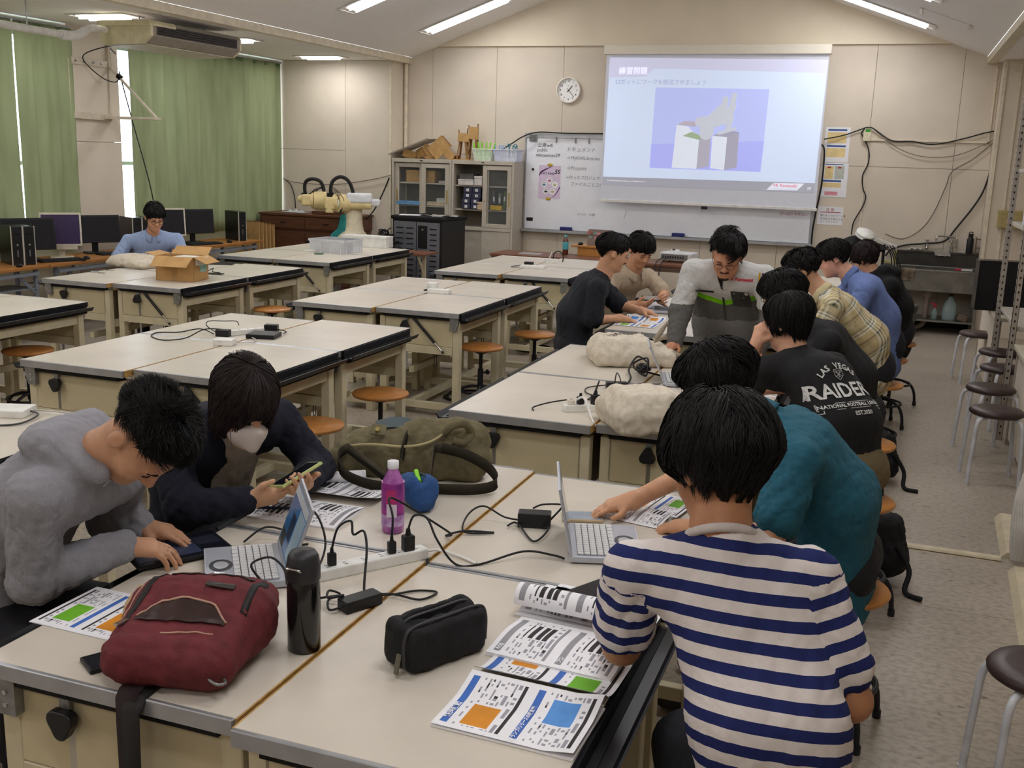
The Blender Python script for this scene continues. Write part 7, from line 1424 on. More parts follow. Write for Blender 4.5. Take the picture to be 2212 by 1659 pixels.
def page(parent, name, o, right, down, W, Hh, f, curl=None, lift=.0, nu=54, nv=76):
    o, right, down = Vector(o), Vector(right).normalized(), Vector(down).normalized()
    def pt(p, q):
        c = curl(p, q) if curl else (0, 0, 0)
        return o+right*(p*W+c[0])+down*(q*Hh+c[1])+Vector((0, 0, lift+c[2]))
    return MB().grid(pt, nu, nv, smooth=True, pick=f).build(name, PM, parent)
def booklet(label, o, ang_, sheets, thick=.004, W=.205, Hh=.295, cover=True):
    """o: the reader's top-left corner on the desk, ang_: direction of the page's lower edge seen by the reader"""
    t = thing('printed_handout', label, 'handout'); r = Vector((math.cos(ang_), math.sin(ang_), 0)); d = Vector((r.y, -r.x, 0)); o = Vector((*o, TZ+.0006))
    for k, (dx, dy, col, seed, curl, lf) in enumerate(sheets):
        page(t, 'page', o+r*dx+d*dy, r, d, W, Hh, paint(col, seed), curl, lf)
    if cover:
        dx = sheets[0][0]; b = MB(); c = o+r*(dx+W/2)+d*(Hh/2)+Vector((0, 0, thick/2)); b.box(c, (W, Hh, thick), (0, 0, ang_)); b.build('page_block', PM[0], t)
    return t, o, r, d
def title(t, o, r, d, body, p, q, size, m, lift=.0012, W=.205, Hh=.295):
    xform(text_mb(body, size, bold=.0004), frame_m(Vector(o)+r*p*W+d*q*Hh+Vector((0, 0, lift)), r, -d)).build('lettering', m, t)
lw = M('letter_white', (240, 242, 248), .7)
# reader sits on the aisle side (facing -x): page-right runs along +y
t, o, r, d = booklet('open colour-printed handout with curled page beside the striped shirt', (-.755, 1.70), math.radians(88), [(0, 0, 1, 3, lambda p, q: (-.02*max(0, p-.7), 0, .004+.05*max(0, p-.55)**1.2+.05*max(0, q-.8)), .004), (.205, -.0, 1, 8, lambda p, q: (0, 0, .030*math.exp(-p*6)), .003)], .004)
title(t, o, r, d, '搬送課題', .30, .07, .016, lw, .010); title(t, o, r, d, 'クランプ/リリースの設定変更 操作', .42, .57, .011, lw, .012)
t, o, r, d = booklet('open black-and-white handout under the elbow of the striped shirt', (-.765, 2.02), math.radians(86), [(0, 0, 0, 5, lambda p, q: (0, 0, .02*math.sin(pi*min(1, p*1.0))**2*.4), .009)], .008)
title(t, o, r, d, 'Aの記述', .2, .07, .013, lw, .0125); title(t, o, r, d, 'プログラム', .25, .57, .013, lw, .0125)
def rollc(p, q): a = p*1.55*pi; R_ = .036; return (R_*math.sin(a)-p*.20+.02, 0, R_*(1-math.cos(a)))
t, o, r, d = booklet('rolled-over handout page lying above the other sheets', (-.775, 2.245), math.radians(86), [(0.0, 0, 0, 12, rollc, .003), (.02, .03, 0, 15, None, .002)], .002)
# reader at the window side (facing +x): page-right runs along -y
t, o, r, d = booklet('colour handout sheet under the elbow of the grey hoodie', (-1.545, 1.965), math.radians(-91), [(0, 0, 1, 21, None, .002)], .001, W=.22, Hh=.255)
t, o, r, d = booklet('open black-and-white handout in front of the masked person', (-1.47, 2.80), math.radians(-88), [(.02, 0, 0, 31, lambda p, q: (0, 0, .012*math.sin(pi*p)), .005), (-.21, -.02, 0, 34, lambda p, q: (0, 0, .02*math.exp(-(1-p)*5)+.03*max(0, .25-q)), .004)], .005)
solo('rolled_paper', MB().cyl((-1.74, 2.93, TZ+.022), (-1.60, 3.03, TZ+.022), .019, n=16), paper, 'white paper roll beside the olive bag', 'paper')
t, o, r, d = booklet('colour handout stack beside the arm of the teal shirted person', (-.76, 3.12), math.radians(80), [(0, .02, 1, 43, None, .012), (-.10, 0, 0, 41, lambda p, q: (0, 0, .012*math.sin(pi*p)), .002)], .011, W=.20, Hh=.20)
t, o, r, d = booklet('open colour handout between the dark and beige shirted people', (-1.43, 7.17), math.radians(-90), [(0, 0, 1, 51, lambda p, q: (0, 0, .02*math.exp(-p*6)), .003), (.205, 0, 1, 54, None, .002)], .003, W=.195, Hh=.28)
# tablet, phones
def slab(name, label, cat, loc, rot, w_, d_, h_, scr, case=black, tilt=(0, 0), ui=None):
    t = thing(name, label, cat, loc, (tilt[0], tilt[1], rot)); MB().bb((-w_/2, -d_/2, 0), (w_/2, d_/2, h_)).build('case', case, t, bev=min(.004, h_*.4)); MB().bb((-w_/2+.007, -d_/2+.007, h_-.0002), (w_/2-.007, d_/2-.007, h_+.0006)).build('screen', scr, t)
    if ui:
        for x0, x1, y0, y1, m in ui: MB().bb((x0, y0, h_+.0007), (x1, y1, h_+.0012)).build('screen_window', m, t)
    return t
dk = M('tablet_glass', (24, 26, 34), .08, spec=.6)
slab('tablet', 'black tablet that the grey hooded person is tapping', 'tablet', (-1.762, 2.24, TZ+.006), math.radians(56.4), .265, .172, .010, dk, ui=((-.05, .05, -.06, .06, M('ui_navy', (52, 60, 84), .2, emit=.05)), (.055, .12, -.01, .05, M('ui_slate', (40, 44, 56), .2)), (-.12, -.055, -.06, .06, M('ui_mid', (70, 80, 100), .2, emit=.04))))
slab('smartphone', 'black smartphone half under the maroon bag', 'phone', (-1.487, 1.69, TZ), math.radians(-32), .076, .158, .011, dk)
slab('smartphone', 'smartphone in a yellow-green case held by the masked person', 'phone', (-1.612, 2.615, .905), math.radians(-25), .078, .155, .010, dk, M('case_green', (190, 200, 130), .5), tilt=(.30, -.25))
slab('smartphone', 'smartphone held by the beige shirted person', 'phone', (-1.615, 7.53, .865), math.radians(20), .15, .075, .009, M('phone_grey', (150, 148, 146), .2), tilt=(.35, 0))
slab('music_player', 'silver slab device beside the far laptop edge', 'tablet', (-.82, 2.985, TZ), math.radians(20), .125, .085, .010, M('slab_silver', (176, 190, 206), .12, .3, spec=.6), M('slab_gold', (190, 170, 140), .35, .4))
slab('black_folder', 'black slab folder lying across the desk joint beside the striped shirt', 'folder', (-.60, 2.44, TZ+.002), math.radians(62), .22, .15, .008, dk)
slab('smartphone', 'dark slim device lying on the far edge of the cardboard box block', 'phone', (-5.55, 7.70, TZ), math.radians(15), .16, .08, .008, dk); slab('dark_folder', 'dark folder lying beside the open cardboard box', 'folder', (-5.98, 8.42, TZ), .4, .24, .18, .006, blackm)
solo('ballpoint_pen', MB().cyl((-1.746, 2.60, TZ+.022), (-1.63, 2.645, TZ+.022), .0045, n=8).cyl((-1.63, 2.645, TZ+.022), (-1.615, 2.65, TZ+.022), .0045, .001, n=8).bar((-1.74, 2.603, TZ+.028), (-1.71, 2.615, TZ+.028), .003, .002), M('pen_navy', (30, 32, 56), .35), 'dark ballpoint pen lying on the open handout of the masked person', 'pen')
# drinks
bt_ = pet_bottle((-1.303, 2.64, TZ), 'purple grape drink bottle with white cap standing on the near desks', M('grape_purple', (128, 60, 140), .18, rgb2=(206, 130, 200), scale=22, spec=.6), None, M('cap_white', (230, 230, 236), .4), .218)
for z0, z1, m in ((.06, .155, M('label_magenta', (176, 60, 150), .3, rgb2=(110, 40, 130), scale=30)), (.025, .058, M('label_pale', (214, 190, 224), .35, rgb2=(150, 90, 170), scale=30))): MB().lathe([(.0342, z0), (.0342, z1)], n=24).build('label_sleeve', m, bt_)
bt_.children[-1].name; MB().box((.012, -.0328, .075), (.03, .001, .04), (0, 0, .3)).build('nutrition_panel', M('label_white', (226, 216, 232), .5), bt_); MB().box((.01, -.0334, .115), (.028, .001, .045), (0, 0, .3)).build('logo_panel', M('label_red', (190, 50, 120), .4), bt_)
th = thing('thermos', 'glossy black thermos bottle beside the maroon bag', 'bottle', (-1.152, 1.89, TZ)); MB().lathe([(.034, 0), (.037, .004), (.037, .150), (.035, .162), (.034, .166)], n=32).build('body', M('thermos_gloss', (20, 20, 22), .12, var=.05, spec=.6), th); MB().lathe([(.036, .166), (.038, .170), (.038, .200), (.034, .222), (.028, .232), (.0001, .236)], n=32).build('lid', M('thermos_lid', (44, 44, 47), .45), th); MB().tube([(-.016, -.037, .198), (-.014, -.044, .204), (.014, -.044, .204), (.016, -.037, .198)], .003, 6).build('lock_ring', chrome, th)
# power strips, adapters and their leads
def strip(label, a, b, n, w_=.045, h_=.030):
    t = thing('power_strip', label, 'power strip'); a = Vector((*a, TZ+h_/2)); b = Vector((*b, TZ+h_/2)); MB().bar(a, b, w_, h_).build('body', white, t, bev=.004); L_ = (b-a).length; d = (b-a).normalized(); nn = Vector((-d.y, d.x, 0))
    for k in range(n):
        c = a+d*(L_*(k+.6)/(n+.2))+Vector((0, 0, h_/2)); s = MB()
        for q in (-1, 1): s.box(c+nn*q*.006, (.009, .0022, .0012), (0, 0, math.atan2(d.y, d.x)))
        s.build('socket', M('socket_dark', (70, 66, 64), .6), t)
    return t
strip('long white power strip across the near desks', (-1.325, 2.235), (-1.135, 2.50), 6)
def plug(label, c, sz, lead, m=black, hgt=.05):
    t = thing('power_plug', label, 'plug', (c[0], c[1], c[2])); MB().box((0, 0, hgt*.35), (sz, sz*.8, hgt*.7), (0, 0, .9)).build('body', m, t, bev=.004); MB().cyl((0, 0, hgt*.65), (0, 0, hgt), sz*.28, sz*.18, n=10).build('strain_relief', m, t)
    if lead: MB().tube([tuple(Vector(p)-Vector(c)) for p in lead], .0032, 8).build('lead', cable, t)
z1 = TZ+.03
plug('black plug at the laptop end of the long power strip', (-1.30, 2.275, z1), .022, [(-1.30, 2.275, z1+.045), (-1.29, 2.29, z1+.10), (-1.265, 2.315, z1+.115), (-1.25, 2.30, z1+.085), (-1.225, 2.31, z1+.095), (-1.20, 2.28, z1+.06), (-1.175, 2.22, z1+.0), (-1.16, 2.19, TZ+.006)])
plug('black plug in the middle of the long power strip', (-1.195, 2.415, z1), .022, [(-1.195, 2.415, z1+.045), (-1.20, 2.43, z1+.10), (-1.225, 2.46, z1+.14), (-1.19, 2.50, z1+.11), (-1.14, 2.58, z1+.04), (-1.115, 2.64, TZ+.02), (-1.14, 2.66, TZ+.006), (-1.10, 2.70, TZ+.012), (-1.02, 2.74, TZ+.006)])
plug('square black charger on the long power strip', (-1.165, 2.455, z1), .032, [(-1.165, 2.455, z1+.06), (-1.15, 2.46, z1+.10), (-1.12, 2.48, z1+.09), (-1.08, 2.46, z1+.04), (-1.03, 2.47, TZ+.006), (-.97, 2.50, TZ+.004), (-.88, 2.60, TZ+.02), (-.80, 2.62, TZ+.015), (-.765, 2.62, TZ+.01)], hgt=.062)
def brick(label, c, rot, leads, dims=(.105, .045, .03), z=TZ):
    t = thing('power_adapter', label, 'adapter', (c[0], c[1], z), rot); MB().bb((-dims[0]/2, -dims[1]/2, 0), (dims[0]/2, dims[1]/2, dims[2])).build('brick', black, t, bev=.004); R_ = Matrix.Rotation(-rot, 3, 'Z')
    for l in leads: MB().tube([R_ @ (Vector(p)-Vector((c[0], c[1], z))) for p in l], .003, 8).build('lead', cable, t)
    return t
brick('black laptop adapter in front of the thermos', (-1.142, 2.135, ), math.radians(62), [[(-1.115, 2.185, TZ+.015), (-1.09, 2.22, TZ+.008), (-1.05, 2.27, TZ+.005), (-1.0, 2.28, TZ+.005), (-1.02, 2.22, TZ+.006), (-1.09, 2.21, TZ+.012), (-1.16, 2.19, TZ+.006)], [(-1.165, 2.09, TZ+.015), (-1.19, 2.07, TZ+.01), (-1.21, 2.10, TZ+.02), (-1.20, 2.14, TZ+.02), (-1.225, 2.13, TZ+.03), (-1.20, 2.08, TZ+.035), (-1.18, 2.12, TZ+.03), (-1.26, 2.12, TZ+.006)]])
brick('black laptop adapter behind the teal person\'s laptop', (-.935, 2.86), math.radians(15), [[(-.985, 2.85, TZ+.015), (-1.03, 2.845, TZ+.02), (-1.09, 2.83, TZ+.05), (-1.12, 2.78, TZ+.035), (-1.10, 2.70, TZ+.01), (-1.02, 2.74, TZ+.005)], [(-.89, 2.875, TZ+.02), (-.86, 2.90, TZ+.06), (-.88, 2.93, TZ+.055), (-.93, 2.92, TZ+.05), (-.95, 2.89, TZ+.045)], [(-.90, 2.84, TZ+.01), (-.87, 2.80, TZ+.02), (-.89, 2.72, TZ+.006), (-.98, 2.83, TZ+.012), (-1.0, 2.80, TZ+.01)]], dims=(.10, .05, .045))
def wire(label, pts, r=.003, m=cable, cat='cable'): return solo('cable', MB().tube(pts, r, 8), m, label, cat, 'cables on the desks')
wire('thin black cable from the tablet towards the silver laptop', [(-1.63, 2.36, TZ+.012), (-1.60, 2.42, TZ+.04), (-1.54, 2.44, TZ+.03), (-1.50, 2.42, TZ+.006), (-1.47, 2.44, TZ+.004)]); wire('thin black cable looping over the silver laptop keys', [(-1.40, 2.10, TZ+.035), (-1.43, 2.10, TZ+.075), (-1.40, 2.14, TZ+.085), (-1.36, 2.14, TZ+.06), (-1.34, 2.12, TZ+.03)]); wire('black cable dropping behind the laptop screen to the power strip', [(-1.43, 2.36, TZ+.16), (-1.38, 2.35, TZ+.12), (-1.34, 2.31, TZ+.06), (-1.33, 2.22, TZ+.01), (-1.37, 2.18, TZ+.01)]); wire('white lead from the long power strip into the desk joint', [(-1.135, 2.50, TZ+.014), (-1.11, 2.53, TZ+.012), (-1.05, 2.53, TZ+.006), (-.98, 2.50, TZ+.004)], .004, white)
# maroon sling bag (soft solid from blended shapes)
mar = M('maroon_fabric', (104, 40, 46), .8, var=.10, scale=30, bump=.35, bscale=180); lea = M('brown_leather', (52, 36, 34), .38, var=.12, bump=.2, bscale=60); zipm = M('zip_tape', (28, 26, 26), .6); stitch = M('stitch', (176, 140, 120), .8)
bag = thing('sling_bag', 'maroon fabric sling bag with dark leather trim lying on the near desk', 'bag', (-1.355, 1.785, TZ), math.radians(14))
pr = []
for s in (-1, 0, 1): pr += [cone((s*.085, -.15, .062), (s*.078, .02, .080), .060, .078, .05), cone((s*.078, .02, .080), (s*.070, .16, .058), .078, .055, .05)]
v, q = sdf_mesh(pr, .007); v[:, 2] = np.maximum(v[:, 2]*.93, .001); n_ = vnormals(v, q); v = v+n_*(wrinkle(v, .006, .11, 77)+wrinkle(v, .002, .05, 78))[:, None]; v[:, 2] = np.maximum(v[:, 2], .001)
bod = mesh_obj('body', v, q, mar, bag)
bvb = BVHTree.FromPolygons([Vector(x) for x in v], [tuple(int(i) for i in f) for f in q])
def on_bag(pts2, off=.003):
    out = []
    for x, y in pts2:
        h_ = bvb.ray_cast(Vector((x, y, .6)), Vector((0, 0, -1))); out.append((h_[0]+Vector((0, 0, off))) if h_[0] is not None else Vector((x, y, .06)))
    return out
def strip_on(name, pts, wd, m, off=.003): # ribbon draped over the bag
    P = []; b = MB(); N = 18
    for i in range(N+1):
        t_ = i/N*(len(pts)-1); k = min(int(t_), len(pts)-2); f = t_-k; a = Vector(pts[k]); c = Vector(pts[k+1]); p_ = a.lerp(c, f); dr = (c-a).normalized(); nn = Vector((-dr.y, dr.x)); P.append((p_-nn*wd/2, p_+nn*wd/2))
    L1 = on_bag([p[0] for p in P], off); L2 = on_bag([p[1] for p in P], off); n = len(L1); b.add(L1+L2, [(i, i+1, n+i+1, n+i) for i in range(n-1)], smooth=True)
    o_ = b.build(name, m, bag); o_.modifiers.new('t', 'SOLIDIFY').thickness = .003; return o_
strip_on('side_zip', [(-.115, -.13), (-.105, .05), (-.085, .17)], .014, zipm); strip_on('side_zip', [(.125, -.06), (.118, .08), (.10, .16)], .014, zipm)
strip_on('zip_flap', [(-.085, .065), (0, .088), (.10, .075)], .020, lea, .004); strip_on('zip_line', [(-.075, .115), (0, .128), (.09, .112)], .005, M('zip_teeth', (150, 144, 140), .35, .7), .003)
pk_ = MB().grid(lambda u, v_: on_bag([(-.095+.20*u, -.105+.065*math.sin(pi*u)**.6*v_-.012)], .005)[0], 24, 8); pk_.build('leather_pocket', lea, bag); strip_on('pocket_seam', [(-.09, -.107), (-.06, -.063), (0, -.047), (.06, -.059), (.105, -.107)], .004, stitch, .006)
strip_on('lower_seam', [(-.02, -.15), (.09, -.143)], .003, stitch, .002); strip_on('edge_seam', [(-.135, -.10), (-.125, .05), (-.10, .16)], .003, stitch, .002)
lbp = on_bag([(.055, -.005)], .005)[0]; MB().box(lbp, (.065, .018, .004), (.1, .08, -.04)).build('name_label', M('label_leather', (60, 54, 52), .5), bag, bev=.001, seg=1); xform(text_mb('MANHATTAN', .0095), Matrix.Translation(lbp+Vector((0, 0, .0035)))).build('lettering', M('label_emboss', (110, 104, 98), .5), bag)
zp = on_bag([(.0, .128)], .006)[0]; MB().box(zp, (.03, .012, .006)).build('zip_pull', chrome, bag, bev=.002); zq = on_bag([(-.115, -.125)], .006)[0]; MB().box(zq, (.034, .012, .005), (0, 0, 1.2)).build('zip_pull', chrome, bag, bev=.002)
MB().tube([(-.165, .09, .10), (-.185, .06, .07), (-.175, .03, .05)], .014, 8).build('side_pull', M('tan_pull', (190, 160, 120), .6), bag)
# strap with ring hanging over the desk edge (bag-local coordinates)
sa = math.radians(-14); inv = lambda x, y, z: Vector(((x+1.355)*math.cos(sa)-(y-1.785)*math.sin(sa), (x+1.355)*math.sin(sa)+(y-1.785)*math.cos(sa), z-TZ))
ey = 1.565
MB().tube([inv(-1.395+.018*math.cos(a), 1.615+.0*a, TZ+.02+.018*math.sin(a)) for a in np.linspace(0, 2*pi, 12, endpoint=False)], .0035, 8, closed=True, sub=2).build('ring', steel, bag)
sb = MB(); prof = [(1.66, TZ+.03), (1.63, TZ+.022), (1.60, TZ+.012), (1.575, TZ+.008), (ey-.006, TZ-.005), (ey-.010, TZ-.06), (ey-.012, TZ-.16), (ey-.012, TZ-.30), (ey-.012, TZ-.42)]
L1 = [inv(-1.405+.02*(i/8), y, z) for i, (y, z) in enumerate(prof)]; L2 = [inv(-1.355+.02*(i/8), y, z) for i, (y, z) in enumerate(prof)]; n = len(prof); sb.add(L1+L2, [(i, i+1, n+i+1, n+i) for i in range(n-1)], smooth=True); so = sb.build('shoulder_strap', M('strap_brown', (46, 34, 36), .85, bump=.3, bscale=300), bag); so.modifiers.new('t', 'SOLIDIFY').thickness = .004
sb = MB(); L1 = [inv(-1.37, y-.004, z) for y, z in ((1.62, TZ+.012), (1.575, TZ+.004), (ey-.018, TZ-.02), (ey-.022, TZ-.2), (ey-.024, TZ-.36))]; L2 = [inv(-1.325, y-.004, z) for y, z in ((1.62, TZ+.012), (1.575, TZ+.004), (ey-.018, TZ-.02), (ey-.022, TZ-.2), (ey-.024, TZ-.36))]; n = 5; sb.add(L1+L2, [(i, i+1, n+i+1, n+i) for i in range(n-1)], smooth=True); so = sb.build('strap_end', zipm, bag); so.modifiers.new('t', 'SOLIDIFY').thickness = .003
MB().tube([(.10, -.20, .05), (.125, -.215, .045), (.135, -.195, .04), (.115, -.18, .045)], .003, 6, closed=True).build('side_ring', steel, bag)
# olive messenger bag
olv = M('olive_canvas', (108, 100, 74), .9, var=.12, scale=20, bump=.4, bscale=160); olvd = M('olive_strap', (70, 64, 52), .9, bump=.4, bscale=200); pip = M('cream_piping', (176, 164, 122), .8); dkb = M('slate_lining', (70, 82, 86), .8)
ob = thing('messenger_bag', 'olive canvas messenger bag slumped at the far edge of the near desks', 'bag', (-1.50, 3.16, TZ), math.radians(16))
pr = [cone((-.22, 0, .05), (.20, .0, .07), .062, .085, .05), cone((-.15, .05, .08), (.18, .05, .10), .07, .085, .05), cone((.05, .05, .13), (.20, .03, .13), .055, .06, .05), cone((-.26, .0, .03), (-.30, -.02, .03), .03, .02, .04)]
v, q = sdf_mesh(pr, .008); v[:, 2] = np.maximum(v[:, 2], .001); v = v+vnormals(v, q)*(wrinkle(v, .012, .14, 88)+wrinkle(v, .004, .06, 89))[:, None]; v[:, 2] = np.maximum(v[:, 2], .001); mesh_obj('body', v, q, olv, ob)
MB().grid(lambda u, v_: (-.14+.22*u, .02+.11*v_, .155+.012*math.sin(u*5)-.02*abs(u-.5)+.01*v_), 14, 8).build('open_lining', dkb, ob); MB().tube([(-.22, -.05, .105), (-.12, -.075, .125), (0, -.082, .125), (.08, -.07, .14), (.13, -.05, .17)], .005, 8).build('rim_piping', pip, ob)
MB().tube([(.13, -.05, .17), (.16, -.06, .20), (.20, -.05, .205), (.22, -.03, .17), (.20, -.055, .14), (.16, -.065, .15)], .014, 10).build('folded_corner', olv, ob)
def band(name, pts, wd, m, par, thick=.004):
    P = MB().tube(pts, .001, 4, sub=6).v; c = [Vector(P[i]) for i in range(0, len(P)-0, 4)]; b = MB(); L1, L2 = [], []
    for i, p_ in enumerate(c):
        d_ = (c[min(i+1, len(c)-1)]-c[max(i-1, 0)]).normalized(); s_ = Vector((0, 0, 1)) - d_*d_.z; s_ = s_.normalized() if s_.length > .05 else Vector((1, 0, 0)); L1.append(p_-s_*wd/2); L2.append(p_+s_*wd/2)
    n = len(L1); b.add(L1+L2, [(i, i+1, n+i+1, n+i) for i in range(n-1)], smooth=True); o_ = b.build(name, m, par); o_.modifiers.new('t', 'SOLIDIFY').thickness = thick; return o_
band('shoulder_strap', [(.10, -.085, .13), (.20, -.11, .12), (.29, -.13, .08), (.32, -.17, .04), (.25, -.20, .025), (.10, -.205, .022)], .036, olvd, ob); band('hand_strap', [(-.20, -.07, .11), (-.22, -.12, .09), (-.19, -.17, .05), (-.10, -.195, .024), (.0, -.205, .022)], .034, olvd, ob); band('closing_strap', [(.0, -.02, .155), (-.0, -.075, .14), (-.005, -.098, .09)], .03, olvd, ob)
MB().box((-.10, -.03, .165), (.05, .05, .008), (.5, .1, .1)).build('snap_tab', olv, ob, bev=.003); MB().cyl((-.10, -.045, .168), (-.10, -.05, .174), .008, n=12).build('snap_button', brass, ob)
# pencil cases
blc = M('denim_blue', (44, 82, 136), .85, bump=.35, bscale=160)
pc = thing('pencil_case', 'blue fabric pencil case open beside the purple bottle', 'pencil case', (-1.35, 2.895, TZ), math.radians(-48)); v, q = sdf_mesh([cone((-.085, 0, .035), (.075, 0, .042), .036, .043, .03), cone((-.03, .02, .06), (.06, .02, .075), .03, .036, .03), cone((-.03, -.02, .06), (.06, -.02, .075), .03, .036, .03), ell((.03, 0, .115), (.07, .014, .04), None, .015, -1)], .0055); v[:, 2] = np.maximum(v[:, 2], .001); v = v+vnormals(v, q)*wrinkle(v, .005, .06, 61)[:, None]; mesh_obj('body', v, q, blc, pc)
MB().tube([(-.09, 0, .055), (-.05, .006, .082), (.0, .016, .098), (.06, .02, .105)], .004, 6).build('zip_edge', zipm, pc); MB().box((-.095, 0, .03), (.008, .010, .05)).build('leather_pull', M('tan_leather', (130, 86, 60), .6), pc, bev=.002)
solo('highlighter', MB().cyl((-1.36, 2.92, TZ+.10), (-1.32, 2.86, TZ+.085), .008, n=10), lime, 'green highlighter sticking out of the blue pencil case', 'pen'); 
pcb = M('black_canvas', (24, 24, 26), .75, var=.12, bump=.35, bscale=200)
pc = thing('pencil_case', 'black zipped pencil case standing open on the near desk', 'pencil case', (-.865, 1.975, TZ), math.radians(62))
v, q = sdf_mesh([rbox((0, -.032, .040), (.108, .024, .040), .020, None, .012), rbox((0, .020, .042), (.114, .032, .042), .022, None, .008), ell((.0, .014, .092), (.088, .015, .045), None, .008, -1)], .0058); v[:, 2] = np.maximum(v[:, 2], .001); v = v+vnormals(v, q)*wrinkle(v, .004, .07, 62)[:, None]; v[:, 2] *= 1.3; mesh_obj('body', v, q, pcb, pc)
MB().tube([(-.114, -.034, .02), (-.114, -.034, .08), (-.09, -.034, .106), (0, -.034, .108), (.09, -.034, .107), (.113, -.034, .08), (.113, -.034, .02)], .004, 6).build('front_zip', M('zip_dark', (52, 52, 54), .45), pc); MB().tube([(-.10, .006, .095), (-.07, .002, .110), (0, .0, .112), (.07, .002, .112), (.10, .008, .098)], .004, 6).build('top_zip', M('zip_dark', (52, 52, 54), .45), pc)
MB().box((-.132, -.034, .035), (.006, .012, .045), (0, .2, 0)).build('zip_pull', M('pull_olive', (110, 106, 92), .4, .4), pc, bev=.002); MB().cyl((.0, .01, .06), (.06, .02, .075), .004, n=8).build('pen_inside', M('pen_blue', (50, 60, 160), .4), pc)
# canvas totes
cvs = M('natural_canvas', (212, 202, 184), .92, var=.06, scale=40, bump=.4, bscale=160)
def tote(label, loc, rot, L_, W_, H_, seed, handles, text):
    t = thing('tote_bag', label, 'bag', loc, rot, 'canvas tote bags'); pr = []
    pr = [rbox((0, 0, H_*.30), (L_/2, W_/2, H_*.30), .034), rbox((-L_*.10, -W_*.04, H_*.55), (L_*.33, W_*.36, H_*.42), .036, None, .07)]
    v, q = sdf_mesh(pr, .009); v[:, 2] = np.maximum(v[:, 2], .001); v = v+vnormals(v, q)*(wrinkle(v, .012, .20, seed)-wrinkle(v, .006, .085, seed+1))[:, None]; v[:, 2] = np.maximum(v[:, 2], .001); b_ = mesh_obj('body', v, q, cvs, t)
    for h_ in handles: o_ = band('handle', h_, .028, cvs, t)
    if text:
        bv = BVHTree.FromPolygons([Vector(x) for x in v], [tuple(int(i) for i in f) for f in q])
        for body, sz, x, y, a, m in text:
            mb = xform(text_mb(body, sz, bold=.0008), Matrix.Translation((x, y, 0)) @ Matrix.Rotation(a, 4, 'Z')); nv = []
            for p_ in mb.v:
                h2 = bv.ray_cast(Vector((p_[0], p_[1], .6)), Vector((0, 0, -1))); nv.append(tuple(h2[0]+Vector((0, 0, .003))) if h2[0] is not None else p_)
            mb.v = nv; mb.build('lettering', m, t)
    return t
ik2 = M('tote_ink', (44, 40, 70), .8)
tote('natural canvas tote lying at the far end of the middle desks', (-1.30, 5.56, TZ), math.radians(25), .44, .36, .15, 201, [[(.12, -.05, .13), (.16, -.08, .20), (.20, -.02, .22), (.22, .06, .14)], [(.2, -.1, .08), (.3, -.12, .03), (.36, -.06, .02), (.3, .0, .03), (.2, .02, .06)]], [('NONVERBAL', .05, -.02, .04, .25, M('tote_ink2', (86, 82, 76), .8))])
tote('natural canvas tote with navy script standing on the near edge of the middle desks', (-.88, 4.22, TZ), math.radians(35), .40, .34, .17, 211, [[(.14, .0, .16), (.2, .03, .2), (.24, -.02, .16)]], [('Kjxn', .06, .08, .05, -1.1, ik2), ('MEXICAN', .026, .02, .10, -1.1, ik2), ('TIKKA', .026, -.02, .10, -1.1, ik2)])
tote('flat natural canvas tote beside the open cardboard box', (-6.45, 7.85, TZ), math.radians(-10), .50, .40, .10, 221, [[(-.2, -.12, .06), (-.27, -.12, .05), (-.28, -.05, .05), (-.2, -.04, .06)]], None)
# middle block power strip and leads
strip('white power strip beside the tote with navy script', (-1.29, 4.30), (-1.115, 4.40), 4, .05)
plug('white plug at the end of the middle power strip', (-1.26, 4.315, z1), .028, [(-1.28, 4.31, z1+.02), (-1.36, 4.30, TZ+.03), (-1.42, 4.27, TZ+.01), (-1.41, 4.24, TZ+.004)], offw, .03); plug('black plug on the middle power strip', (-1.225, 4.34, z1), .03, None, black, .05); plug('black square charger on the middle power strip', (-1.165, 4.37, z1), .036, [(-1.165, 4.37, z1+.06), (-1.16, 4.40, z1+.10), (-1.20, 4.46, z1+.02), (-1.24, 4.52, TZ+.01), (-1.2, 4.6, TZ+.005)], black, .062)
wire('white lead curving off the middle power strip into the joint', [(-1.24, 4.33, z1+.02), (-1.20, 4.30, z1+.04), (-1.16, 4.26, TZ+.02), (-1.13, 4.20, TZ+.004), (-1.10, 4.15, TZ-.01)], .005, white); brick('black laptop adapter beyond the middle power strip', (-1.195, 4.87), math.radians(25), [[(-1.24, 4.85, TZ+.015), (-1.32, 4.78, TZ+.006), (-1.28, 4.66, TZ+.006), (-1.16, 4.60, TZ+.01), (-1.1, 4.58, TZ+.02)], [(-1.15, 4.90, TZ+.015), (-1.10, 4.95, TZ+.01), (-1.08, 4.85, TZ+.004)], [(-1.2, 4.85, TZ+.03), (-1.18, 4.80, TZ+.09), (-1.14, 4.72, TZ+.07), (-1.12, 4.62, TZ+.02)]])
wire('tangled black cable beside the far canvas tote', [(-1.16, 4.95, TZ+.01), (-1.18, 5.10, TZ+.01), (-1.22, 5.22, TZ+.03), (-1.20, 5.32, TZ+.08), (-1.14, 5.30, TZ+.05), (-1.17, 5.20, TZ+.03), (-1.21, 5.28, TZ+.05), (-1.13, 5.24, TZ+.09), (-1.11, 5.14, TZ+.02), (-1.16, 5.16, TZ+.04), (-1.05, 5.2, TZ+.015)], .005)
t = thing('cable_knot', 'black bundled plug head in the cable tangle by the far tote', 'plug', (-1.16, 5.27, TZ)); MB().ball((0, 0, .03), (.035, .03, .028), 12, 8).build('bundle', black, t); MB().box((.03, 0, .03), (.03, .02, .02)).build('plug_end', black, t, bev=.003)
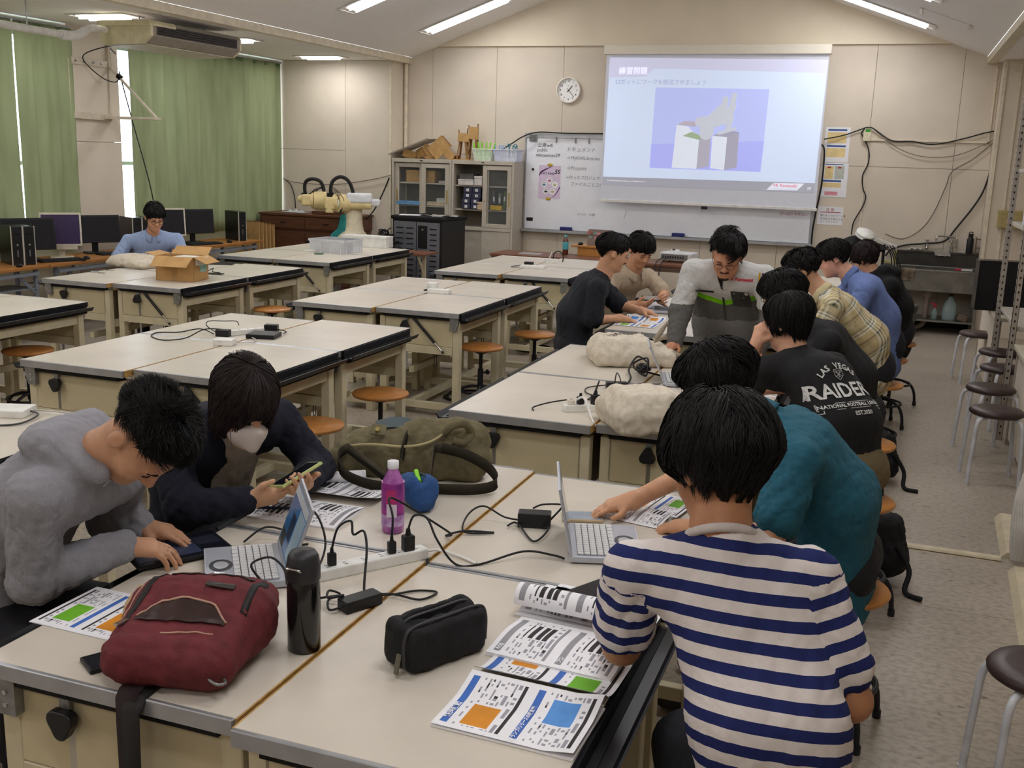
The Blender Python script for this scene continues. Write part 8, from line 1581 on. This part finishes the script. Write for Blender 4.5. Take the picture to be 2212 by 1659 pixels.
# hub block
strip('white power strip with small lit switch on the hub block', (-3.655, 5.17), (-3.49, 5.46), 6); slab('network_hub', 'flat black hub box on the hub block', 'hub', (-3.44, 5.24, TZ), .25, .17, .15, .026, M('hub_top', (60, 58, 60), .5)); cbox('small white box before the black hub', (-3.49, 4.92, TZ), (.11, .08, .035), white, .25, name='network_box'); brick('black wall charger lying beside the hub power strip', (-3.66, 5.15), .2, [[(-3.70, 5.14, TZ+.02), (-3.78, 5.16, TZ+.05), (-3.84, 5.26, TZ+.06), (-3.80, 5.36, TZ+.05), (-3.70, 5.34, TZ+.06), (-3.64, 5.28, TZ+.05)]], (.08, .05, .04)); brick('black charger plugged at the far end of the hub power strip', (-3.49, 5.40), .3, [[(-3.46, 5.42, TZ+.02), (-3.40, 5.42, TZ+.01), (-3.38, 5.36, TZ+.01)]], (.08, .05, .05))
wire('thin black cable loop trailing across the hub block', [(-3.72, 5.14, TZ+.01), (-3.86, 5.20, TZ+.02), (-3.95, 5.12, TZ+.004), (-4.05, 5.05, TZ+.004), (-4.0, 4.93, TZ+.004), (-3.86, 4.86, TZ+.004), (-3.74, 4.90, TZ+.02), (-3.72, 5.06, TZ+.05), (-3.66, 5.2, TZ+.03)], .0035); wire('thin grey lead from the white box to the hub', [(-3.43, 4.95, TZ+.015), (-3.38, 5.0, TZ+.01), (-3.40, 5.10, TZ+.006), (-3.46, 5.15, TZ+.01)], .003, greycable)
# other desks
t = thing('usb_charger', 'white charger with an upright plug on the otherwise bare block', 'adapter', (-3.42, 7.62, TZ), .1); MB().bb((-.03, -.05, 0), (.15, .03, .035)).build('body', white, t, bev=.005); MB().bb((-.06, .02, 0), (.02, .10, .075)).build('upright_plug', white, t, bev=.005); MB().tube([(-.03, -.02, .02), (-.06, -.03, .02), (-.05, .02, .02)], .006, 6).build('lead', cable, t)
# open cardboard box
bx = thing('cardboard_box', 'open brown cardboard box with flaps out on the window desks', 'box', (-5.53, 7.24, TZ), math.radians(8)); bw, bd_, bh = .34, .25, .20; ctn = M('box_kraft', (190, 150, 98), .85, var=.06, scale=12, bump=.1)
b = MB(); tk_ = .004
b.bb((-bw/2, -bd_/2, 0), (bw/2, bd_/2, tk_)); b.build('bottom', ctn, bx)
for nm, a_, c_ in (('front_wall', (-bw/2, -bd_/2, 0), (bw/2, -bd_/2+tk_, bh)), ('back_wall', (-bw/2, bd_/2-tk_, 0), (bw/2, bd_/2, bh)), ('side_wall', (-bw/2, -bd_/2, 0), (-bw/2+tk_, bd_/2, bh)), ('side_wall', (bw/2-tk_, -bd_/2, 0), (bw/2, bd_/2, bh))): MB().bb(a_, c_).build(nm, ctn, bx)
def flap(p, q_, out): p, q_, out = Vector(p), Vector(q_), Vector(out); e = (q_-p).normalized()*.01; b_ = MB(); b_.add([p, q_, q_-e+out, p+e+out], [(0, 1, 2, 3)]); o_ = b_.build('flap', ctn, bx); o_.modifiers.new('t', 'SOLIDIFY').thickness = .004
flap((-bw/2, -bd_/2, bh), (bw/2, -bd_/2, bh), (0, -.10, -.075)); flap((bw/2, -bd_/2, bh), (bw/2, bd_/2, bh), (.11, 0, -.05)); flap((bw/2, bd_/2, bh), (-bw/2, bd_/2, bh), (0, .09, .06)); flap((-bw/2, bd_/2, bh), (-bw/2, -bd_/2, bh), (-.10, 0, .02)); MB().bb((-.025, -bd_/2-.001, 0), (.025, -bd_/2, bh)).build('packing_tape', M('tape_tan', (172, 134, 84), .4), bx)
for k, c_ in enumerate(((190, 206, 214), (150, 196, 186), (226, 226, 222))): cbox(f'flat {["pale blue", "pale green", "white"][k]} package inside the open cardboard box', (-5.50+.02*k, 7.26, TZ+.01+.062*k), (.24, .16, .06), M(f'pack{k}', c_, .5))
for k, (x, y, lb) in enumerate(((-6.40, 7.22, 'silver key ring lying on the window desk near the tote'), (-6.46, 7.38, 'small keys lying nearer the canvas tote on the window desk'))):
    t = thing('keys', lb, 'keys', (x, y, TZ), .4*k); MB().tube([(.018*math.cos(a), .018*math.sin(a), .004) for a in np.linspace(0, 2*pi, 10, endpoint=False)], .002, 6, closed=True, sub=2).build('ring', chrome, t); MB().box((.05, 0, .004), (.07, .018, .005)).build('key', chrome, t, bev=.001); MB().box((-.04, .02, .006), (.06, .03, .01), (0, 0, .5)).build('fob', M(f'fob{k}', (150, 160, 170) if k == 0 else (90, 60, 60), .4), t, bev=.002)
wire('thin black cable beside the open cardboard box', [(-5.62, 7.66, TZ+.01), (-5.60, 7.74, TZ+.04), (-5.66, 7.85, TZ+.03), (-5.58, 7.72, TZ+.02), (-5.5, 7.72, TZ+.012)], .004)
# translucent crate
cr = thing('plastic_crate', 'translucent plastic crate on the desk before the robot', 'crate', (-5.72, 10.15, TZ), math.radians(-8)); crm = glass('crate_plastic', (232, 234, 238), .50, .35); crr = M('crate_rib', (222, 224, 228), .4, alpha=.92); cw_, cd_, ch_ = .46, .34, .145
for a_, c_ in (((-cw_/2, -cd_/2, 0), (cw_/2, -cd_/2+.004, ch_)), ((-cw_/2, cd_/2-.004, 0), (cw_/2, cd_/2, ch_)), ((-cw_/2, -cd_/2, 0), (-cw_/2+.004, cd_/2, ch_)), ((cw_/2-.004, -cd_/2, 0), (cw_/2, cd_/2, ch_)), ((-cw_/2, -cd_/2, 0), (cw_/2, cd_/2, .004))): MB().bb(a_, c_).build('wall', crm, cr)
for a_, c_ in (((-cw_/2-.008, -cd_/2-.008, ch_-.025), (cw_/2+.008, -cd_/2+.004, ch_)), ((-cw_/2-.008, cd_/2-.004, ch_-.025), (cw_/2+.008, cd_/2+.008, ch_)), ((-cw_/2-.008, -cd_/2, ch_-.025), (-cw_/2+.004, cd_/2, ch_)), ((cw_/2-.004, -cd_/2, ch_-.025), (cw_/2+.008, cd_/2, ch_))): MB().bb(a_, c_).build('rim', crr, cr)
for k in range(4):
    MB().bb((-cw_/2+.02+k*.135-.006, -cd_/2-.006, 0), (-cw_/2+.02+k*.135+.006, -cd_/2, ch_-.02)).build('rib', crr, cr)
    if k < 3: MB().bb((cw_/2, -cd_/2+.05+k*.12-.006, 0), (cw_/2+.006, -cd_/2+.05+k*.12+.006, ch_-.02)).build('rib', crr, cr)
for k in range(5): cbox(f'grey part pack inside the translucent crate, {["first", "second", "third", "fourth", "fifth"][k]} from the window end', (-5.88+.075*k, 10.13, TZ+.005), (.06, .2, .07+.012*(k % 3)), M(f'crpack{k % 3}', [(170, 172, 178), (120, 122, 130), (196, 198, 200)][k % 3], .6))
solo('white_remote', MB().box((-5.96, 10.0, TZ+.010), (.13, .04, .02), (0, 0, -.2)), white, 'small white remote lying left of the translucent crate', 'remote', bev=.006); solo('green_coaster', MB().lathe([(.05, 0), (.052, .004), (.05, .010), (.0001, .010)], (-5.74, 9.82, TZ), 20), M('coaster_green', (70, 110, 90), .5), 'round dark green disc in front of the translucent crate', 'coaster')
# router block
slab('network_router', 'white router with a black adapter in front of the cabinets', 'router', (-3.34, 9.86, TZ), .15, .24, .12, .028, white, white); brick('black adapter standing behind the white router', (-3.42, 9.98), .1, [[(-3.46, 9.96, TZ+.02), (-3.56, 9.90, TZ+.006), (-3.54, 9.80, TZ+.006), (-3.46, 9.80, TZ+.01)]], (.09, .06, .05)); t = thing('router_antenna', 'thin white antenna rod by the router', 'antenna', (-3.24, 9.96, TZ)); MB().cyl((0, 0, 0), (.05, .05, .16), .005, n=8).build('rod', white, t); MB().box((0, 0, .008), (.03, .03, .016)).build('base', white, t)
cbox('small white box at the far joint of the router block', (-3.36, 10.50, TZ), (.14, .07, .04), white, .3, name='network_box'); wire('black cable loop standing on the far router block', [(-3.34, 10.52, TZ+.03), (-3.33, 10.53, TZ+.10), (-3.28, 10.54, TZ+.12), (-3.24, 10.55, TZ+.08), (-3.24, 10.55, TZ+.01)], .006)
slab('network_hub', 'white hub box on the desk behind the hoodie', 'hub', (-3.34, 3.20, TZ), .35, .20, .13, .03, white, white); wire('grey cable from the white hub behind the hoodie', [(-3.25, 3.24, TZ+.015), (-3.19, 3.22, TZ+.01), (-3.16, 3.10, TZ+.006), (-3.22, 3.04, TZ+.004), (-3.32, 3.0, TZ+.004)], .004, M('cable_dkgrey', (70, 70, 72), .5)); wire('pale cable trailing behind the white hub', [(-3.25, 3.26, TZ+.015), (-3.10, 3.29, TZ+.012), (-2.98, 3.27, TZ+.004), (-2.93, 3.2, TZ+.004)], .004, greycable)
solo('tape_roll', MB().lathe([(.018, 0), (.032, 0), (.034, .004), (.034, .022), (.032, .026), (.018, .026), (.018, 0)], (-1.37, 7.30, TZ), 24), black, 'black tape roll beside the laptop of the beige shirted person', 'tape'); wire('black lead from the beige person\'s laptop to the tape roll', [(-1.46, 7.45, TZ+.01), (-1.42, 7.40, TZ+.006), (-1.38, 7.36, TZ+.006), (-1.34, 7.42, TZ+.004)], .004); wire('black cable loop standing at the far aisle block', [(-1.20, 10.1, TZ+.01), (-1.18, 10.12, TZ+.12), (-1.10, 10.14, TZ+.15), (-1.0, 10.14, TZ+.10), (-.96, 10.1, TZ+.01)], .006)
# loose cables on the floor under the desks
for k, (x, y) in enumerate(((-3.0, 7.4), (-2.9, 5.2), (-3.2, 9.6), (-.9, 7.2))): solo('floor_cable', MB().tube([(x+.16*math.cos(i*1.1)*(1+.2*math.sin(i*2.3)), y+.2*math.sin(i*1.1), .008+.003*(i % 3)) for i in range(16)], .008, 6), cable, f'coiled black cable on the floor under the {["bare", "hub", "router", "uniformed man"][k]} block', 'cable', 'coiled floor cables')
# rucksacks under the aisle desks
for k, (x, y, lb) in enumerate(((.06, 4.86, 'slack black rucksack on the floor beside the lettered shirt'), (.02, 6.45, 'black rucksack on the floor below the plaid shirt'))):
    t = thing('rucksack', lb, 'bag', (x, y, 0), .3*k, 'black rucksacks on the floor'); v, q = sdf_mesh([cone((-.06, 0, .11), (.06, 0, .12), .11, .10, .05), cone((-.05, 0, .22), (.05, .02, .24), .09, .08, .05)], .012); v[:, 2] = np.maximum(v[:, 2], .003); v = v+vnormals(v, q)*wrinkle(v, .012, .12, 300+k)[:, None]; v[:, 2] = np.maximum(v[:, 2], .003); mesh_obj('body', v, q, M('bag_black', (22, 21, 24), .8, bump=.4, bscale=30), t); MB().tube([(.1, -.08, .2), (.16, -.1, .1), (.15, -.16, .02), (.22, -.2, .012)], .012, 8).build('strap', blackm, t)
